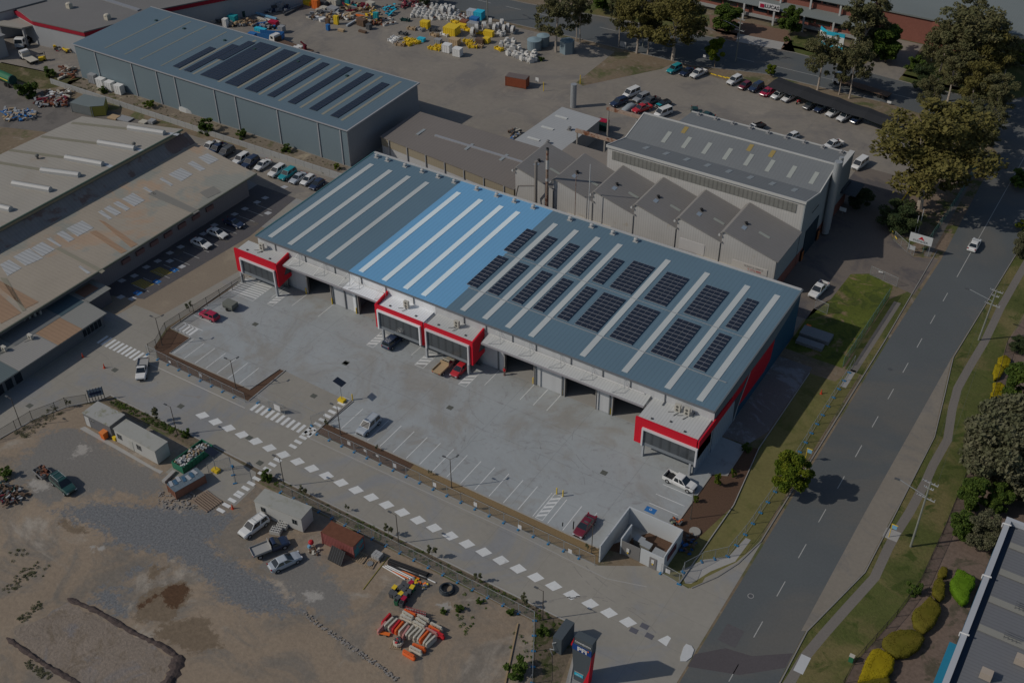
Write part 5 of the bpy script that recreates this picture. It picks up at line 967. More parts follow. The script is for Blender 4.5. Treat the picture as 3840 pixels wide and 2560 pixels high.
# covered car
p = T(2, 0, 1080, 992, .5); o = MB(); o.xf = None
for_c = [(-2.1, .5, .7), (-1.9, .95, .85), (-1.0, 1.35, .85), (.2, 1.4, .85), (1.0, 1.05, .86), (1.9, .8, .8), (2.1, .4, .65)]
o.rings([[(x, -w_, 0), (x, -w_*.98, z*.6), (x, -w_*.7, z), (x, w_*.7, z), (x, w_*.98, z*.6), (x, w_, 0)][::-1] for x, z, w_ in for_c])
co = o.build('covered_car', P('car_cover', (.27, .30, .32), .8), None, 'car under a pale grey cover beside the red ute', 'car', smooth=True); place(co, (p.x, p.y, .01), rad(-110))
# canvas covered trailer
p = T(0, 1, 2118, 1240, .7); t_ = thing('covered_trailer', 'small trailer with a grey green canvas cover beside the crimson hatchback', 'trailer', (p.x, p.y, 0), rad(0))
MB().box(-1.2, 1.2, -.85, .85, .45, .9).build('body', P('trailer_dark', (.10, .11, .10)), t_, inv=False); MB().rings([[(-1.2, y, .9) for y in (-.85, .85)]+[(-1.2, .8, 1.55), (-1.2, -.8, 1.55)], [(1.2, y, .9) for y in (-.85, .85)]+[(1.2, .8, 1.55), (1.2, -.8, 1.55)]]).build('canopy', P('canvas', (.16, .17, .15), .9), t_, inv=False)
for s_ in (-1, 1): MB().tube((-.1, s_*.85, .33), (-.1, s_*1.0, .33), .33, n=12).build('wheel', RUBBER, t_, inv=False)
MB().tube((-1.2, 0, .5), (-2.2, 0, .45), .05).build('drawbar', STEEL, t_, inv=False)
# trucks
def truck(loc, head, label, cabc='white', bed='flat', L=8.5, bedc='grey', name='flatbed_truck', sc=1):
    t_ = thing(name, label, 'truck', (loc[0], loc[1], 0), rad(head)); X = L/2
    mb = MB(); mb.rings([[(x, -1.15, .55), (x, 1.15, .55), (x, 1.15, z), (x, -1.15, z)] for x, z in ((X-2.0, 2.7), (X-1.0, 2.75), (X-.35, 2.6), (X, 1.5))]); mb.build('cab', CAR(cabc), t_, inv=False)
    g = MB(); g.quad(*inset([(X-.35, -1.1, 2.55), (X-.02, -1.1, 1.55), (X-.02, 1.1, 1.55), (X-.35, 1.1, 2.55)], .06, .03)); g.box(X-1.5, X-.6, -1.17, 1.17, 1.65, 2.35); g.build('window', GLASS, t_, inv=False)
    MB().box(-X, X-2, -.45, .45, .6, .95).build('chassis', K('black'), t_, inv=False)
    if bed == 'flat': MB().box(-X, X-2.2, -1.2, 1.2, .95, 1.12).box(X-2.3, X-2.2, -1.2, 1.2, 1.1, 2.2).build('flat_bed', K(bedc), t_, inv=False)
    elif bed == 'tank':
        MB().tube((-X, 0, 2.0), (X-2.3, 0, 2.0), 1.15, n=18).build('tank', K('dgreen'), t_, inv=False); MB().tube((-X+.4, 0, 2.0), (X-2.6, 0, 2.0), 1.16, n=18).build('tank_band', K('green'), t_, inv=False)
        MB().box(-X+.5, X-2.5, -1.2, 1.2, 1.95, 2.15).build('stripe', K('yellow'), t_, inv=False)
    for x in (X-1.0, -X+1.1, -X+2.3):
        for s_ in (-1, 1): MB().tube((x, s_*.85, .5), (x, s_*1.18, .5), .5, n=14).build('wheel', RUBBER, t_, inv=False)
    for s_ in (-1, 1): MB().cb((X, s_*.8, .8), (.1, .35, .22)).build('headlight', P('lamp_glass', (.55, .57, .6)), t_, inv=False)
    t_.scale = (sc,)*3; return t_
p = T(0, 0, 215, 360, 1.5); truck(p, -62, 'white prime mover with teal trim parked under the depot awning', L=6.5, bed='none', name='prime_mover')
p = T(0, 0, 265, 535, .8); truck(p, 168, 'small white flatbed truck beside a yellow forklift', L=7, bedc='pale', sc=.9)
p = T(0, 0, 15, 710, 1.4); truck(p, 176, 'green tanker truck cut by the left edge of the photo', L=10, bed='tank', name='tanker_truck')
p = T(1, 0, 270, 395, 1.2); tk = truck(p, 175, 'white cab truck with a long brown bed and a red crane at its end', L=10, bedc='brown', name='crane_truck')
p2 = T(1, 0, 500, 440, 1.0); mb = MB().tube((-7.5, 0, 1.2), (-7.5, 0, 2.6), .45, n=8).tube((-7.5, 0, 2.5), (-6.4, .3, 3.3), .25).tube((-6.4, .3, 3.3), (-7.9, -.3, 2.2), .2); mb.build('crane', K('maroon'), tk, inv=False); MB().box(-9.5, -5, -1.2, 1.2, 1.0, 1.2).build('rear_bed', K('brown'), tk, inv=False)
MB().box(-5.8, -4, -.9, -.2, 1.2, 1.5).box(-5.6, -3.8, .2, .9, 1.2, 1.5).build('load', K('white'), tk, inv=False)
for s_ in (-1, 1): MB().tube((-8, s_*.85, .5), (-8, s_*1.18, .5), .5, n=12).build('wheel', RUBBER, tk, inv=False)
p = T(3, 0, 860, 790, 1.2); truck(p, 172, 'truck with a long flat timber tray trailer on the far road', L=15, bedc='brown', name='semi_trailer')
p = T(0, 0, 392, 540, .6); t_ = thing('forklift', 'small yellow forklift beside the white flatbed truck', 'forklift', (p.x, p.y, 0), 1)
MB().box(-1, .7, -.5, .5, .3, 1.1).build('body', K('yellow'), t_, inv=False); MB().tube((.8, -.4, .1), (.8, -.4, 2.3), .06).tube((.8, .4, .1), (.8, .4, 2.3), .06).build('mast', K('black'), t_, inv=False); MB().box(-.7, .5, -.5, .5, 1.9, 1.98).build('overhead_guard', K('black'), t_, inv=False)
for s_ in (-1, 1): MB().tube((.3, s_*.5, .3), (.3, s_*.65, .3), .3, n=10).build('wheel', RUBBER, t_, inv=False)
p = T(0, 0, 425, 350, 1.2); MB().sphere((p.x, p.y, 1.2), 1.9, .95, 12, 7).build('tarp_bundle', P('bright_blue_tarp', (.02, .16, .33)), None, 'bright blue tarpaulin bundle beside the hedge trees', 'tarpaulin', smooth=False)
p = T(3, 0, 280, 935, .5); t_ = thing('motorbike', 'red motorbike parked under the shade cloth', 'motorbike', (p.x, p.y, 0), rad(-105))
mb = MB().cb((0, 0, .5), (1.0, .3, .35)); mb.cb((.3, 0, .8), (.5, .3, .2)); mb.build('body', K('red'), t_, inv=False); MB().tube((.65, -.06, .3), (.65, .06, .3), .3, n=10).tube((-.65, -.06, .3), (-.65, .06, .3), .3, n=10).build('wheel', RUBBER, t_, inv=False); MB().tube((.45, -.35, 1.0), (.45, .35, 1.0), .03).build('handlebar', STEEL, t_, inv=False)

# ---------------------------------------------------------------- trees and plants
def leafmat(name, c, c2, n=.35): return mat(name, c, .8, n=n, ns=1.1, big=0, c2=(c2, .5, .42, .6, 0), spec=.15, local=True)
LF = dict(gum=leafmat('gum_leaves', (.095, .098, .042), (.13, .12, .055)), gumy=leafmat('golden_gum_leaves', (.12, .108, .03), (.155, .135, .042)), grn=leafmat('green_leaves', (.05, .085, .015), (.085, .125, .02)), brt=leafmat('bright_leaves', (.075, .115, .01), (.14, .16, .012)),
    dk=leafmat('dark_leaves', (.035, .055, .022), (.06, .08, .03)), olv=leafmat('olive_leaves', (.10, .105, .055), (.14, .135, .08)), hedge=leafmat('olive_hedge', (.105, .095, .01), (.13, .11, .014)), hedgey=leafmat('yellow_hedge', (.26, .20, .006), (.30, .235, .008)), hedgeg=leafmat('green_hedge', (.075, .15, .006), (.10, .19, .01)))
def leaves(clumps, per, size, seed, flat=.7):
    r = random.Random(seed); v = []; f = []
    for (cx, cy, cz, cr) in clumps:
        for _ in range(int(per*min(2.0, max(.4, cr)))):
            while 1:
                a, b, c = r.uniform(-1, 1), r.uniform(-1, 1), r.uniform(-1, 1)
                d = a*a+b*b+c*c
                if .15 < d < 1: break
            x, y, z = cx+a*cr, cy+b*cr, cz+c*cr*flat
            s_ = size*r.uniform(.6, 1.3); t1, t2 = r.uniform(0, 6.28), r.uniform(-1.1, 1.1)
            u = Vector((math.cos(t1)*math.cos(t2), math.sin(t1)*math.cos(t2), math.sin(t2)))*s_; w_ = Vector((-math.sin(t1), math.cos(t1), r.uniform(-.6, .6))).normalized()*s_*.55
            o = len(v); p = Vector((x, y, z)); v += [tuple(p-u), tuple(p+w_), tuple(p+u), tuple(p-w_)]; f.append((o, o+1, o+2, o+3))
    return v, f
def tree_proto(seed, H, Rr, kind, lm, bark, density=1.0, lowest=.35, nclump=26):
    "unit tree of height H, crown radius Rr"
    r = random.Random(seed); t_ = thing('tree', None, None); mb = MB(); ends = []
    def limb(p, d, L, rad_, lvl):
        q = p+d*L; mb.tube(p, q, rad_, rad_*.65, n=6 if lvl < 2 else 4)
        if lvl >= (3 if kind != 'sapling' else 2): ends.append(q); return
        for k in range(3 if lvl else 4):
            nd = (d+Vector((r.uniform(-1, 1), r.uniform(-1, 1), r.uniform(-.15, .6)))*(.75 if kind == 'gum' else .8)).normalized()
            limb(q if lvl else p.lerp(q, r.uniform(.75, 1)), nd, L*r.uniform(.5, .75), rad_*.55, lvl+1)
    th = H*lowest; base = MB()
    mb.tube((0, 0, -.1), (r.uniform(-.2, .2), 0, th*.6), H*.022, H*.017, n=8); 
    limb(Vector((0, 0, th*.6)), Vector((r.uniform(-.1, .1), r.uniform(-.1, .1), 1)).normalized(), H*.28, H*.016, 0)
    mb.build('trunk', bark, t_, inv=False)
    cl = []
    zc_ = H*(1+lowest)/2
    for k in range(nclump):
        a = r.uniform(0, 6.28); q = r.uniform(.15, 1)**.6; z = r.uniform(-1, 1); rr = Rr*q*math.sqrt(max(.12, 1-(z*.9)**2))
        cl.append((rr*math.cos(a), rr*math.sin(a), zc_+z*(H-th)*.45, Rr*(r.uniform(.12, .27) if kind == 'gum' else r.uniform(.2, .36))))
    for e in ends[:22]: cl.append((e.x, e.y, min(e.z, H), Rr*.24))
    v, f = leaves(cl, 150*density, .25 if H > 6 else .16, seed, .65)
    me = bpy.data.meshes.new('crown'); me.from_pydata(v, [], f); me.materials.append(lm); o = bpy.data.objects.new('crown', me); COL.objects.link(o); o.parent = t_
    return t_
def tree(i, j, u, v, topv, kind, label, var=0, wide=1.0, rot=None, name=None, cat='tree', group=None, h=None, base=None):
    b = base or T(i, j, u, v); H = h or top_h(b, j*640+topv/2.45)
    spec = dict(gum=(14, 5.0, 'gum', LF['gum'], PALEBARK, .85, .3, 54), gumy=(14, 5.7, 'gum', LF['gumy'], PALEBARK, .85, .28, 62), round=(6, 2.5, 'round', LF['brt'], BARK, 3.6, .28, 34), green=(8, 3.4, 'round', LF['grn'], BARK, 2.0, .15, 40), dark=(6, 3.0, 'round', LF['dk'], BARK, 2.0, .05, 34), olive=(9, 4.8, 'round', LF['olv'], BARK, 1.8, .08, 60), sapling=(3, .85, 'sapling', LF['olv'], BARK, .35, .45, 9), bush=(1.6, 1.2, 'bush', LF['grn'], BARK, 1.2, .0, 10), orange=(1.6, 1.2, 'bush', LF['brt'], BARK, 1.2, 0, 10))[kind]
    key = (kind, var)
    if key not in PROTO: PROTO[key] = o = tree_proto(11*var+hash(kind) % 1 + len(kind)*7, *spec)
    else: o = copy_tree(PROTO[key])
    s_ = H/spec[0]; o.name = name or {'gum': 'gum_tree', 'gumy': 'gum_tree', 'sapling': 'sapling', 'bush': 'bush'}.get(kind, 'tree')
    return place(o, (b.x, b.y, 0), R.uniform(0, 6) if rot is None else rot, label, group, cat, (s_*wide, s_*wide, s_))
gl = 'gum trees along the far road'
tree(2, 0, 405, 480, -60, 'gum', 'leafy gum tree beside the corrugated water tanks', 0, 1.0, group=gl)
tree(2, 0, 592, 372, -120, 'gum', 'gum tree with twin trunks right of the water tanks, left trunk', 1, .55, group=gl); tree(2, 0, 622, 402, -60, 'gum', 'gum tree with twin trunks right of the water tanks, right trunk', 0, .6, group=gl)
tree(2, 0, 1145, 490, -60, 'gumy', 'golden gum tree at the head of the dry grass bank', 0, .95, group=gl); tree(2, 0, 1245, 502, 60, 'gum', 'gum tree in the middle of three by the car park', 1, .8, group=gl); tree(2, 0, 1475, 555, -120, 'gumy', 'large golden gum tree above the teal four wheel drive', 1, 1.25, group=gl)
tree(2, 0, 1860, 622, 365, 'round', 'small ball shaped street tree with a thin trunk near two white signs', 0, .8); 
tree(3, 0, 20, 700, 600, 'round', 'bright green round tree at the end of the shade cloth', 1, 1.1)
tree(3, 0, 455, 828, 330, 'gum', 'spreading gum tree behind the shade cloth', 0, .95, group=gl); tree(3, 0, 650, 872, 480, 'gum', 'narrow gum tree second from left behind the shade cloth', 1, .7, group=gl); tree(3, 0, 745, 905, 380, 'gum', 'gum tree third from left behind the shade cloth', 0, .8, group=gl)
tree(3, 0, 840, 560, -60, 'gum', 'tall gum tree in front of the brick office end', 1, 1.0); tree(3, 0, 1075, 575, 260, 'green', 'green tree beside the drive of the grey hall', 0, 1.1); tree(3, 0, 960, 540, 280, 'olive', 'grey olive tree left of the drive of the grey hall', 0, .9)
tree(3, 0, 1440, 1085, 720, 'gum', 'gum tree with red flags behind it at the car park corner', 0, .95); tree(3, 0, 1720, 790, 60, 'gum', 'giant gum tree in the top right corner', 1, 1.25); tree(3, 0, 1560, 740, 190, 'gum', 'broad gum tree left of the giant one', 0, .95); tree(3, 0, 1960, 850, 280, 'gumy', 'gum tree right of the giant one, by the roundabout lawn', 0, .9); tree(3, 0, 2060, 1130, 700, 'gum', 'low gum tree leaning over the main road', 1, 1.1)
tree(3, 1, 1392, 345, -560, 'gumy', 'big golden gum tree with a thick pale trunk over the garden corner', 0, 1.35, rot=1.0); tree(3, 1, 1640, -20, -500, 'gumy', 'golden gum tree behind the pale trunked one', 1, 1.2); tree(3, 1, 1900, -60, -420, 'gum', 'dark gum tree at the roadside above the road shadow', 0, 1.1)
tree(3, 0, 2300, 600, 420, 'green', 'green tree at the right edge by the lawn', 1, 1.2); tree(3, 0, 1330, 640, 520, 'bush', 'bush at the kerb below the giant gum tree', 0, 1.0, cat='bush')
for q in ((3, 0, 1500, 560, 250, 'gum', 'gum tree in the middle of the top right grove', .9), (3, 0, 1650, 930, 420, 'gum', 'gum tree at the lower left of the top right grove', 1.0), (3, 0, 1850, 1010, 560, 'gumy', 'golden gum tree at the lower right of the top right grove', .9), (3, 0, 1880, 600, 90, 'gum', 'gum tree at the right of the top right grove', 1.1), (3, 0, 1780, 480, -20, 'gum', 'rear gum tree of the top right grove', 1.0), (3, 0, 2150, 760, 330, 'gum', 'gum tree at the road corner right of the grove', .8), (3, 0, 1420, 830, 600, 'dark', 'dark understorey tree at the left of the grove', 1.0), (3, 0, 1800, 1250, 900, 'gum', 'gum tree between the grove and the pale trunked tree', 1.1), (3, 0, 1950, 1350, 980, 'gum', 'roadside gum tree shading the main road', 1.2), (3, 0, 1330, 1400, 1130, 'gumy', 'small golden gum at the corner of the concrete yard', .7), (2, 0, 980, 430, -60, 'gum', 'slim gum tree left of the golden gum at the dry bank', .6), (2, 0, 1620, 420, 10, 'gum', 'gum tree overhanging the far road', .9), (3, 2, 2060, 1180, 640, 'olive', 'grey olive tree left of the right edge group', .85), (3, 2, 2330, 1420, 900, 'olive', 'olive tree with bare twigs at the right edge', .8)):
    tree(*q[:7], var=R.choice((0, 1)), wide=q[7], group=None)
tree(3, 0, 200, 330, 60, 'green', 'bright green tree in front of the long white sign', 2, .9); tree(2, 0, 850, 100, -140, 'green', 'green tree at the top edge beyond the far road', 0, 1.4); tree(2, 0, 1120, 110, -120, 'dark', 'dark tree at the top edge beyond the far road', 0, 1.2); tree(2, 0, 1960, 290, 60, 'green', 'green tree with white blossom in front of the brick office', 1, 1.3)
tree(1, 0, 1550, 50, -160, 'dark', 'small dark tree at the far end of the scrap yard', 1, .8)
tree(0, 0, 390, 280, 90, 'dark', 'dark tree beside the depot awning', 0, 1.6); tree(0, 0, 560, 340, 215, 'dark', 'dark olive tree beside the red fascia wall', 1, 1.5); tree(0, 0, 800, 330, 270, 'green', 'low green tree at the corner of the steel blue shed', 0, 1.1); tree(0, 0, 1810, 130, 0, 'dark', 'dark tree behind the red fascia of the top left warehouse', 0, 1.5)
tree(3, 1, 830, 335, 160, 'dark', 'dark shrub by the brick base of the tall hall', 2, 1.2); tree(3, 1, 1190, 530, 310, 'dark', 'round dark shrub by the paved drive corner', 0, 1.5); tree(3, 1, 1320, 560, 470, 'green', 'small green shrub behind the site sign', 2, 1.1)
tree(3, 2, 172, 1420, 1050, 'round', 'bright leafy street tree casting a shadow on the road', 2, .8)
tree(3, 2, 2150, 1290, 660, 'olive', 'large grey olive tree at the right edge', 0, .95); tree(3, 2, 2250, 1120, 620, 'olive', 'dense olive tree cut by the right edge', 1, .9); tree(3, 2, 2310, 560, 225, 'green', 'dark green tree behind the yellow hedge', 1, .95); tree(3, 2, 2290, 90, -30, 'dark', 'dark bush at the right edge above the yellow hedge', 0, 1.1)
tree(3, 2, 1850, 1560, 1290, 'green', 'green shrub at the fence below the olive tree', 0, .8); tree(3, 2, 2080, 1560, 1340, 'green', 'green shrub beside dry branches at the right edge', 1, .9); tree(3, 3, 1760, 240, 20, 'green', 'green tree left of the gold tree by the grey warehouse', 1, .9); tree(3, 3, 1930, 310, 30, 'olive', 'tree with golden foliage beside the grey warehouse', 2, .7); tree(3, 1, 2330, 130, -10, 'bush', 'bush on the right verge of the main road', 1, 1.2, cat='bush'); tree(3, 1, 2320, 800, 560, 'olive', 'olive tree at the right edge beside the main road', 0, .6); tree(3, 1, 2345, 540, 460, 'orange', 'yellow green bush at the right edge of the road', 0, 1.0, cat='bush')
sg_ = 'saplings in the drive verge'
for (i, j, u, v, tv, k_, lb) in ((0, 2, 1450, 750, 610, 'sapling', 'sapling behind the white site office'), (0, 2, 640, 605, 535, 'sapling', 'bright sapling left of the blue banner'), (0, 2, 1710, 870, 815, 'bush', 'green bush behind the long white office'), (1, 2, 100, 1270, 1200, 'bush', 'green bush at the crossing end of the verge'), (1, 2, 440, 1430, 1330, 'sapling', 'sapling behind the front site cabin'), (1, 2, 840, 1560, 1500, 'sapling', 'sapling right of the front site cabin'), (1, 3, 1220, 225, 115, 'sapling', 'sapling beside the lamp post near the rusty container'), (1, 3, 1620, 425, 310, 'sapling', 'sapling above the black pipes'), (1, 3, 2040, 640, 550, 'sapling', 'sapling right of the coiled black pipe'), (2, 3, 110, 870, 760, 'sapling', 'sapling left of the lamp post near the sign pylon'), (0, 1, 1745, 1295, 1200, 'sapling', 'narrow sapling in the left fence bed'), (2, 3, 690, 345, 290, 'sapling', 'thin sapling beside the maroon sedan'), (1, 2, 650, 790, 720, 'sapling', 'small sapling at the corner of the entrance bed'), (1, 2, 1110, 1000, 950, 'sapling', 'small sapling in the mulch bed below the bays'), (1, 2, 1600, 1230, 1180, 'sapling', 'small sapling where the mulch turns tan')):
    tree(i, j, u, v, tv, k_, lb, 3 if k_ == 'sapling' else 2, 1.0, cat='sapling' if k_ == 'sapling' else 'bush')
for (i, j, u, v, h_, lb, k_, *ww) in ((0, 0, 1900, 1220, 3.2, 'large green bush below the steel blue shed wall', 'bush'), (0, 0, 2240, 1265, 1.9, 'small green bush right of the large one by the shed wall', 'bush'), (0, 0, 1385, 990, 1.8, 'small dry bush near the third shed downpipe', 'orange'), (1, 0, 275, 1395, 1.6, 'green bush in the gravel strip near the shed corner', 'bush'), (1, 0, 745, 1555, 1.2, 'green bush at the end of the gravel strip', 'orange'), (0, 0, 960, 850, 1.5, 'weedy bush by the white crates', 'bush'), (0, 0, 240, 900, 4.0, 'dark bush with yellow flowers left of the scrap heap', 'bush'), (0, 0, 455, 700, 2.4, 'green bush on the weedy bank', 'bush'),
    (0, 2, 85, 1240, 1.6, 'low green bush at the left edge of the dirt site', 'bush'), (2, 2, 1880, 1330, 2.4, 'palm like shrub in the mulch bed, nearest the red entrance box', 'orange', .42), (2, 2, 2025, 1240, 1.6, 'palm like shrub at the corner of the mulch bed', 'orange', .45), (2, 2, 1680, 1475, 1.5, 'palm like shrub beside the lamp post in the mulch', 'orange', .5), (2, 2, 2150, 1000, 1.2, 'dry shrub by the shaded gravel strip', 'bush'),
    (2, 3, 50, 1480, 2.2, 'large weed bush by the wire fence left of the pylon', 'bush'), (2, 3, 290, 1120, 1.3, 'weed bush behind the black cabinet', 'bush'), (1, 3, 1870, 900, .9, 'weed clump near the coiled pipe', 'bush'), (1, 3, 1720, 915, .7, 'small weed clump right of the striped posts', 'bush'), (1, 3, 2050, 830, .7, 'weed clump by the fence foot', 'bush'), (1, 3, 2330, 940, .9, 'weed clump at the lower fence line', 'bush'), (2, 0, 260, 560, 1.2, 'weedy bush beside the white castings', 'bush'), (3, 0, 170, 380, 1.2, 'clipped bush before the brick office', 'bush'), (3, 3, 1340, 740, 1.6, 'dark green bush at the bend of the right fence', 'bush')):
    o = tree(i, j, u, v, 0, k_, lb, R.choice((0, 1, 2)), ww[0] if ww else 1.15, cat='bush', h=h_, name='bush')
# weeds scattered over the dirt and the verge
def tufts(name, n, area, size, seed, lm, label):
    r = random.Random(seed); cl = []
    k = 0
    while k < n:
        a = area[r.randrange(len(area))]; x, y = r.uniform(a[0], a[1]), r.uniform(a[2], a[3]); s_ = r.uniform(.4, 1)*size; cl.append((x, y, s_*.3, s_)); k += 1
    v, f = leaves(cl, 70, .09, seed, .45); me = bpy.data.meshes.new(name); me.from_pydata(v, [], f); me.materials.append(lm); o = bpy.data.objects.new(name, me); COL.objects.link(o)
    return tag(o, label, name, None, 'stuff')
def areaT(*qs): return [(min(a.x, b.x), max(a.x, b.x), min(a.y, b.y), max(a.y, b.y)) for a, b in ((T(*q[:4]), T(*q[4:])) for q in qs)]
tufts('weeds', 120, areaT((0, 3, 0, 700, 0, 3, 330, 560), (0, 3, 20, 420, 0, 3, 500, 500), (0, 3, 150, 980, 0, 3, 420, 850), (0, 3, 200, 1400, 0, 3, 480, 1500)), .33, 3, LF['olv'], 'low green weeds scattered over the dirt site')
tufts('ground_cover', 260, [(-134, -118.5, 84.4, 85.8), (-98, -47, 84.3, 85.9)], .32, 4, LF['grn'], 'low planting along the drive verge')
tufts('weeds', 120, areaT((0, 0, 560, 800, 0, 0, 1050, 760), (0, 2, 120, 850, 0, 2, 600, 640)), .5, 6, LF['olv'], 'long grass and weeds on the banks')
tufts('weeds', 90, [(-235, -153, 162.6, 167.5)], .3, 8, LF['olv'], 'small dry plants in the gravel strip by the steel blue shed')
tufts('weeds', 40, areaT((1, 3, 1700, 1000, 1, 3, 2200, 800), (2, 3, 20, 1100, 2, 3, 300, 1450)), .35, 9, LF['grn'], 'weeds inside the wire fence near the black cabinet')
# clipped hedges
def hedge(pts, h_, lm, label, name='hedge'):
    "clipped mass with a plan outline"
    c = Vector((sum(p[0] for p in pts)/len(pts), sum(p[1] for p in pts)/len(pts))); mb = MB(); pts = wobble(pts, .5, .06, len(label))
    rs = []
    for z, s_ in ((0, .86), (h_*.35, .98), (h_*.7, 1), (h_*.92, .93), (h_, .78), (h_*1.02, .4)): rs.append([(c.x+(p[0]-c.x)*s_, c.y+(p[1]-c.y)*s_, z+R.uniform(-.04, .04)) for p in pts])
    a = sum(pts[k][0]*pts[(k+1) % len(pts)][1]-pts[(k+1) % len(pts)][0]*pts[k][1] for k in range(len(pts)))
    if a < 0: rs = [r_[::-1] for r_ in rs]
    mb.rings(rs); t_ = thing(name, label, 'hedge', (c.x, c.y, 0)); mb.build('foliage', lm, t_, smooth=True)
    # leaf skin
    r = random.Random(3); v = []; f = []
    me0 = mb
    for q in list(mb.f):
        if len(q) != 4: continue
        P4 = [Vector(mb.v[i]) for i in q]; n = (P4[1]-P4[0]).cross(P4[3]-P4[0]); ar = n.length
        for _ in range(int(ar*26)):
            a_, b_ = r.random(), r.random(); p = P4[0].lerp(P4[1], a_).lerp(P4[3].lerp(P4[2], a_), b_); s_ = .11
            u = Vector((r.uniform(-1, 1), r.uniform(-1, 1), r.uniform(-1, 1))).normalized()*s_; w_ = u.orthogonal().normalized()*s_*.6
            o = len(v); v += [tuple(p-u), tuple(p+w_), tuple(p+u), tuple(p-w_)]; f.append((o, o+1, o+2, o+3))
    me = bpy.data.meshes.new('leaves'); me.from_pydata(v, [], f); me.materials.append(lm); o = bpy.data.objects.new('leaves', me); COL.objects.link(o); o.parent = t_; o.matrix_parent_inverse = Matrix.Translation(-Vector(t_.location))
    return t_
def HV(i, j, pts, h_): return [tuple(T(i, j, u, v, h_*.75)[:2]) for u, v in pts]
hedge(HV(3, 3, [(1570, 540), (1600, 495), (1650, 510), (1640, 580), (1590, 600), (1560, 580)], .9), .9, LF['hedge'], 'smallest olive hedge clump at the top of the clipped row')
hedge(HV(3, 3, [(1545, 610), (1600, 600), (1625, 660), (1620, 770), (1580, 810), (1510, 740), (1520, 660)], 1.1), 1.1, LF['hedge'], 'narrow olive hedge clump between the small and the lobed one')
hedge(HV(3, 3, [(1490, 765), (1580, 850), (1590, 900), (1540, 1020), (1430, 1110), (1340, 1040), (1320, 960), (1345, 890), (1400, 860)], 1.3), 1.3, LF['hedge'], 'large lobed olive hedge in the middle of the clipped row')
hedge(HV(3, 3, [(1110, 1110), (1210, 1075), (1330, 1075), (1420, 1110), (1440, 1160), (1400, 1240), (1300, 1310), (1180, 1330), (1110, 1280), (1050, 1220), (1060, 1160)], 1.3), 1.3, LF['hedge'], 'broad oval olive hedge above the yellow hedge')
hedge(HV(3, 3, [(960, 1260), (1020, 1245), (1100, 1290), (1165, 1350), (1150, 1440), (1090, 1520), (900, 1560), (820, 1560), (870, 1440), (910, 1340)], 1.3), 1.3, LF['hedgey'], 'bright yellow hedge at the bottom of the clipped row')
hedge(HV(3, 3, [(830, 1560), (1000, 1510), (1120, 1520), (1150, 1640), (900, 1760), (760, 1720)], 1.1), 1.1, LF['hedge'], 'dark olive hedge below the yellow one at the bottom edge')
hedge(HV(3, 3, [(1740, 515), (1800, 540), (1905, 600), (1900, 670), (1860, 720), (1840, 820), (1790, 840), (1720, 760), (1680, 690), (1680, 620), (1715, 580)], 1.5), 1.5, LF['hedgeg'], 'vivid green clipped hedge block beside the grey warehouse')
for k, pts in enumerate(([(2115, 150), (2180, 125), (2230, 160), (2225, 215), (2170, 240), (2110, 195)], [(2090, 210), (2140, 215), (2170, 260), (2130, 330), (2080, 350), (2070, 280)], [(2065, 380), (2140, 375), (2180, 410), (2160, 460), (2070, 460)], [(2050, 465), (2150, 465), (2165, 510), (2120, 550), (2040, 540)], [(2040, 550), (2135, 560), (2130, 620), (2060, 650), (2035, 600)], [(2130, 620), (2200, 630), (2195, 670), (2130, 660)], [(2225, 630), (2275, 640), (2265, 680), (2225, 670)])):
    hedge(HV(3, 2, pts, .8), .8, LF['hedgey'], ('topmost big yellow hedge ball by the right verge', 'yellow hedge below the topmost ball by the right verge', 'third yellow hedge down the right verge', 'fourth yellow hedge down the right verge', 'fifth yellow hedge, lowest of the tight row on the right verge', 'small yellow hedge off the end of the right verge row', 'smallest yellow hedge ball nearest the right edge')[k])
# ---------------------------------------------------------------- lamps, poles, signs, fences
def lamp_maker(two=False):
    t_ = thing('street_lamp', None, None); MB().tube((0, 0, 0), (0, 0, 6.0), .075, .055, n=8).box(-.15, .15, -.15, .15, 0, .06).build('pole', P('lamp_pole', (.10, .085, .07)), t_, inv=False)
    MB().tube((0, 0, 5.9), (-.9, 0, 6.0), .035).build('arm', P('lamp_pole', (.1, .085, .07)), t_, inv=False); MB().cb((-1.1, 0, 5.95), (.6, .26, .1)).build('lamp_head', K('dgrey'), t_, inv=False)
    if two: MB().tube((0, 0, 5.9), (.5, .9, 6.1), .035).build('arm', P('lamp_pole', (.1, .085, .07)), t_, inv=False); MB().cb((.6, 1.1, 6.05), (.26, .6, .1)).build('lamp_head', K('dgrey'), t_, inv=False)
    return t_
for (i, j, u, v, tw, lb) in ((1, 2, 1797, 1340, 1, 'twin headed lamp post in the bed of the front car park, by the tan mulch'), (1, 2, 777, 850, 0, 'lamp post at the corner of the entrance bed'), (0, 2, 2168, 425, 1, 'twin headed lamp post in the left mulch bed'), (0, 2, 1630, 855, 0, 'lamp post behind the long white office'), (1, 2, 262, 1330, 0, 'lamp post above the front site cabin'), (1, 3, 1311, 285, 0, 'lamp post above the black pipes'), (2, 3, 283, 985, 0, 'lamp post behind the sign pylon'), (0, 2, 195, 780, 0, 'lamp post at the left edge fence'), (0, 1, 1490, 1600, 1, 'twin headed lamp post at the left gate'), (2, 3, 730, 378, 0, 'lamp post beside the maroon sedan'), (2, 3, 1640, 60, 0, 'lamp post in the right mulch bed')):
    inst(('lamp', tw), lambda: lamp_maker(tw), T(i, j, u, v), rad(0), lb, 'lamp posts of the estate', 'lamp post')
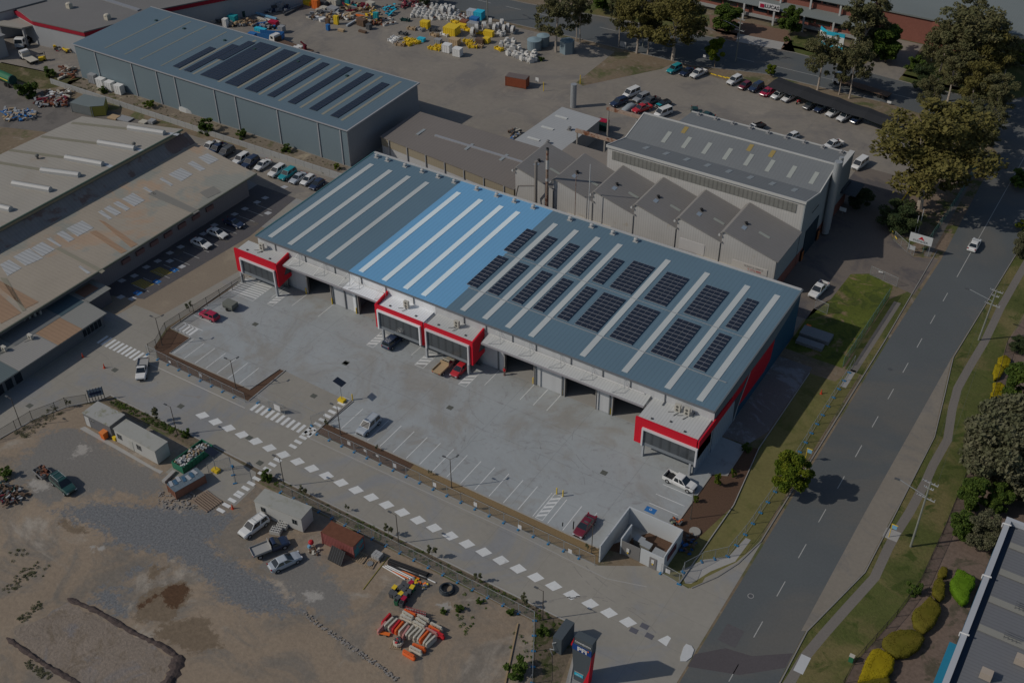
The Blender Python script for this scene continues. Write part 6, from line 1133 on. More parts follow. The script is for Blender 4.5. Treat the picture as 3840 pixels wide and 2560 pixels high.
def power_pole(loc, h_, label, lean=0):
    t_ = thing('power_pole', label, 'power pole', loc, 0); wd = P('pole_wood', (.23, .24, .21), n=.2)
    MB().tube((0, 0, 0), (lean, 0, h_), .17, .12, n=8).build('pole', wd, t_, inv=False)
    for z, L in ((h_-.3, 2.2), (h_-1.3, 1.3), (h_-3.2, 2.6)):
        o = MB().cb((lean, 0, z), (L, .12, .12), rad(-8)).build('crossarm', P('crossarm', (.34, .35, .35)), t_, inv=False)
        mb = MB()
        for k in (-1, -.55, .55, 1): mb.tube((lean+k*L/2*.95, 0, z+.1), (lean+k*L/2*.95, 0, z+.32), .05)
        mb.build('insulator', P('insulator', (.45, .46, .48)), o, inv=False)
    a = MB().tube((lean*.7, 0, h_*.78), (-4.0, .2, h_*.86), .05).build('lamp_arm', STEEL, t_, inv=False); MB().cb((-4.3, .2, h_*.85), (.8, .3, .14)).build('lamp_head', K('dgrey'), t_, inv=False)
    return t_
b = T(3, 3, 1310, 315); power_pole(b, top_h(b, 1806), 'timber power pole with cross arms beside the footpath, nearer the camera')
b = T(3, 1, 1935, 1555); power_pole(b, top_h(b, 1081)*.98, 'timber power pole with cross arms farther up the verge', .4)
b = T(2, 0, 2055, 570); power_pole(b, top_h(b, 70), 'far power pole by the second road near the brick office'); b = T(1, 0, 2128, 205); power_pole(b, 13, 'power pole behind the scrap yard at the top edge')
b = T(2, 0, 1200, 430); power_pole(b, 13, 'power pole between the gum trees by the second road')
# wires between the poles
mb = MB()
p0, p1_ = T(3, 3, 1310, 315), T(3, 1, 1935, 1555)
for k in (-.9, 0, .9):
    pts = [Vector((p0.x+k, p0.y, 12.9)).lerp(Vector((p1_.x+.4+k, p1_.y, 12.9)), t/12)-Vector((0, 0, 1.0*4*(t/12)*(1-t/12))) for t in range(13)]
    for a, b in zip(pts, pts[1:]): mb.tube(a, b, .012, n=3)
mb.build('overhead_wires', K('dgrey'), None, 'three thin overhead wires between the two verge power poles', 'wires')
WIRE = bpy.data.materials.new('wire_mesh'); WIRE.use_nodes = True; t = WIRE.node_tree; pr = t.nodes['Principled BSDF']; pr.inputs['Base Color'].default_value = (.30, .31, .32, 1)
def wire(name, c, al):
    m_ = bpy.data.materials.new(name); m_.use_nodes = True; t = m_.node_tree; pr = t.nodes['Principled BSDF']; pr.inputs['Base Color'].default_value = (*c, 1); pr.inputs['Alpha'].default_value = al; pr.inputs['Roughness'].default_value = .8; return m_
WIREM = wire('galvanised_wire_mesh', (.30, .31, .32), .16); WIREB = wire('black_chain_wire', (.03, .03, .03), .26); WIREG = wire('green_shade_mesh', (.05, .16, .13), .5)
def panel_maker():
    t_ = thing('temporary_fence_panel', None, None); f = MB()
    for x in (0, 2.4): f.tube((x, 0, .1), (x, 0, 2.1), .028, n=5)
    for z in (.15, 2.1): f.tube((0, 0, z), (2.4, 0, z), .028, n=5)
    f.build('frame', STEEL, t_, inv=False); MB().quad((0, 0, .15), (2.4, 0, .15), (2.4, 0, 2.1), (0, 0, 2.1)).build('mesh_infill', WIREM, t_, inv=False)
    MB().cb((-.05, 0, .0), (.26, .62, .15)).build('foot', P('fence_foot_blue', (.03, .19, .38)), t_, inv=False)
    return t_
def fence_run(pts, label, group, step=2.55):
    for a, b in zip(pts, pts[1:]):
        a, b = Vector(a[:2]), Vector(b[:2]); L = (b-a).length; n = max(1, round(L/step)); an = math.atan2((b-a).y, (b-a).x)
        for k in range(n):
            p = a.lerp(b, k/n); inst('panel', panel_maker, (p.x, p.y, 0), an+R.uniform(-.03, .03), label, group, 'fence panel', (L/n/2.47, 1, 1))
fence_run([(-138.2, 97.0), (-114.6, 96.5)], 'temporary wire fence panel on blue feet along the left front garden bed', 'temporary fence panels, left front bed')
fence_run([(-99.4, 96.9), (-48, 96.7)], 'temporary wire fence panel on blue feet along the long front garden bed', 'temporary fence panels, long front bed')
fence_run([(-95.7, 83.9), (-50.2, 83.8), (-45.3, 75.2), (-44.6, 66)], 'temporary wire fence panel on blue feet round the dirt site', 'temporary fence panels of the dirt site')
fence_run([(-39.4, 100.4), (-36.4, 100.0), (-36.8, 102.3), (-35.4, 105.4), (-32.7, 108.3), (-32.2, 113.5), (-31.8, 124), (-31.8, 160)], 'temporary wire fence panel on blue feet along the right lawn beside the road', 'temporary fence panels along the road')
fence_run([(-112.8, 97.6), (-110, 97.4), (-107, 97.8)], 'temporary wire gate panel standing across the entrance crossing', 'gate panels of the entrance')
fence_run([(-101.5, 98), (-100.4, 100.2)], 'temporary gate panel beside the entrance bed corner', 'gate panels by the bed corner'); fence_run([(-103, 81.6), (-106, 84), (-108, 81)], 'temporary fence panel standing loose beside the green skip', 'loose panels by the skip')
for (i, j, u, v, w_, h_) in ((1, 2, 858, 930, .6, .75), (1, 2, 1008, 998, .6, .5), (1, 2, 1278, 1135, .6, .8), (1, 2, 1645, 1310, .6, .8), (1, 2, 2020, 1490, .6, .8), (2, 3, 75, 130, .6, .8), (2, 3, 537, 352, .6, .8), (0, 2, 1845, 305, .6, .7), (0, 2, 1565, 185, .5, .4), (1, 2, 198, 605, 1.3, 1.2), (1, 2, 1118, 1045, .5, .4), (2, 3, 1435, 535, .7, .8)):
    p = T(i, j, u, v, 1.2); o = MB().box(-w_/2, w_/2, -.02, .02, -h_/2, h_/2).build('fence_sign', P('notice_white', (.6, .6, .6)), None, 'white notice fixed on the temporary fence, %s' % ('largest, at the entrance gate' if w_ > 1 else 'one of the small site notices'), 'sign', 'white notices on the fences'); o.location = (p.x, p.y-.12, 1.2)
def post_fence(name, pts, h_, label, mtl, infill, step=2.9, postm=None):
    t_ = thing(name, label, 'fence', (pts[0][0], pts[0][1], 0)); pm = postm or P('black_post', (.04, .035, .03)); rail = MB(); inf = MB(); n_ = 0
    for a, b in zip(pts, pts[1:]):
        a, b = Vector(a[:2]), Vector(b[:2]); L = (b-a).length; n = max(1, round(L/step))
        for k in range(n+1):
            p = a.lerp(b, k/n)
            if n_ < 60: MB().tube((p.x, p.y, 0), (p.x, p.y, h_+.1), .045, n=5).build('post', pm, t_); n_ += 1
        rail.tube((a.x, a.y, h_), (b.x, b.y, h_), .03, n=5); rail.tube((a.x, a.y, .08), (b.x, b.y, .08), .02, n=4); inf.quad((a.x, a.y, .05), (b.x, b.y, .05), (b.x, b.y, h_), (a.x, a.y, h_))
    rail.build('rail', pm, t_); inf.build('mesh_infill', infill, t_); return t_
post_fence('chain_fence', [(-138.7, 122.5), (-140.2, 107), (-140.4, 103.6), (-138.2, 99.2), (-138.4, 97.6)], 1.9, 'black chain wire fence along the left edge of the front car park', None, WIREB)
post_fence('chain_fence', [(-147, 60), (-142.1, 68.8), (-141.5, 74.8), (-139.9, 78.3), (-139.4, 80), (-137, 82.5)], 1.9, 'black chain wire fence at the left of the dirt site', None, WIREB)
post_fence('chain_fence', [(-12.6, 70), (-11.3, 96.6), (-11.2, 100), (-8.9, 110.6), (-7.9, 117.4), (-7.8, 128.9), (-8.2, 145), (-9.1, 161), (-10.8, 180)], 1.5, 'low dark chain fence behind the right verge', None, WIREB)
post_fence('mesh_fence', [(-33.3, 158.5), (-33.0, 182.6)], 2.0, 'green mesh fence beside the patchy lawn', None, WIREG, postm=P('green_post', (.12, .22, .2))); post_fence('mesh_fence', [(-32.0, 201), (-31.6, 222), (-31.6, 244)], 2.0, 'green mesh fence beside the big gum tree', None, WIREG, postm=P('green_post', (.12, .22, .2)))
post_fence('gate_fence', [(-43.4, 172), (-40.9, 171.5)], 2.2, 'wire gate beside the right end of the warehouse', None, WIREM, postm=STEEL); post_fence('gate_fence', [(-32.8, 186.8), (-38.3, 188)], 2.0, 'open wire gate lying along the lawn edge', None, WIREM, postm=STEEL); post_fence('gate_fence', [(-38.2, 202.4), (-34.5, 199.3), (-33.2, 198.9)], 2.0, 'wire gate below the white site sign', None, WIREM, postm=STEEL)
# low white retaining wall
rw = thing('retaining_wall', 'long low wall of white concrete panels between the gravel strip and parked cars', 'wall', (-190, 161.7, 0))
MB().prism([(-240.7, 161.6), (-240.7, 161.9), (-138.5, 163.3), (-138.5, 163.0)], 0, 1.3).build('panel_run', mat('wall_panels', (.33, .335, .33), .8, n=.08, ns=2, stripe=('x', 2.4, .0), grid=(2.4, 900, .35, .12)), rw)
# bin enclosure
be = thing('bin_enclosure', 'roofless white walled bin enclosure with grey gates near the road corner', 'enclosure', (-43.5, 101, 0)); WP = mat('enclosure_white', (.50, .52, .53), .75, n=.04)
MB().box(-47.9, -47.7, 97.6, 106.6, 0, 3.4).box(-47.7, -39.2, 106.4, 106.6, 0, 3.4).box(-39.4, -39.2, 100.6, 106.4, 0, 3.4).box(-42.9, -39.4, 100.6, 100.8, 0, 2.9).box(-46.1, -45.9, 100.6, 103.8, 0, 3.2).build('wall', WP, be)
MB().box(-45.9, -43.0, 100.62, 100.72, .1, 2.8).build('gate', P('gate_grey', (.19, .185, .18)), be); MB().box(-41.4, -40.3, 100.5, 100.62, .05, 2.2).build('door', P('door_grey', (.20, .19, .185)), be)
for x in (-44.8, -40.85): MB().box(x-.22, x+.22, 100.44, 100.5, 1.2, 1.9).build('notice', P('notice_white', (.6, .6, .6)), be); MB().box(x-.1, x+.1, 100.42, 100.48, .9, 1.15).build('padlock_plate', K('yellow'), be)
MB().box(-39.19, -39.1, 101.6, 104.4, 1.6, 2.7).build('wall_panel', P('maroon_panel', (.12, .04, .05)), be)
def skipbin(x, y, w_, d_, h_, lb, c='sandgrey'):
    t_ = thing('waste_bin', lb, 'bin', (x, y, 0)); MB().rings([[(-w_*.42, -d_*.42, .15), (w_*.42, -d_*.42, .15), (w_*.42, d_*.42, .15), (-w_*.42, d_*.42, .15)], [(-w_/2, -d_/2, h_), (w_/2, -d_/2, h_), (w_/2, d_/2, h_), (-w_/2, d_/2, h_)]]).build('body', P('bin_olive', (.25, .25, .22)), t_, inv=False); MB().cb((0, 0, h_), (w_+.08, d_+.08, .08), 0, 0, .08).build('lid', P('bin_lid_grey', (.34, .36, .37)), t_, inv=False); return t_
skipbin(-44.4, 103.3, 1.4, 1.1, 1.5, 'grey lidded waste bin in the back corner of the enclosure'); skipbin(-43.1, 102.9, 1.5, 1.1, 1.5, 'grey lidded waste bin in the middle of the enclosure'); skipbin(-40.9, 102.4, 1.6, 1.3, 1.5, 'largest pale waste bin by the enclosure door')
# pylon sign and cabinets
py = T(2, 3, 655, 1540); pb = thing('pylon_sign', 'tall charcoal sign pylon with a blue banner and red edges by the driveway', 'sign', (py.x, py.y, 0))
x, y = py.x, py.y
mb = MB(); mb.rings([[(x-1.15, y-.5, 0), (x+.8, y-.5, 0), (x+.8, y+.6, 0), (x-1.15, y+.6, 0)], [(x-1.6, y-.5, 6.9), (x+1.25, y-.5, 6.9), (x+1.25, y+.6, 6.9), (x-1.6, y+.6, 6.9)], [(x-1.3, y-.5, 8.7), (x+1.25, y-.5, 8.7), (x+1.25, y+.6, 8.7), (x-1.3, y+.6, 8.7)]]); mb.build('body', P('pylon_charcoal', (.075, .092, .105), n=.05), pb)
MB().xprof([(y-.55, 6.2), (y-.55, 7.3), (y-.5, 7.3), (y-.5, 6.2)], x-1.52, x+1.2).build('blue_banner', P('banner_blue', (.01, .05, .22)), pb)
MB().yprof([(x-1.28, 8.6), (x-1.75, 6.9), (x-1.66, 6.6), (x-1.45, 7.5)], y-.56, y+.3).build('red_edge', REDP, pb); MB().yprof([(x+1.27, 6.3), (x+1.02, 3.4), (x+.2, 0), (x+.95, 0)], y-.56, y+.45).build('red_edge', REDP, pb)
MB().box(x-1.05, x+.2, y-.56, y-.5, 1.15, 1.65).build('teal_plate', K('cyan'), pb); MB().box(x-1.1, x+.25, y-.55, y-.5, 1.8, 1.86).build('rule_line', P('silver_line', (.4, .4, .4)), pb)
text('CONNEXION', .37, P('sign_white', (.6, .6, .6)), pb, (x-.05, y-.57, 7.95), (rad(90), 0, 0), bold=.01, sx=1.0); text('PFi', 1.02, P('sign_white', (.6, .6, .6)), pb, (x-.1, y-.6, 6.74), (rad(90), 0, 0), bold=.045, sx=1.15)
MB().tube((x+.78, y-.6, 7.14), (x+.78, y-.66, 7.14), .11, n=10).build('orange_dot', K('orange'), pb); text('leasing', .3, P('sign_white', (.6, .6, .6)), pb, (x-.42, y-.575, 1.4), (rad(90), 0, 0))
ct = T(2, 3, 430, 1300); cb_ = thing('electrical_kiosk', 'tall charcoal kiosk left of the sign pylon with a silver handrail', 'kiosk', (ct.x-.3, ct.y+.6, 0)); x, y = ct.x-.4, ct.y+.4
MB().box(x-.55, x+.75, y-.4, y+3.0, 0, 3.1).build('body', P('pylon_charcoal', (.075, .092, .105)), cb_); mb = MB(); q = [(x-.2, y-1.0, 0), (x-.7, y-.9, .9), (x-.1, y-.8, 1.0), (x-.5, y-.6, 1.9), (x, y-.45, 2.2)]
for a, b in zip(q, q[1:]): mb.tube(a, b, .05)
mb.build('handrail', STEEL, cb_)
# banner sign by the gate at left
a, b = T(0, 2, 830, 560), T(0, 2, 965, 525); bn = thing('banner_sign', 'long pale blue banner on black posts at the left gate', 'banner', (a.x, a.y, 0)); d = (b-a); an = math.atan2(d.y, d.x)
MB().cb(((a+b)/2)[:2]+(1.0,), (d.length, .08, 1.6), an).build('panel', P('banner_grey_blue', (.20, .25, .31), n=.25), bn)
MB().cb(((a+b)/2)[:2]+(1.45,), (d.length*.8, .12, .5), an).build('dark_stripe', K('navy'), bn)
for k in range(6): p = a.lerp(b, k/5); MB().tube((p.x, p.y, 0), (p.x, p.y, 2.7), .06).build('post', K('black'), bn)
# white site sign by the road + others
p = T(3, 1, 1400, 770); ss = thing('site_sign', 'white company sign with a red arrow logo beside the road crossover', 'sign', (p.x, p.y, 0)); x, y = p.x-.6, p.y
MB().box(x-2.2, x+2.2, y-.05, y+.05, 2.4, 4.3).build('panel', P('site_white', (.56, .58, .58)), ss); text('FLENDER', .62, P('sign_dark', (.12, .13, .14)), ss, (x, y-.08, 2.85), (rad(90), 0, 0), sx=1.15); MB().yprof([(x-.5, 3.25), (x+.1, 4.0), (x+.75, 3.15), (x+.1, 3.35)], y-.09, y-.05).build('logo', K('red'), ss)
for dx in (-2, 2): MB().tube((x+dx, y+.08, 0), (x+dx, y+.08, 4.2), .07).build('post', STEEL, ss)
p = T(3, 1, 1308, 760); s2 = thing('small_sign', 'small white sign below the company sign', 'sign', (p.x, p.y, 0)); MB().box(p.x-.7, p.x+.7, p.y-.03, p.y+.03, .9, 1.8).build('panel', P('site_white', (.56, .58, .58)), s2); MB().tube((p.x, p.y+.05, 0), (p.x, p.y+.05, 1.8), .04).build('post', STEEL, s2)
for u, v, tv in ((1338, 615, 415), (1376, 580, 350)): b = T(3, 1, u, v); h_ = top_h(b, 640+tv/2.45); stack((b.x, b.y, 0), h_, .06, 'white flagpole behind the company sign, %s' % ('left one' if u < 1350 else 'right, taller one'), P('flag_white', (.5, .5, .5)), 'flagpole')['category'] = 'flagpole'
for (i, j, u, v, h_, w_, lb, c) in ((2, 0, 1018, 470, 2.6, 1.7, 'grey board sign between the gum trunks', 'grey'), (2, 0, 1765, 545, 1.2, .7, 'small white sign left of the ball shaped tree', 'white'), (2, 0, 1845, 560, 1.6, 1.6, 'wide white sign behind the ball shaped tree', 'white'), (3, 0, 1108, 965, 1.0, 1.0, 'white sign on the grass behind the shade cloth', 'white'), (3, 1, 680, 400, 1.6, 1.4, 'white sign by the brick base of the tall hall', 'white'), (3, 1, 1205, 515, 1.6, 1.1, 'red and white sign beside the round dark shrub', 'white'), (3, 1, 1032, 945, .5, .8, 'small white sign on the ground at the lawn corner', 'white'), (2, 0, 230, 780, 1.9, .9, 'white sign beside the red shipping container', 'white'), (3, 3, 990, 1280, 0, 0, '', '')):
    if not lb: continue
    p = T(i, j, u, v); t_ = thing('sign', lb, 'sign', (p.x, p.y, 0)); MB().box(-w_/2, w_/2, -.03, .03, h_*.45, h_).build('panel', K(c), t_, inv=False); MB().tube((0, .05, 0), (0, .05, h_), .04).build('post', STEEL, t_, inv=False)
# yellow signal frame signs along the road
for (i, j, u, v, lb) in ((3, 2, 340, 1095, 'yellow framed bus stop blade beside the street tree'), (3, 3, 1110, 225, 'yellow framed bus stop blade on the right footpath slab')):
    p = T(i, j, u, v); t_ = thing('bus_stop_sign', lb, 'bus stop sign', (p.x, p.y, 0)); MB().tube((0, 0, 0), (0, 0, 2.6), .06).build('post', K('yellow'), t_, inv=False); MB().cb((.35, 0, 1.9), (.8, .06, .75)).build('panel', K('lblue'), t_, inv=False); MB().cb((.35, 0, 2.65), (.95, .08, .1)).build('hood', K('yellow'), t_, inv=False)
# bollards, drains, cones
def bollard_maker(): return MB().tube((0, 0, 0), (0, 0, 1.25), .1, n=10).sphere((0, 0, 1.25), .1, 1, 10, 4).build('bollard', K('yellow'))
bl = 'yellow bollards by the doors'
for (i, j, u, v, lb) in ((1, 1, 463, 1130, 'yellow bollard left of the first roller door'), (1, 1, 702, 1225, 'yellow bollard right of the first roller door'), (1, 1, 925, 1312, 'yellow bollard beside the door of the highlighted unit'), (2, 2, 194, 385, 'yellow bollard between the third and fourth roller doors'), (2, 2, 462, 492, 'yellow bollard left of the fourth roller door'), (2, 2, 767, 612, 'yellow bollard right of the fourth roller door'), (2, 2, 903, 668, 'yellow bollard left of the last roller door'), (2, 2, 411, 1400, 'yellow bollard at the hatched bay, left of the pair'), (2, 2, 468, 1422, 'yellow bollard at the hatched bay, right of the pair'), (1, 2, 888, 538, 'yellow bollard beside the yellow solar light base'), (1, 2, 2263, 265, 'yellow bollard left of the third roller door'), (2, 0, 626, 772, 'tall yellow bollard at the tip of the dry grass bank'), (2, 0, 290, 838, 'tall yellow bollard near the red shipping container')):
    inst('bollard', bollard_maker, T(i, j, u, v), 0, lb, bl if 'door' in lb else None, 'bollard', (1, 1, 1.8 if 'tall' in lb else 1))
GR = mat('drain_grate', (.11, .115, .10), .8, n=.3, ns=8)
for n_, (i, j, u, v) in enumerate(((1, 2, 828, 195), (1, 2, 1782, 608), (2, 2, 845, 1205), (0, 2, 1660, 595), (0, 2, 2290, 885), (0, 2, 1055, 262), (0, 2, 272, 590), (1, 2, 35, 1115), (0, 1, 2345, 1410), (1, 1, 820, 1770), (1, 2, 530, 500))):
    p = T(i, j, u, v); MB().box(p.x-.5, p.x+.5, p.y-.45, p.y+.45, .0, .03).build('drain_grate', GR, None, 'dark square drain grate set in the concrete %s' % ('of the front car park', 'of the front car park', 'of the front car park', 'of the drive', 'of the drive', 'of the drive', 'of the drive', 'of the drive', 'of the front car park', 'of the front car park', 'of the front car park')[n_], 'drain grate', 'drain grates of the drive' if n_ in (3, 4, 5, 6, 7) else 'drain grates of the car park')
for n_, (x, y) in enumerate(((-38.1, 89.6), (-35.9, 89.9), (-37.2, 91.0))): MB().box(x-.55, x+.55, y-.4, y+.4, 0, .03).build('service_pit', P('pit_grey', (.12, .12, .14)), None, 'grey service pit lid between the last rumble markings', 'pit lid', 'pit lids in the drive')
p = T(2, 3, 2193, 768); MB().tube((p.x, p.y, .01), (p.x, p.y, .035), .45, n=20).build('manhole_cover', P('manhole_ring', (.30, .30, .29)), None, 'round manhole cover with a pale ring in the road patch', 'manhole'); MB().tube((p.x, p.y, .034), (p.x, p.y, .04), .33, n=20).build('lid', K('dgrey'), bpy.data.objects['manhole_cover'])
p = T(3, 2, 1120, 255); MB().tube((p.x, p.y, .01), (p.x, p.y, .03), .4, n=20).build('manhole_cover', K('dgrey'), None, 'dark round manhole cover in the far lane', 'manhole')
isl = V2((2, 3, 1600, 1210), (2, 3, 1650, 1230), (2, 3, 1672, 1265), (2, 3, 1650, 1330), (2, 3, 1600, 1370), (2, 3, 1545, 1370), (2, 3, 1545, 1330), (2, 3, 1575, 1240)); MB().prism(isl, 0, .12).build('traffic_island', P('island_white', (.55, .56, .56)), None, 'small white painted traffic island at the mouth of the drive', 'traffic island')
def cone_maker():
    t_ = thing('traffic_cone', None, None); MB().cb((0, 0, 0), (.42, .42, .05)).tube((0, 0, .05), (0, 0, .95), .17, .04, n=10).build('body', P('cone_orange', (.6, .07, .03)), t_, inv=False); return t_
for (i, j, u, v, lb) in ((0, 2, 763, 145, 'orange cone on the drive, nearer the annex'), (0, 2, 960, 243, 'orange cone on the drive beside a drain grate'), (0, 2, 2138, 1535, 'red cone at the end of the crossing on the dirt edge'), (3, 2, 488, 480, 'orange marker on the turf edge')): inst('cone', cone_maker, T(i, j, u, v), 0, lb, None, 'cone')
# yellow solar light, second one near the skip
def solar_light(p, lb):
    t_ = thing('solar_light', lb, 'solar light', (p.x, p.y, 0)); MB().cb((0, 0, 0), (1.2, .9, .45)).build('base', K('yellow'), t_, inv=False); MB().tube((0, 0, .5), (0, 0, 4.0), .06).build('pole', STEEL, t_, inv=False); MB().cb((-.1, .1, 4.0), (1.9, 1.3, .06), 0, 0, .25).build('panel', PVM, t_, inv=False)
solar_light(T(1, 2, 790, 545), 'solar light tower on a yellow base at the entrance bed'); solar_light(T(0, 2, 1985, 1190), 'solar light tower on a yellow base beside the green skip')
# handrail, orange person's scooter area beside the enclosure
hr = thing('barrier_rail', 'zigzag yellow barrier rail behind the bin enclosure', 'rail', (-43, 107.1, 0)); mb = MB().tube((-47.2, 107.2, .9), (-40.2, 107.2, .9), .05).tube((-47.2, 107.2, .3), (-40.2, 107.2, .3), .04)
for k in range(8): mb.tube((-47+k*.95, 107.2, 0), (-47+k*.95, 107.2, .95), .05); mb.tube((-47+k*.95, 107.2, .3), (-46.4+k*.95, 107.2, .9), .06)
mb.build('rail', K('yellow'), hr)
p = T(2, 3, 1620, 280, .5); ju = thing('rubbish_pile', 'blue and dark rubbish heap beside the bin enclosure wall', 'rubbish', (p.x, p.y, 0)); junk('x', 40, 1.0, 2.0, 1.2, [1, 2, 3], 11).build('heap', [P('tarp_blue2', (.02, .10, .28)), K('dgrey'), K('brown')], ju, inv=False)
p = T(2, 3, 1505, 75, .5); ju = thing('rubbish_pile', 'orange and green bags piled by the yellow barrier rail', 'rubbish', (p.x, p.y, 0)); junk('x', 22, .8, .5, .8, [1, 2, 3], 12).build('heap', [P('orange2', (.55, .15, .05)), P('bag_green', (.25, .28, .2)), K('dgrey')], ju, inv=False)
p = T(2, 3, 1680, 178, .1); MB().tube((p.x, p.y, 0), (p.x, p.y, .25), .85, n=18).build('pit_ring', P('ring_conc', (.34, .33, .30)), None, 'round concrete pit ring in the mulch beside the enclosure', 'concrete ring')

# ---------------------------------------------------------------- dirt site contents
def site_office(c0, c1, w_, h_, name, label, wallm, roofm, wins):
    "long box from c0 to c1 (front lower edge)"
    a, b = Vector(c0[:2]), Vector(c1[:2]); L = (b-a).length; an = math.atan2((b-a).y, (b-a).x)
    t_ = thing(name, label, 'site office', (a.x, a.y, 0), an); MB().box(0, L, 0, w_, .15, h_).build('wall', wallm, t_, inv=False); MB().box(-.08, L+.08, -.08, w_+.08, h_, h_+.12).build('roof', roofm, t_, inv=False)
    for x, z, ww, hh in wins: f = MB().box(x, x+ww, -.04, 0, z, z+hh).build('window', P('frame_grey', (.3, .3, .28)), t_, inv=False); MB().box(x+.06, x+ww/2-.03, -.05, -.01, z+.06, z+hh-.06).box(x+ww/2+.03, x+ww-.06, -.05, -.01, z+.06, z+hh-.06).build('pane', GLASS, f, inv=False)
    return t_
PAN = mat('cabin_white', (.46, .46, .44), .7, n=.05, ns=2); ROC = mat('cabin_roof', (.36, .36, .33), .75, n=.1, ns=2, c2=((.30, .30, .25), .6, .5, .7))
o = site_office(T(0, 2, 1080, 925), T(0, 2, 1455, 1135), 2.6, 2.9, 'site_office', 'long white site office with two windows on a concrete strip', PAN, ROC, [(.5, 1.2, 1.1, 1.1), (5.0, 1.2, 1.1, 1.1)])
MB().box(3.2, 4.1, -.05, 0, .2, 2.2).build('door', P('door_cream', (.42, .42, .39)), o, inv=False)
MB().box(8.0, 8.15, .9, 1.5, 1.9, 2.3).build('air_conditioner', PAN, o, inv=False) if 0 else None
o = site_office(T(0, 2, 795, 770), T(0, 2, 1040, 895), 3.2, 2.7, 'site_office', 'grey site hut with a stained pale roof and an open white door', P('hut_grey', (.15, .155, .165)), mat('stained_roof', (.36, .36, .34), .75, n=.12, c2=((.24, .24, .17), .5, .5, .62)), [(1.6, 1.6, .8, .4)])
MB().box(.2, 1.2, -.05, 0, .15, 2.2).build('door', P('door_white', (.5, .5, .49)), o, inv=False)
o = site_office(T(1, 2, 10, 1590), T(1, 3, 435, 190), 2.7, 2.9, 'site_cabin', 'white site cabin beside the rusty red container', PAN, ROC, [(6.6, 1.3, .9, 1.0), (1.0, 1.3, .9, 1.0)])
sheet('concrete_strip', V2((0, 2, 730, 800), (0, 2, 780, 780), (0, 2, 1420, 1160), (0, 2, 1500, 1190), (0, 2, 1470, 1215)), 4, CONC_P)
sheet('concrete_pad', V2((0, 2, 1880, 930), (0, 2, 2352, 1200), (0, 2, 2340, 1340), (0, 2, 2160, 1510), (0, 2, 1640, 1270), (0, 2, 1520, 1200)), 3, CONC_D)
def bin_proto(c, lid, open_=False):
    t_ = thing('wheelie_bin', None, None); bm_ = K(c); MB().rings([[(-.21, -.26, .08), (.21, -.26, .08), (.21, .26, .08), (-.21, .26, .08)], [(-.28, -.34, 1.0), (.28, -.34, 1.0), (.28, .34, 1.0), (-.28, .34, 1.0)]], cap=True).build('body', bm_, t_, inv=False)
    if open_: MB().box(-.22, .22, -.28, .28, .99, 1.01).build('opening', K('black'), t_, inv=False)
    else: MB().cb((0, 0, 1.0), (.60, .74, .09), 0, 0, .05).build('lid', K(lid), t_, inv=False)
    for s_ in (-1, 1): MB().tube((s_*.22, .3, .12), (s_*.28, .3, .12), .12, n=8).build('wheel', RUBBER, t_, inv=False)
    return t_
Z4 = lambda x, y, h_=0: F(1400+x/4.9, 2180+y/4.9, h_)
for n_, (x, y, c, l, op) in enumerate(((390, 100, 'dgrey', 'yellow', 0), (330, 195, 'dgrey', 'dgrey', 0), (400, 222, 'dgrey', 'dgrey', 0), (505, 215, 'dgrey', 'yellow', 0), (420, 335, 'green', 'green', 1), (515, 375, 'dgrey', 'dgrey', 1), (560, 300, 'maroon', 'magenta', 0), (560, 140, 'dgrey', 'dgrey', 0), (620, 72, 'dgrey', 'dgrey', 0), (712, 95, 'green', 'yellow', 0), (590, 222, 'dgrey', 'dgrey', 0), (655, 175, 'dgrey', 'dgrey', 0), (560, 20, 'dgrey', 'dgrey', 0), (695, 12, 'dgrey', 'magenta', 0), (500, 92, 'dgrey', 'dgrey', 0), (460, 285, 'dgrey', 'dgrey', 0))):
    inst(('bin', c, l, op), lambda: bin_proto(c, l, op), Z4(x, y, 1.0)*1, rad(R.uniform(-20, 20)), 'wheelie bin with a %s %s in the bin cluster' % ({'dgrey': 'dark grey', 'magenta': 'crimson', 'green': 'green'}.get(l, l), 'open top' if op else 'lid'), 'wheelie bins with a %s lid%s' % (l, ' open' if op else ''), 'wheelie bin').location.z = 0
def barrier_proto(c):
    t_ = thing('water_barrier', None, None); s_ = [(0, .06, .02), (.0, .0, 0)]
    mb = MB(); mb.rings([[(x, -w_, .02), (x, w_, .02), (x, w_*.95, .3), (x, w_*.55, .45), (x, w_*.5, z), (x, -w_*.5, z), (x, -w_*.55, .45), (x, -w_*.95, .3)] for x, w_, z in ((-1.0, .18, .7), (-.85, .26, .9), (.85, .26, .9), (1.0, .18, .7))]); mb.build('body', P('plastic_'+c, dict(w=(.50, .47, .40), o=(.70, .13, .03), r=(.50, .02, .03), p=(.48, .22, .20))[c]), t_, inv=False)
    mb = MB()
    for x in (-.55, 0, .55): mb.tube((x, -.145, .68), (x, .145, .68), .07, n=8)
    mb.build('fork_slot', P('slot_dark', (.12, .08, .06)), t_, inv=False); return t_
cn = dict(w='dirty white', o='orange', r='red', p='faded pink')
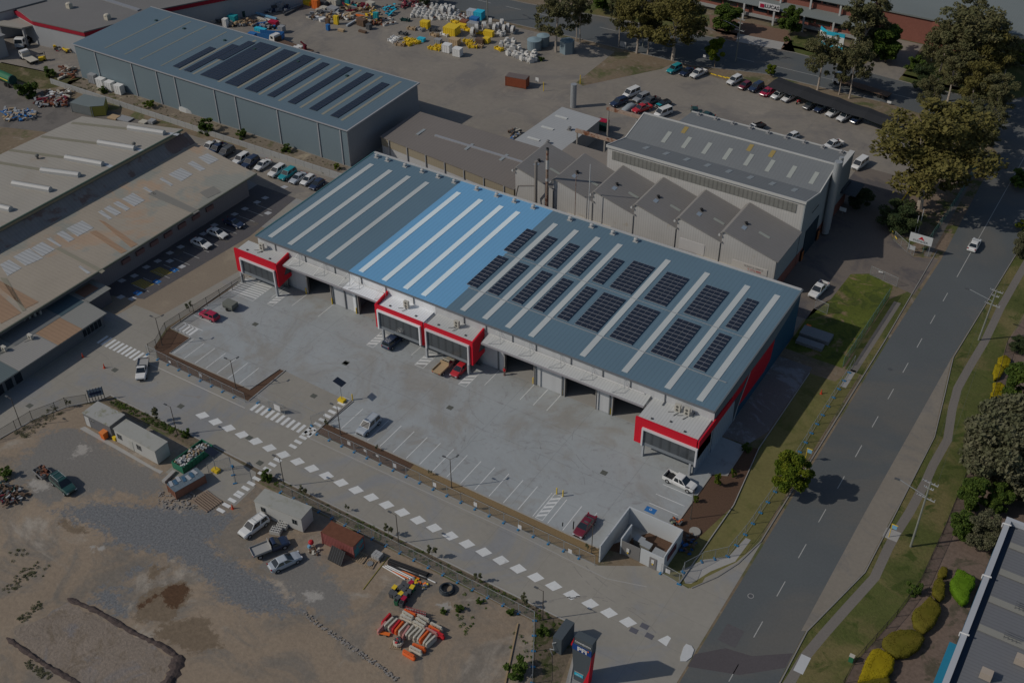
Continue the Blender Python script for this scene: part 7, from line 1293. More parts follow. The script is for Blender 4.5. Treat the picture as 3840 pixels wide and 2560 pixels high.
for x, y, c, ax in ((165, 840, 'p', 'Y'), (240, 690, 'r', 'Y'), (285, 755, 'w', 'Y'), (365, 780, 'w', 'Y'), (425, 815, 'r', 'Y'), (480, 840, 'o', 'Y'), (555, 860, 'w', 'Y'), (605, 925, 'p', 'Y'), (670, 915, 'w', 'Y'), (745, 940, 'w', 'Y'), (820, 965, 'w', 'Y'), (885, 985, 'w', 'Y'), (935, 1010, 'o', 'Y'), (995, 1060, 'w', 'Y'), (1060, 1095, 'w', 'Y'), (640, 620, 'w', 'X'), (610, 680, 'w', 'X'), (675, 585, 'o', 'X'), (920, 680, 'w', 'X'), (880, 745, 'w', 'X'), (840, 800, 'w', 'X'), (1160, 830, 'w', 'X'), (1125, 890, 'o', 'X'), (1070, 925, 'p', 'X'), (1190, 960, 'r', 'X'), (840, 1210, 'o', 'X'), (780, 1260, 'w', 'X'), (655, 1340, 'o', 'X')):
    p = Z4(x, y, .45); inst(('barrier', c), lambda: barrier_proto(c), (p.x, p.y, 0), rad((90 if ax == 'Y' else 0)+R.uniform(-7, 7)), '%s plastic water barrier %s' % (cn[c], 'in the slanting block' if ax == 'Y' else 'lying crosswise to the slanting block'), '%s water barriers %s' % (cn[c], ax == 'Y' and 'of the slanting block' or 'lying crosswise'), 'water barrier')
def post_proto():
    t_ = thing('delineator_post', None, None); MB().tube((0, 0, 0), (0, 0, .08), .2, n=8).build('base', K('black'), t_, inv=False); MB().tube((0, 0, .08), (0, 0, 1.1), .06, .05, n=6).build('stem', P('delineator_red', (.50, .07, .08)), t_, inv=False); MB().tube((0, 0, .7), (0, 0, .85), .065, n=6).build('band', K('white'), t_, inv=False); return t_
for k in range(26):
    p = Z4(600+R.uniform(0, 1)*370, 480+R.uniform(0, 1)*60, .5); x = (k % 13)*29+610; y = 500+(k // 13)*45+(x-600)*.28; p = Z4(x, y, .5)
    inst('delin', post_proto, (p.x, p.y, 0), 0, 'red and white striped delineator post in the packed cluster behind the barriers', 'striped delineator posts', 'post')
def rod(name, label, cat, a, b, r_, c, n=8):
    t_ = MB().tube(a, b, r_, n=n).build(name, K(c) if isinstance(c, str) else c, None, label, cat); return t_
for k, (x, y, z) in enumerate(((0, 0, .15), (0, .32, .15), (0, .64, .15), (0, .16, .42), (0, .48, .42), (.3, .95, .15))):
    a, b = T(1, 3, 1235, 440+k*0), T(1, 3, 1590, 570); rod('black_pipe', 'long black pipe in the bundle by the wire fence', 'pipe', (a.x+x, a.y-y, z), (b.x+x, b.y-y, z), .15, 'black')['group'] = 'black pipes in the bundle'
for k, (u0, v0, u1, v1, c, lb) in enumerate(((1165, 500, 1370, 620, 'white', 'white pipe at the lower side of the plastic pipe stack'), (1185, 495, 1420, 615, 'white', 'white pipe second from the lower side of the stack'), (1205, 490, 1450, 612, 'white', 'white pipe in the middle of the plastic pipe stack'), (1225, 485, 1500, 612, 'orange', 'orange conduit on the upper side of the pipe stack'), (1250, 545, 1400, 612, 'orange', 'short orange conduit lying over the white pipes'), (1280, 495, 1530, 600, 'white', 'white pipe on the upper side of the stack'), (1500, 580, 1650, 650, 'white', 'short white pipe beyond the yellow fittings'))):
    a, b = T(1, 3, u0, v0), T(1, 3, u1, v1); rod('plastic_pipe', lb, 'pipe', (a.x, a.y, .12), (b.x, b.y, .12), .09, c)
a, b = T(1, 3, 985, 710), T(1, 3, 1215, 410); MB().tube((a.x, a.y, .05), (b.x, b.y, .05), .06).build('timber_rail', P('yellow_timber', (.30, .25, .04)), None, 'long yellow timber rail lying on the dirt', 'rail')
p = T(1, 3, 1755, 715); t_ = thing('pipe_coil', 'coil of black poly pipe lying on the dirt beside the fence', 'pipe coil', (p.x, p.y, 0)); mb = MB()
for r_, z in ((1.05, .1), (.9, .25), (1.0, .4), (.85, .55)):
    pts = [Vector((r_*math.cos(k*math.pi/12), r_*math.sin(k*math.pi/12), z+R.uniform(-.03, .03))) for k in range(25)]
    for q, s_ in zip(pts, pts[1:]): mb.tube(q, s_, .11, n=6)
mb.build('coil', P('poly_pipe', (.035, .045, .055), .4), t_, inv=False)
def container(c0, c1, w_, h_, label, c, roofc, end=None):
    a, b = Vector(c0[:2]), Vector(c1[:2]); L = (b-a).length; an = math.atan2((b-a).y, (b-a).x); t_ = thing('shipping_container', label, 'container', (a.x, a.y, 0), an)
    mb = MB().box(0, L, .04, w_-.04, .1, h_-.08)
    for k in range(int(L/.28)): mb.box(.1+k*.28, .24+k*.28, 0, .045, .15, h_-.1); 
    mb.build('wall', c, t_, inv=False); MB().box(-.02, L+.02, -.02, w_+.02, h_-.08, h_).build('roof', roofc, t_, inv=False)
    if end: MB().box(L, L+.05, .1, w_-.1, .3, h_-.3).build('door', end, t_, inv=False)
    for x in (0, L):
        for y in (0, w_): MB().box(x-.06, x+.06, y-.06, y+.06, 0, h_).build('corner_post', c, t_, inv=False)
    return t_
container(T(1, 3, 615, 290), T(1, 3, 905, 430), 2.44, 2.6, 'rusty red shipping container with teal graffiti on its end', mat('faded_red_steel', (.30, .10, .09), .8, n=.25, ns=2), mat('rusty_roof', (.15, .06, .035), .9, n=.4, ns=1.5), mat('teal_graffiti', (.06, .22, .25), .7, n=.4, ns=2, c2=((.30, .10, .09), 1.2, .5, .6)))
container(T(2, 0, -60, 790), T(2, 0, 125, 822), 2.44, 2.6, 'red shipping container in the far yard', mat('orange_red_steel', (.30, .085, .04), .8, n=.2, ns=2), P('dull_roof_red', (.16, .13, .12)))
o = container(T(0, 2, 1550, 1380), T(0, 2, 1625, 1455), 5.2, 1.7, 'open topped orange brown skip with blue sheets on it', mat('terracotta_steel', (.26, .12, .08), .8, n=.2, ns=2), P('blue_sheet_top', (.13, .17, .20), n=.5))
mb = MB()
for k in range(7): mb.cb((R.uniform(.3, 1.3), .5+k*.65, 1.72), (1.2, .5, .05), R.uniform(-.4, .4), k % 2)
mb.build('lid_sheet', [P('pale_sheeting', (.38, .40, .42)), P('blue_sheeting', (.05, .12, .2))], o, inv=False)
a, b = T(0, 2, 1590, 1165), T(0, 2, 1690, 1225); an = math.atan2((b-a).y, (b-a).x); sk = thing('skip_bin', 'long green skip full of white rubbish', 'skip', (a.x, a.y, 0), an)
Ls = 6.3; ws = (b-a).length
MB().box(0, ws, 0, Ls, .15, .3).box(0, .1, 0, Ls, .2, 1.5).box(ws-.1, ws, 0, Ls, .2, 1.5).box(.1, ws-.1, 0, .1, .2, 1.5).box(.1, ws-.1, Ls-.1, Ls, .2, 1.5).build('body', P('skip_green', (.03, .17, .10)), sk, inv=False)
mb = MB()
for k in range(8): mb.box(ws, ws+.1, .3+k*.8, .42+k*.8, .2, 1.5)
mb.build('rib', P('skip_green', (.03, .17, .10)), sk, inv=False)
ld = thing('rubbish_load', 'white and brown rubbish filling the green skip', 'rubbish', (a.x, a.y, 0), an); r = random.Random(4); mb = MB()
for k in range(150): mb.cb((r.uniform(.3, ws-.3), r.uniform(.3, Ls-.3), r.uniform(.9, 1.45)), (r.uniform(.15, .6), r.uniform(.15, .4), r.uniform(.05, .25)), r.uniform(0, 3), r.choice((0, 0, 0, 1, 2, 3)), r.uniform(-.6, .6))
mb.build('load', [P('rub_white', (.48, .48, .47)), K('brown'), K('grey'), K('tan')], ld, inv=False)
p = T(0, 2, 958, 865, .5); t_ = thing('orange_bin', 'orange bin standing at the grey site hut', 'bin', (p.x, p.y, 0)); MB().rings([[(-.4, -.4, .05), (.4, -.4, .05), (.4, .4, .05), (-.4, .4, .05)], [(-.48, -.48, 1.3), (.48, -.48, 1.3), (.48, .48, 1.3), (-.48, .48, 1.3)]]).build('body', K('orange'), t_, inv=False); MB().cb((0, 0, 1.3), (1.05, 1.05, .1)).build('lid', P('orange_lid', (.7, .22, .06)), t_, inv=False)
p = T(0, 2, 1055, 890, .3); MB().cb((p.x, p.y, 0), (.6, .5, .6)).cb((p.x, p.y, .6), (.66, .56, .06)).build('yellow_box', K('yellow'), None, 'small yellow box between the two site offices', 'box')
for n_, (u, v) in enumerate(((185, 165), (245, 115))):
    p = T(1, 3, u, v, .5); t_ = thing('bottle_crate', 'white crate of jerry cans beside the white van, %s' % ('nearer' if n_ == 0 else 'farther'), 'crate', (p.x, p.y, 0), .3); MB().box(-.8, .8, -.6, .6, .1, .75).build('crate', P('jerry_white', (.46, .46, .44)), t_, inv=False); mb = MB()
    for a_ in range(4):
        for b_ in range(3): mb.tube((-.6+a_*.4, -.4+b_*.4, .75), (-.6+a_*.4, -.4+b_*.4, .92), .08, n=6)
    mb.build('cap', P('cap_dark', (.12, .11, .1)), t_, inv=False)
p = T(1, 3, 765, 375, .9); t_ = thing('leaning_pallet_panel', 'black pallet panel leaning on the rusty red container', 'panel', (p.x, p.y-.3, 0)); MB().slab([(-1.2, -1.0, .2), (1.2, -1.0, .2), (1.2, .3, 1.9), (-1.2, .3, 1.9)], .12).build('panel', K('black'), t_, inv=False)
mb = MB(); [mb.slab([(-1.2+k*.4, -1.02, .22), (-1.15+k*.4, -1.02, .22), (-1.15+k*.4, .28, 1.94), (-1.2+k*.4, .28, 1.94)], .05) for k in range(7)]; mb.build('batten', K('dgrey'), t_, inv=False)
def pallet(loc, rz_, label, load=None, name='pallet', s=1.0):
    t_ = thing(name, label, 'pallet', loc, rz_); mb = MB()
    for k in range(6): mb.box(-.6+k*.21, -.47+k*.21, -.6, .6, .12, .15)
    for y in (-.55, 0, .5): mb.box(-.6, .6, y, y+.08, 0, .12)
    mb.build('deck', P('pallet_wood', (.33, .25, .17), n=.2), t_, inv=False); t_.scale = (s,)*3; return t_
p = T(1, 3, 960, 420); pallet((p.x, p.y, 0), .1, 'empty timber pallet beside the container end', s=1.5); p = T(1, 3, 1050, 480); pallet((p.x, p.y, 0), .2, 'timber pallet with coiled hose', s=1.2)
MB().tube((p.x, p.y, .16), (p.x, p.y, .3), .45, n=12).build('hose_coil', P('hose_grey', (.2, .21, .22)), None, 'grey coiled hose on a pallet', 'hose')
p = T(1, 3, 1115, 400, .4); pallet((p.x, p.y, 0), .1, 'pallet under the stack of grey cement bags', s=1.3); t_ = thing('bag_stack', 'stack of grey cement bags on a pallet', 'bags', (p.x, p.y, .2)); mb = MB()
for a_ in range(3):
    for b_ in range(2):
        for c in range(3): mb.cb((-.45+a_*.45, -.3+b_*.6, c*.22), (.42, .56, .2), R.uniform(-.1, .1))
mb.build('bag', P('cement_bag', (.36, .36, .36)), t_, inv=False)
p = T(0, 2, 1900, 1470); t_ = thing('timber_grid', 'slatted rusty steel grid lying on the dirt', 'steel grid', (p.x, p.y, 0), rad(-8)); mb = MB()
for k in range(8): mb.box(-1.9, 1.9, -1.4+k*.38, -1.22+k*.38, .05, .2)
mb.build('grid', P('grid_rust', (.27, .20, .15), n=.2), t_, inv=False)
p = T(0, 2, 1555, 1250); MB().cb((p.x, p.y, 0), (.6, 2.6, .45), .1).build('concrete_block', CONC_P, None, 'pale concrete block beside the open topped skip', 'concrete block')
p = T(1, 3, 500, 300, .5); t_ = thing('cement_mixer', 'small blue and red cement mixer on the dirt', 'cement mixer', (p.x, p.y, 0)); MB().sphere((0, .2, .9), .42, 1, 10, 6).build('drum', K('red'), t_, inv=False); mb = MB(); mb.tube((-.4, -.3, 0), (0, 0, .8), .04); mb.tube((.4, -.3, 0), (0, 0, .8), .04); mb.tube((0, .5, 0), (0, 0, .8), .04); mb.cb((0, -.3, .3), (.4, .4, .4)); mb.build('frame', K('lblue'), t_, inv=False)
p = T(1, 3, 545, 350, .2); t_ = thing('scrap_pile', 'small heap of white and brown bits by the cement mixer', 'scrap', (p.x, p.y, 0)); junk('x', 20, .6, .6, .4, [1, 2], 31).build('heap', [K('pale'), K('brown')], t_, inv=False)
p = T(1, 3, 1500, 645, .2); t_ = thing('fittings_pile', 'heap of yellow pipe fittings and offcuts by the bins', 'fittings', (p.x, p.y, 0)); junk('x', 24, 1.3, .5, .4, [1, 2, 3], 32).build('heap', [K('yellow'), K('orange'), K('grey')], t_, inv=False)
p = Z4(460, 1120, .4); t_ = thing('bulk_bag', 'white bulk bag with offcuts on a pallet below the barriers', 'bulk bag', (p.x, p.y, 0), .4); MB().rings([[(.75*math.cos(a*.7854)*s_, .75*math.sin(a*.7854)*s_, z) for a in range(8)] for z, s_ in ((.15, .8), (.5, 1), (.8, .9))]).build('bag', K('pale'), t_, inv=False); junk('x', 12, .4, .4, .3, [1, 2], 33, .75).build('offcuts', [K('red'), K('dgrey')], t_, inv=False); pallet((p.x-.2, p.y-.2, 0), .4, 'pallet under the white bulk bag', s=1.3)
p = Z4(200, 945, .3); t_ = thing('trolley', 'small orange trolley at the left end of the barriers', 'trolley', (p.x, p.y, 0), .3); MB().box(-.8, .8, -.25, .25, .25, .35).tube((-.8, 0, .3), (-1.2, 0, .9), .03).build('frame', K('orange'), t_, inv=False); MB().tube((.5, -.3, .15), (.5, .3, .15), .15, n=8).tube((-.5, -.3, .15), (-.5, .3, .15), .15, n=8).build('wheel', RUBBER, t_, inv=False)
for k, (u, v, c1, c2_) in enumerate(((60, 1440, 'maroon', 'dgrey'), (150, 1400, 'grey', 'brown'), (40, 1360, 'dgrey', 'dgreen'))):
    p = T(0, 2, u, v, .4); t_ = thing('scrap_heap', ('dark red and black heap of scrap at the left edge of the dirt', 'grey sheet scrap heap near the low green bush', 'dark scrap heap just below the low green bush')[k], 'scrap', (p.x, p.y, 0)); junk('x', 50, 1.7, 1.2, .9, [1, 2, 3], 40+k).build('heap', [K(c1), K(c2_), K('brown')], t_, inv=False)
r = random.Random(2); mb = MB()
for k in range(260):
    p = T(0, 2, r.uniform(1450, 1820), r.uniform(1380, 1540)) if k < 120 else T(1, 3, 440+(k-120)*6.2, 930+(k-120)*4.4+r.uniform(-25, 25)); mb.cb((p.x, p.y, 0), (r.uniform(.1, .35), r.uniform(.1, .3), r.uniform(.05, .2)), r.uniform(0, 3))
mb.build('rubble', P('rubble_grey', (.27, .25, .23), n=.3), None, 'loose grey rubble strewn on the dirt site', 'rubble', None, 'stuff')

# ---------------------------------------------------------------- scrap and machinery yard
YZ = lambda x, y, h_=0: F(960+x/4.9, y/4.9, h_)            # first strip of the yard
YQ = lambda x, y, h_=0: F(1420+x/3.675, y/3.675, h_)       # right strip of the yard
def casting_proto(k):
    t_ = thing('machine_casting', None, None); mb = MB(); r = random.Random(k)
    if k == 0:    # ring standing on edge
        n = 14
        for a in range(n):
            t0, t1 = 2*math.pi*a/n, 2*math.pi*(a+1)/n; q = []
            for rr in (1.0, .62):
                for xx in (-.35, .35): q += [(xx, rr*math.cos(t0), 1.02+rr*math.sin(t0)), (xx, rr*math.cos(t1), 1.02+rr*math.sin(t1))]
            mb._add(q, [(0, 1, 3, 2), (5, 4, 6, 7), (4, 5, 1, 0), (2, 3, 7, 6)])
        mb.box(-.4, .4, -.5, .5, 0, .1)
    elif k == 1: mb.box(-.6, .6, -.5, .5, 0, .9).tube((0, 0, .9), (0, 0, 1.4), .4, n=10).tube((-.8, 0, .5), (.8, 0, .5), .35, n=10)
    elif k == 2: mb.box(-1.2, 1.2, -.3, .3, 0, .35).box(-1.1, -.8, -.4, .4, .35, .8).box(.7, 1.1, -.4, .4, .35, .7)
    else: mb.tube((-.7, 0, .5), (.7, 0, .5), .5, n=12).box(-.25, .25, -.3, .3, .9, 1.3).box(-.5, .5, -.6, .6, 0, .12)
    mb.build('casting', P('casting_white', (.58, .57, .54), n=.12), t_, inv=False); MB().tube((-.36, 0, .6 if k else 1.02), (.37, 0, .6 if k else 1.02), .28 if k else .45, n=10).build('bore', P('bore_rust', (.13, .07, .05)), t_, inv=False); return t_
def casting(p, k, lb, g, s=1.0): inst(('cast', k), lambda: casting_proto(k), (p.x, p.y, 0), R.uniform(0, 3.1) if k else R.uniform(.2, .8), lb, g, 'machine casting', s)
r = random.Random(21)
n_ = 0
for row in range(6):
    for c in range(10):
        x = 470+c*62+row*18+r.uniform(-12, 12); y = 275-row*30-c*4+r.uniform(-8, 8)+(c-4)*9
        if y > 320 or (row > 3 and c > 7): continue
        casting(YQ(x, y), r.choice((1, 2, 3, 1, 3)), 'white machine casting in the dense block by the far road', 'white castings in the dense block', .95); n_ += 1
for x, y in ((940, 180), (1035, 190), (980, 215), (885, 195)): casting(YQ(x, y), 0, 'white ring casting standing in the dense block', 'white ring castings in the dense block', 1.15)
for k in range(14): casting(YQ(1030+r.uniform(0, 190), 215+r.uniform(0, 70)), 2, 'white low casting left of the teal containers', 'white low castings by the teal containers', .9)
for x, y in ((1300, 500), (1350, 455), (1455, 425), (1540, 375)): casting(YQ(x, y), 0, 'large white ring casting in the slanting row behind the yellow box', 'ring castings in the slanting row', 1.25)
for x, y in ((1600, 440), (1640, 420), (1690, 395), (1730, 450), (1780, 430), (1850, 465), (1700, 370)): casting(YQ(x, y), 0, 'white ring casting in the pile by the road verge', 'ring castings in the verge pile', 1.1)
for x, y in ((1690, 500), (1730, 490), (1660, 480)): casting(YQ(x, y), 1, 'greyish casting in front of the verge ring pile', 'castings before the verge ring pile', .9)
for x, y in ((1690, 640), (1770, 600), (1780, 660), (1850, 690), (1850, 600), (1940, 690), (1790, 760), (1880, 780), (1920, 800), (1970, 770), (1980, 830), (2040, 780), (2060, 850), (2120, 800), (2150, 760), (2150, 840), (2100, 860)): casting(YQ(x, y), r.choice((1, 3)), 'white casting in the curved row before the water tanks', 'castings before the water tanks', 1.15)
for x, y in ((100, 280), (170, 270), (130, 350), (200, 335), (90, 350)): casting(YQ(x, y), 2, 'small white casting at the left of the lane', 'small white castings left of the lane', .8)
def ybox(p, d, c, lb, name='crate', cat='crate', rz_=.1, rib=True):
    t_ = thing(name, lb, cat, (p.x, p.y, 0), rz_); MB().cb((0, 0, .08), (d[0], d[1], d[2]-.08)).build('body', K(c), t_, inv=False); mb = MB()
    for k in range(max(2, int(d[0]/.6))): mb.box(-d[0]/2+.1+k*.6, -d[0]/2+.2+k*.6, -d[1]/2-.04, -d[1]/2, .08, d[2])
    mb.box(-d[0]/2-.03, d[0]/2+.03, -d[1]/2-.03, d[1]/2+.03, d[2], d[2]+.06); mb.build('frame', K(c), t_, inv=False); return t_
ybox(YQ(1010, 475), (3.6, 3.4, 2.3), 'yellow', 'largest yellow box in the machinery yard'); ybox(YQ(1520, 500), (2.7, 1.3, 1.5), 'yellow', 'yellow box behind the timber crates'); ybox(YQ(1150, 385), (2.4, 1.4, 1.0), 'yellow', 'low yellow box behind the largest one'); ybox(YQ(1490, 590), (1.6, 1.6, 1.4), 'yellow', 'yellow box right of the open red crate')
ybox(YQ(590, 570), (2.0, 1.3, .9), 'cyan', 'small bright blue box beside yellow frames'); ybox(YQ(945, 715), (2.2, 1.9, 2.1), 'white', 'white cube crate, left of two in front'); ybox(YQ(1090, 770), (2.2, 1.9, 2.1), 'white', 'white cube crate, right of two in front')
ybox(YQ(1050, 620), (2.6, 2.0, 1.7), 'tan', 'pale timber crate behind the white cubes'); ybox(YQ(1400, 600), (2.2, 1.6, 1.3), 'brown', 'open brown crate with red lining'); ybox(YQ(820, 590), (1.8, 1.4, 1.0), 'grey', 'grey crate behind the white cubes')
ybox(YQ(1280, 235), (2.2, 2.2, 2.0), 'silver', 'grey container behind the teal one'); ybox(YQ(1390, 260), (2.4, 2.4, 2.2), 'cyan', 'teal container by the yard pole'); ybox(YQ(1320, 330), (2.4, 1.8, 1.8), 'blue', 'blue container in front of the teal one'); ybox(YQ(1300, 390), (2.8, 2.0, 1.6), 'grey', 'rust roofed grey container before the blue one'); ybox(YQ(1180, 350), (2.0, 1.8, 1.4), 'rust', 'rusty container left of the blue one')
for k in range(4): ybox(YQ(645, 385-k*0), (2.4, 1.8, .42), 'yellow', 'yellow rack in the stack left of the largest box').location.z = k*.5
for o in [q for q in bpy.data.objects if q.get('label', '') == 'yellow rack in the stack left of the largest box']: o['group'] = 'stacked yellow racks'
def frame_proto(c):
    t_ = thing('steel_frame', None, None); mb = MB(); r = random.Random(5)
    for k in range(7): mb.cb((r.uniform(-1.2, 1.2), r.uniform(-.7, .7), r.uniform(0, .4)), (r.uniform(1, 2.2), .16, .3), r.choice((0, 0, 1.57)))
    for x in (-1.2, 1.2): mb.cb((x, 0, 0), (.2, 1.6, .8))
    mb.build('frame', K(c), t_, inv=False); return t_
for x, y, c, lb in ((420, 560, 'yellow', 'yellow steel frame left of the small blue box'), (460, 600, 'yellow', 'yellow steel frame below the small blue box'), (400, 620, 'yellow', 'yellow steel frame nearest the open lane'), (520, 590, 'yellow', 'yellow frame touching the small blue box'), (750, 680, 'yellow', 'yellow steel frame left of the white cube crates'), (790, 690, 'yellow', 'yellow steel frame touching the left white cube'), (840, 650, 'yellow', 'yellow steel frame behind the left white cube'), (1230, 580, 'yellow', 'yellow frame right of the timber crate'), (1270, 620, 'yellow', 'yellow frame behind the right white cube'), (1300, 660, 'yellow', 'yellow frame with diagonal braces on the right'), (1380, 650, 'tan', 'pale timber frame at the right of the yellow frames'), (1410, 470, 'yellow', 'yellow frame among the ring castings'), (1240, 430, 'yellow', 'yellow scrap right of the largest box'), (1060, 320, 'yellow', 'yellow frame behind the largest box'), (460, 410, 'tan', 'pale yellow trestle in the lane'), (1660, 690, 'yellow', 'yellow clamp left of the white castings row'), (300, 630, 'tan', 'pale frame on the ground at the lane edge'), (770, 500, 'tan', 'tan frame left of the timber crate'), (340, 480, 'dgrey', 'dark frame on the ground in the lane'), (760, 430, 'dgrey', 'dark blue machine part before the largest yellow box'), (580, 420, 'grey', 'grey bench in the middle of the lane'), (190, 580, 'white', 'row of white beams at the lane edge'), (240, 540, 'white', 'white beams behind the first row'), (920, 490, 'white', 'white beam beside the largest yellow box'), (370, 290, 'dgreen', 'dark green machine at the block corner')):
    p = YQ(x, y); inst(('frame', c), lambda: frame_proto(c), (p.x, p.y, 0), R.uniform(-.3, .5), lb, None, 'steel frame', .9)
tankm = mat('corrugated_tank', (.20, .26, .29), .5, n=.08, local=True)
for (i, j, u, v, r_, h_, lb) in ((2, 0, 205, 450, 1.9, 2.6, 'corrugated grey water tank, nearer of the pair'), (2, 0, 285, 415, 1.7, 2.7, 'corrugated water tank with a pale blue top behind the nearer one'), (2, 0, 505, 480, 2.0, 3.3, 'square sided tall tank under the leafy gum tree')):
    p = T(i, j, u, v); t_ = thing('water_tank', lb, 'water tank', (p.x, p.y, 0)); MB().tube((0, 0, 0), (0, 0, h_), r_, n=22 if 'square' not in lb else 6).build('body', tankm, t_, inv=False); MB().tube((0, 0, h_), (0, 0, h_+.35), r_+.05, .3, n=22 if 'square' not in lb else 6).build('roof', P('tank_roof', (.24, .33, .37)), t_, inv=False)
# left strip of the yard: pallets of pale goods, dark machinery and pipes
items = [(YZ(210, 165), (3, 2, 1.8), 'dgrey', 'dark machine cabinet at the top of the machinery row'), (YZ(330, 190), (2.4, 1.8, 1.6), 'dgrey', 'dark teal machine behind the low bench'), (YZ(450, 190), (1.6, 1.4, 2.2), 'grey', 'upright grey machine in the machinery row'), (YZ(560, 60), (1.4, 1.2, 2.6), 'grey', 'tall grey machine at the top edge'), (YZ(700, 80), (2.4, 1.6, 1.6), 'dgrey', 'dark rounded machine at the top edge'), (YZ(960, 90), (2.6, 1.6, 1.2), 'yellow', 'cream yellow drum box at the top of the yard'), (YZ(1110, 150), (1.8, 1.8, 2.4), 'orange', 'bright orange machine in the yard'), (YZ(1240, 120), (2.2, 1.6, 1.4), 'dgrey', 'dark machine right of the orange one'), (YZ(1430, 90), (3.4, 2.2, 1.8), 'pale', 'pale grey crate block at the top of the yard'), (YZ(1420, 215), (3.0, 2.2, 1.2), 'grey', 'grey crate with a red top in the yard'), (YZ(1250, 195), (2, 1.6, 1.0), 'pale', 'pale crate behind the flat slabs'), (YZ(1480, 450), (1.3, .9, 2.4), 'yellow', 'slim upright yellow cabinet'), (YZ(1690, 90), (1.2, 1.2, 2.3), 'teal', 'upright teal cabinet at the top of the yard'), (YZ(2210, 390), (1.3, 1.1, 2.4), 'teal', 'upright teal cabinet beside the yellow valve'), (YZ(2110, 140), (2.4, 1.6, 1.6), 'pale', 'stack of pale sheets at the upper right of the yard'), (YZ(1330, 560), (.9, .9, 1.6), 'blue', 'small blue stand on the open concrete'), (YZ(1320, 440), (1.2, .8, 1.4), 'brown', 'purple brown stand behind the blue one'), (YZ(1570, 580), (1.8, .9, .6), 'tan', 'low tan trolley on the open concrete'), (YZ(1960, 600), (2.4, .8, .5), 'brown', 'low brown frame lying on the open concrete'), (YZ(1950, 470), (2.6, 1.6, 1.8), 'brown', 'brown timber crates beside the grey beams'), (YZ(2080, 540), (1.4, 1.1, 1.4), 'dgrey', 'dark machine below the timber crates'), (YZ(1300, 40), (4.6, 2.4, 2.4), 'rust', 'long rust red container at the top edge'), (YZ(60, 150), (3.4, 1.4, .8), 'orange', 'orange sheet stack at the left of the machinery row')]
for p, d, c, lb in items: ybox(p, d, c, lb, 'machine' if 'machine' in lb or 'cabinet' in lb or 'stand' in lb else 'crate', 'machine' if 'machine' in lb else 'crate', R.uniform(-.2, .3))
YX = lambda x, y, h_=0: F(660+x/6.918, y/6.918, h_)
items = [(YX(480, 480), (3.4, 1.8, 1.9), 'pale', 'pale crate stack right behind the steel blue roof'), (YX(750, 440), (3.4, 1.6, 1.6), 'pale', 'pale crate stack right of the first one'), (YX(1210, 400), (2.6, 1.4, 1.5), 'pale', 'pale crate behind the lane, left of the teal machine'), (YX(1410, 380), (1.8, 1.4, 1.5), 'pale', 'pale crate touching the teal machine'), (YX(840, 330), (4.0, .8, .9), 'orange', 'long orange beam near the dark tree'), (YX(1490, 600), (2.4, 1.8, 2.2), 'teal', 'dark teal machine behind the white cabinet'), (YX(1300, 700), (1.2, 1.4, 2.3), 'white', 'white machine cabinet behind the steel blue roof'), (YX(1910, 370), (1.4, 1.2, 1.4), 'tan', 'tan crate in the upper left of the yard'), (YX(1760, 440), (.8, .8, 1.6), 'dgreen', 'dark green post box in the yard'), (YX(1690, 330), (3.0, 1.6, 1.4), 'dgrey', 'heap of dark machine parts left of the tan crate'), (YX(1900, 90), (5.5, 1.4, 1.4), 'maroon', 'long maroon container at the top of the yard'), (YX(2100, 200), (3.4, 1.2, .8), 'orange', 'orange sheeted stack near the maroon container'), (YX(1100, 260), (3.4, 2.0, 1.2), 'grey', 'grey steel stock beside the orange beam')]
for p, d, c, lb in items: ybox(p, d, c, lb, 'machine' if 'machine' in lb else 'crate', 'machine' if 'machine' in lb else 'crate', rad(8)+R.uniform(-.1, .1))
for n_, (x0, y0, x1, y1, c, lb) in enumerate(((0, 265, 380, 370, 'lblue', 'long pale blue beam at the left of the yard'), (60, 180, 280, 240, 'white', 'white beam above the long pale blue one'), (520, 300, 860, 130, 'dgrey', 'dark grey beam laid beside the machinery row'), (500, 250, 840, 110, 'grey', 'grey beam laid behind the dark one'), (1500, 300, 1690, 380, 'white', 'white beam, lowest of three near the yellow cabinet'), (1560, 290, 1750, 360, 'white', 'white beam in the middle of three'), (1610, 290, 1800, 345, 'white', 'white beam, highest of three'), (1670, 500, 1940, 340, 'silver', 'grey ladder like beam in the yard'), (1640, 110, 1840, 170, 'yellow', 'long yellow green beam'), (1660, 90, 1900, 140, 'teal', 'long teal beam behind the yellow green one'), (1840, 300, 2000, 330, 'orange', 'thin orange beam on pallets'), (0, 340, 200, 400, 'pale', 'pale timber length in the left of the yard'), (160, 380, 400, 430, 'white', 'white steel lengths before the blue truck bed'), (0, 470, 200, 440, 'blue', 'blue steel length behind the blue skip'))):
    a, b = YZ(x0, y0), YZ(x1, y1); d = b-a; MB().cb(((a.x+b.x)/2, (a.y+b.y)/2, .15), (d.length, .5, .45), math.atan2(d.y, d.x)).cb(((a.x+b.x)/2, (a.y+b.y)/2, 0), (.3, 1.2, .15), math.atan2(d.y, d.x)).build('steel_beam', K(c), None, lb, 'beam')
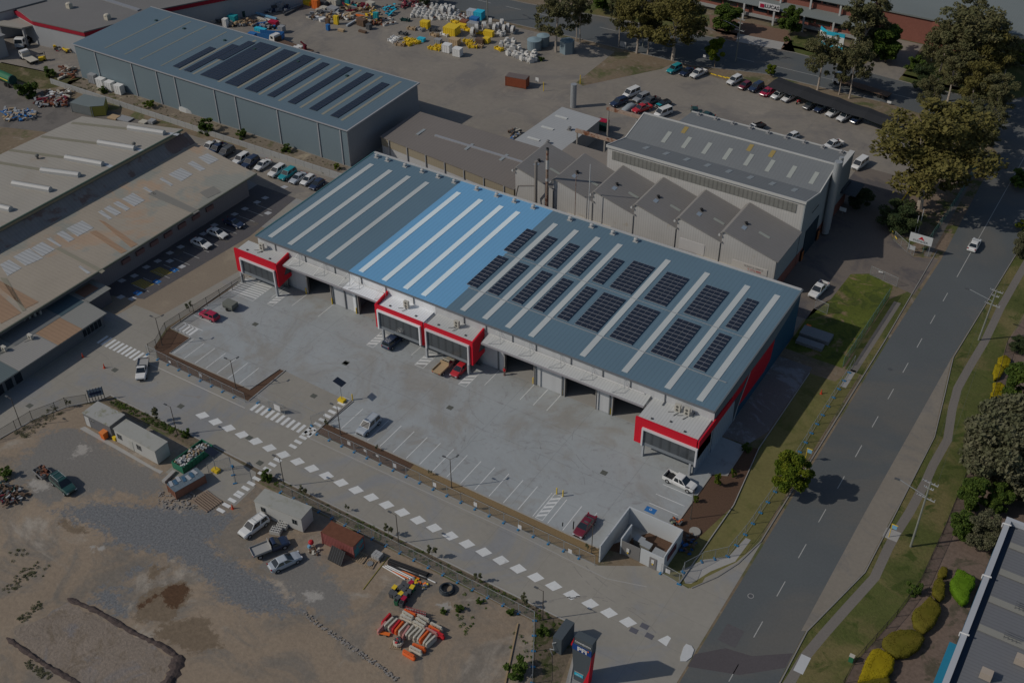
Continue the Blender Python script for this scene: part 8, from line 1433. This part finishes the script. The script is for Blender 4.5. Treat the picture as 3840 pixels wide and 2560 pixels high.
for n_, (x, y, c) in enumerate(((1000, 330, 'pale'), (1080, 290, 'pale'), (1160, 220, 'pale'), (1270, 290, 'pale'), (1110, 360, 'white'), (1230, 390, 'white'), (1340, 270, 'brown'), (1190, 330, 'tan'))):
    p = YZ(x, y); MB().cb((p.x, p.y, 0), (1.9, 1.4, .35+(n_ % 3)*.2), n_*.2).cb((p.x+.2, p.y+.2, .35+(n_ % 3)*.2), (1.2, .9, .2), n_*.3).build('slab_stack', K(c), None, ('stack of flat slabs nearest the lane', 'second stack of flat slabs from the lane', 'stack of flat slabs at the back', 'wide stack of flat slabs in the middle', 'white slab stack at the front edge', 'white round topped stack beside the stand', 'brown slab stack on the right', 'tan slab stack in the middle')[n_], 'slabs')
t_ = thing('tipper_body', 'long blue open tipper body behind the steel blue shed roof', 'truck body', YZ(280, 720)); an = rad(20); t_.rotation_euler = (0, 0, an)
MB().box(-3.5, 3.5, -1.2, -1.1, .4, 1.9).box(-3.5, 3.5, 1.1, 1.2, .4, 1.9).box(-3.5, 3.5, -1.1, 1.1, .4, .5).box(3.4, 3.5, -1.1, 1.1, .4, 1.9).build('body', K('blue'), t_, inv=False); MB().box(-3.2, 3.0, -.9, .9, .5, 1.0).build('load', P('load_dark', (.09, .08, .08), n=.4), t_, inv=False)
ybox(YZ(480, 600), (1.6, 1.6, 1.8), 'grey', 'grey box with dark side right of the blue tipper body'); ybox(YZ(330, 480), (2.6, 1.6, 1.4), 'magenta', 'crimson machine behind the blue tipper body', 'machine', 'machine'); ybox(YX(2200, 820), (3.5, 1.2, .9), 'cyan', 'blue steel rack behind the roof edge'); ybox(YX(1990, 930), (2.2, 1.4, .8), 'blue', 'small blue skip behind the roof edge')
r = random.Random(77)
for nm, i, j, q, n, lb, cs in (('scrap_heap', 0, 0, (330, 930, 620, 960), 160, 'wide heap of mixed scrap on the left yard', ('pale', 'brown', 'maroon', 'grey', 'rust')), ('scrap_heap', 0, 0, (30, 1050, 330, 1090), 90, 'heap of pipes and sheets left of the mixed scrap', ('silver', 'tan', 'blue', 'grey')), ('scrap_heap', 0, 0, (500, 430, 690, 460), 70, 'heap of pallets and red scrap by the shed corner', ('tan', 'maroon', 'yellow', 'dgrey')), ('scrap_heap', 0, 0, (560, 660, 700, 700), 50, 'brown scrap beside the shed end wall', ('brown', 'pale', 'rust')), ('scrap_heap', 2, 0, (0, 1230, 60, 1290), 50, 'heap of coloured scrap left of the white shed', ('brown', 'blue', 'pale', 'dgrey')), ('scrap_heap', 0, 0, (420, 870, 640, 900), 60, 'white and brown sheets at the back of the mixed scrap', ('white', 'brown', 'pale')), ('scrap_heap', 1, 0, (0, 20, 330, 60), 90, 'dark machinery heap at the top edge left of centre', ('dgrey', 'grey', 'navy', 'brown')), ('scrap_heap', 1, 0, (560, 10, 760, 40), 50, 'mixed scrap at the top edge behind the orange machine', ('grey', 'maroon', 'pale')), ('scrap_heap', 1, 0, (1000, 110, 1130, 200), 50, 'mixed machine parts around the teal cabinet', ('tan', 'dgrey', 'yellow', 'pale')), ('scrap_heap', 1, 0, (1330, 20, 1500, 60), 60, 'dark red scrap at the road end of the yard', ('maroon', 'pink', 'dgrey')), ('scrap_heap', 1, 0, (1180, 90, 1280, 130), 40, 'blue and dark scrap near the orange crate', ('cyan', 'dgrey', 'rust')), ('scrap_heap', 0, 0, (10, 0, 260, 20), 60, 'mixed scrap in the top left corner', ('green', 'tan', 'yellow', 'dgrey'))):
    a, b = T(i, j, q[0], q[3]), T(i, j, q[2], q[1]); c0 = (a+b)/2; t_ = thing(nm, lb, 'scrap', (c0.x, c0.y, 0)); mb = MB()
    for k in range(n):
        u, v = r.uniform(q[0], q[2]), r.uniform(q[1]-25, q[3]+25); p = T(i, j, u, v); mb.cb((p.x, p.y, r.uniform(0, .8)), (r.uniform(.3, 2.2), r.uniform(.1, .6), r.uniform(.08, .5)), r.uniform(0, 3.1), r.randrange(len(cs)), r.uniform(-.3, .3))
    mb.build('heap', [K(c) for c in cs], t_)
# crates by the shed wall, left yard boxes
for n_, (u, v, c) in enumerate(((865, 760, 'grey'), (940, 800, 'white'), (1020, 830, 'white'), (1105, 860, 'white'))):
    p = T(0, 0, u, v); ybox(p, (2.1, 1.6, 2.3), c, ('grey louvred box, leftmost by the shed wall', 'white tank crate right of the grey louvred box', 'white tank crate in the middle of three', 'white tank crate at the right of the row')[n_], 'tank_crate', 'crate', rad(5))
p = T(0, 0, 1708, 1030); t_ = thing('covered_boat', 'white wrapped boat shape lying against the shed wall', 'boat', (p.x, p.y+.5, 0), rad(0)); MB().rings([[(x, -w_, 0), (x, -w_*.8, z), (x, w_*.8, z), (x, w_, 0)][::-1] for x, w_, z in ((-2.3, .5, .7), (-1.5, .9, 1.1), (.5, .9, 1.0), (1.8, .5, .6), (2.4, .1, .3))]).build('cover', P('wrap_white', (.5, .51, .5)), t_, inv=False)
a = T(0, 0, 700, 1070); o = container(T(0, 0, 665, 1030), T(0, 0, 860, 1075), 5.0, 2.5, 'grey site container beside the yellow green one', P('site_cont_grey', (.20, .22, .22)), P('site_cont_roof', (.17, .20, .20))); o2 = container(T(0, 0, 850, 1075), T(0, 0, 975, 1065), 4.5, 2.7, 'yellow green container behind the cream roof', P('lime_cont', (.32, .31, .07)), P('site_cont_roof', (.17, .20, .20)))
ybox(T(0, 0, 1150, 1100), (3.6, 2.2, .3), 'grey', 'grey sheet stack beside the yellow green container'); ybox(T(0, 0, 1050, 1085), (2.6, 2.0, .3), 'tan', 'tan pallets right of the yellow green container'); ybox(T(0, 0, 1320, 1130), (1.8, 1.6, .4), 'pale', 'pale box at the white wall'); ybox(T(0, 0, 1400, 1130), (1.5, 1.5, .7), 'grey', 'grey box at the white wall')
p = T(2, 0, 835, 1190); ybox(p, (2.4, 1.8, 2.2), 'dgreen', 'dark green machine with a red top beside the white shed', 'machine', 'machine'); MB().cb((p.x, p.y, 2.25), (2.2, 1.6, .2), .1).build('red_cover', K('magenta'), None, 'red cover lying on the dark green machine', 'cover')
stack(T(2, 0, 562, 985), 6.0, .75, 'short silver silo behind the white shed', STEEL, 'silo')['category'] = 'silo'
# shade sail over the far car park
a0 = [T(3, 0, -10, 790, 2.5), T(3, 0, 1190, 1190, 2.5)]; b0 = [T(3, 0, 110, 710, 3.3), T(3, 0, 1235, 1095, 3.3)]
sc_ = thing('shade_sail', 'long black shade cloth carport over the far row of cars', 'shade sail', (a0[0].x, a0[0].y, 0)); mb = MB(); n = 16; g = []
for k in range(n+1):
    t0 = k/n; lo = a0[0].lerp(a0[1], t0); hi = b0[0].lerp(b0[1], t0); sag = .25*math.sin(math.pi*((k % 4)/4)); lo.z = 2.5-sag; hi.z = 3.3-sag
    d = (hi-lo); d.z = 0; g.append((lo, hi, lo.lerp(hi, .5)+Vector((0, 0, .35))))
for k in range(n):
    for x, y in ((0, 2), (2, 1)):
        p4 = [g[k][x], g[k+1][x], g[k+1][y], g[k][y]]; mb.slab([tuple(q) for q in p4], .03)
mb.build('cloth', mat('shade_cloth', (.028, .030, .034), .9, n=.15, ns=3), sc_)
for k in range(0, n+1, 4): MB().tube((g[k][1].x, g[k][1].y, 0), tuple(g[k][1]), .07).build('post', STEEL, sc_)
for n_, (u, v) in enumerate(((1830, 680), (1862, 690), (1912, 703), (1953, 714), (1990, 720))): p = T(2, 0, u, v); MB().cb((p.x, p.y, 0), (1.3, .25, .14), rad(-12)).cb((p.x, p.y, .14), (1.2, .18, .03), rad(-12)).build('wheel_stop', K('yellow'), None, 'yellow wheel stop between two white vehicles in the far car park', 'wheel stop', 'yellow wheel stops in the far car park')
for n_ in range(12): p = T(3, 1, 1215+n_*12, 298-n_*17); MB().cb((p.x, p.y, 0), (.22, 1.0, .15), rad(4)).cb((p.x, p.y, .15), (.16, .9, .03), rad(4)).build('wheel_stop', K('yellow'), None, 'yellow kerb block along the garden of the big gum tree', 'kerb block', 'yellow kerb blocks by the garden')
a, b = T(3, 1, 1140, 555), T(3, 1, 1185, 635); MB().tube((a.x, a.y, .12), (b.x, b.y, .12), .12).box(a.x-.1, a.x+.1, a.y-.1, a.y+.1, 0, .2).build('yellow_rail', K('yellow'), None, 'curved yellow rail at the garden corner', 'rail')
p = T(3, 1, 480, 1500, .8); t_ = thing('concrete_culvert', 'grey slab structure in the shaded yard right of the warehouse', 'slab', (p.x-.5, p.y, 0)); MB().box(-2.8, 2.6, -1.5, 1.2, 0, .8).build('slab', P('culvert_grey', (.2, .21, .22)), t_, inv=False); MB().box(-2.6, 2.2, -3.8, -2.2, 0, .6).build('slab', P('culvert_grey', (.2, .21, .22)), t_, inv=False); MB().box(-2.6, -1.8, 1.2, 1.8, 0, .7).build('block', K('orange'), t_, inv=False)
p = T(3, 3, 1400, 1180)
for (i, j, u, v, lb) in ((3, 2, 1985, 620, 'green letterbox at the yellow hedge'), (3, 3, 760, 1365, 'dark letterbox at the low fence')): p = T(i, j, u, v); t_ = thing('letterbox', lb, 'letterbox', (p.x, p.y, 0)); MB().box(-.3, .3, -.25, .25, 0, 1.1).build('box', K('green'), t_, inv=False); MB().box(-.34, .34, -.29, .29, 1.1, 1.16).build('lid', K('pale'), t_, inv=False)
pn = thing('person', 'person in a red shirt standing in the shade beside the third roller door', 'person', T(1, 2, 2283, 310))
sk_ = P('skin', (.35, .2, .14)); body = MB()
def limbs(pts): 
    for a, b in zip(pts, pts[1:]): body.tube(a[:3], b[:3], a[3], b[3], n=8)
body.rings([[(w_*math.cos(a*math.pi/5), d_*math.sin(a*math.pi/5), z) for a in range(10)] for z, w_, d_ in ((.82, .16, .11), (.95, .18, .12), (1.15, .165, .11), (1.35, .20, .12), (1.45, .17, .10), (1.5, .07, .07), (1.56, .06, .065), (1.62, .085, .10), (1.7, .09, .11), (1.78, .06, .07))])
for s_ in (-1, 1):
    limbs([(s_*.09, 0, .88, .095), (s_*.10, -.02, .48, .065), (s_*.11, .02, .08, .045)]); body.cb((s_*.11, -.06, 0), (.1, .27, .09)); limbs([(s_*.2, 0, 1.42, .055), (s_*.26, .03, 1.14, .042), (s_*.24, -.1, .9, .034)])
    for k in range(5): limbs([(s_*.24+(k-2)*.018, -.1, .9, .012), (s_*.24+(k-2)*.02, -.13, .82-(.02 if 0 < k < 4 else 0), .009)])
body.build('body', sk_, pn, inv=False, smooth=True)
MB().rings([[(w_*math.cos(a*math.pi/5), d_*math.sin(a*math.pi/5), z) for a in range(10)] for z, w_, d_ in ((.9, .20, .14), (1.15, .19, .13), (1.35, .22, .14), (1.47, .17, .11))]).tube((-.2, 0, 1.42), (-.26, .03, 1.18), .07).tube((.2, 0, 1.42), (.26, .03, 1.18), .07).build('shirt', K('red'), pn, inv=False)
MB().tube((-.09, 0, .92), (-.11, .02, .1), .11, .07).tube((.09, 0, .92), (.11, .02, .1), .11, .07).build('trousers', K('navy'), pn, inv=False); MB().sphere((0, .01, 1.73), .115, .75, 10, 5).build('hair', K('brown'), pn, inv=False)
r = random.Random(91)
for n_, (x0, y0, x1, y1, n, lb, cs) in enumerate(((760, 60, 860, 90, 60, 'grey steel heap behind the far dark tree of the scrap yard', ('grey', 'pale', 'dgrey')), (860, 80, 960, 100, 60, 'brown timber and steel heap left of the machinery row', ('brown', 'tan', 'grey')), (1160, 50, 1270, 75, 60, 'dark parts heap between the orange machine and slabs', ('dgrey', 'brown', 'grey')), (1290, 20, 1400, 45, 60, 'heap of beams and rails near the long teal beam', ('brown', 'maroon', 'tan', 'grey')), (1340, 70, 1430, 95, 50, 'heap of valves and rusty pipes beside the teal cabinet', ('rust', 'dgrey', 'tan')), (950, 30, 1080, 50, 70, 'dark machinery heap at the top of the machinery row', ('navy', 'dgrey', 'grey')), (1230, 60, 1330, 75, 50, 'low heap of slabs and planks before the white beams', ('pale', 'tan', 'brown')), (970, 95, 1050, 110, 40, 'heap of blue and black steel behind the truck body', ('blue', 'black', 'grey')))):
    a, b = F(x0, y1), F(x1, y0); c0 = (a+b)/2; t_ = thing('scrap_heap', lb, 'scrap', (c0.x, c0.y, 0)); mb = MB()
    for k in range(n): p = F(r.uniform(x0, x1), r.uniform(y0, y1)); mb.cb((p.x, p.y, r.uniform(0, .7)), (r.uniform(.4, 2.4), r.uniform(.15, .7), r.uniform(.1, .6)), r.uniform(0, 3.1), r.randrange(len(cs)), r.uniform(-.25, .25))
    mb.build('heap', [K(c) for c in cs], t_)
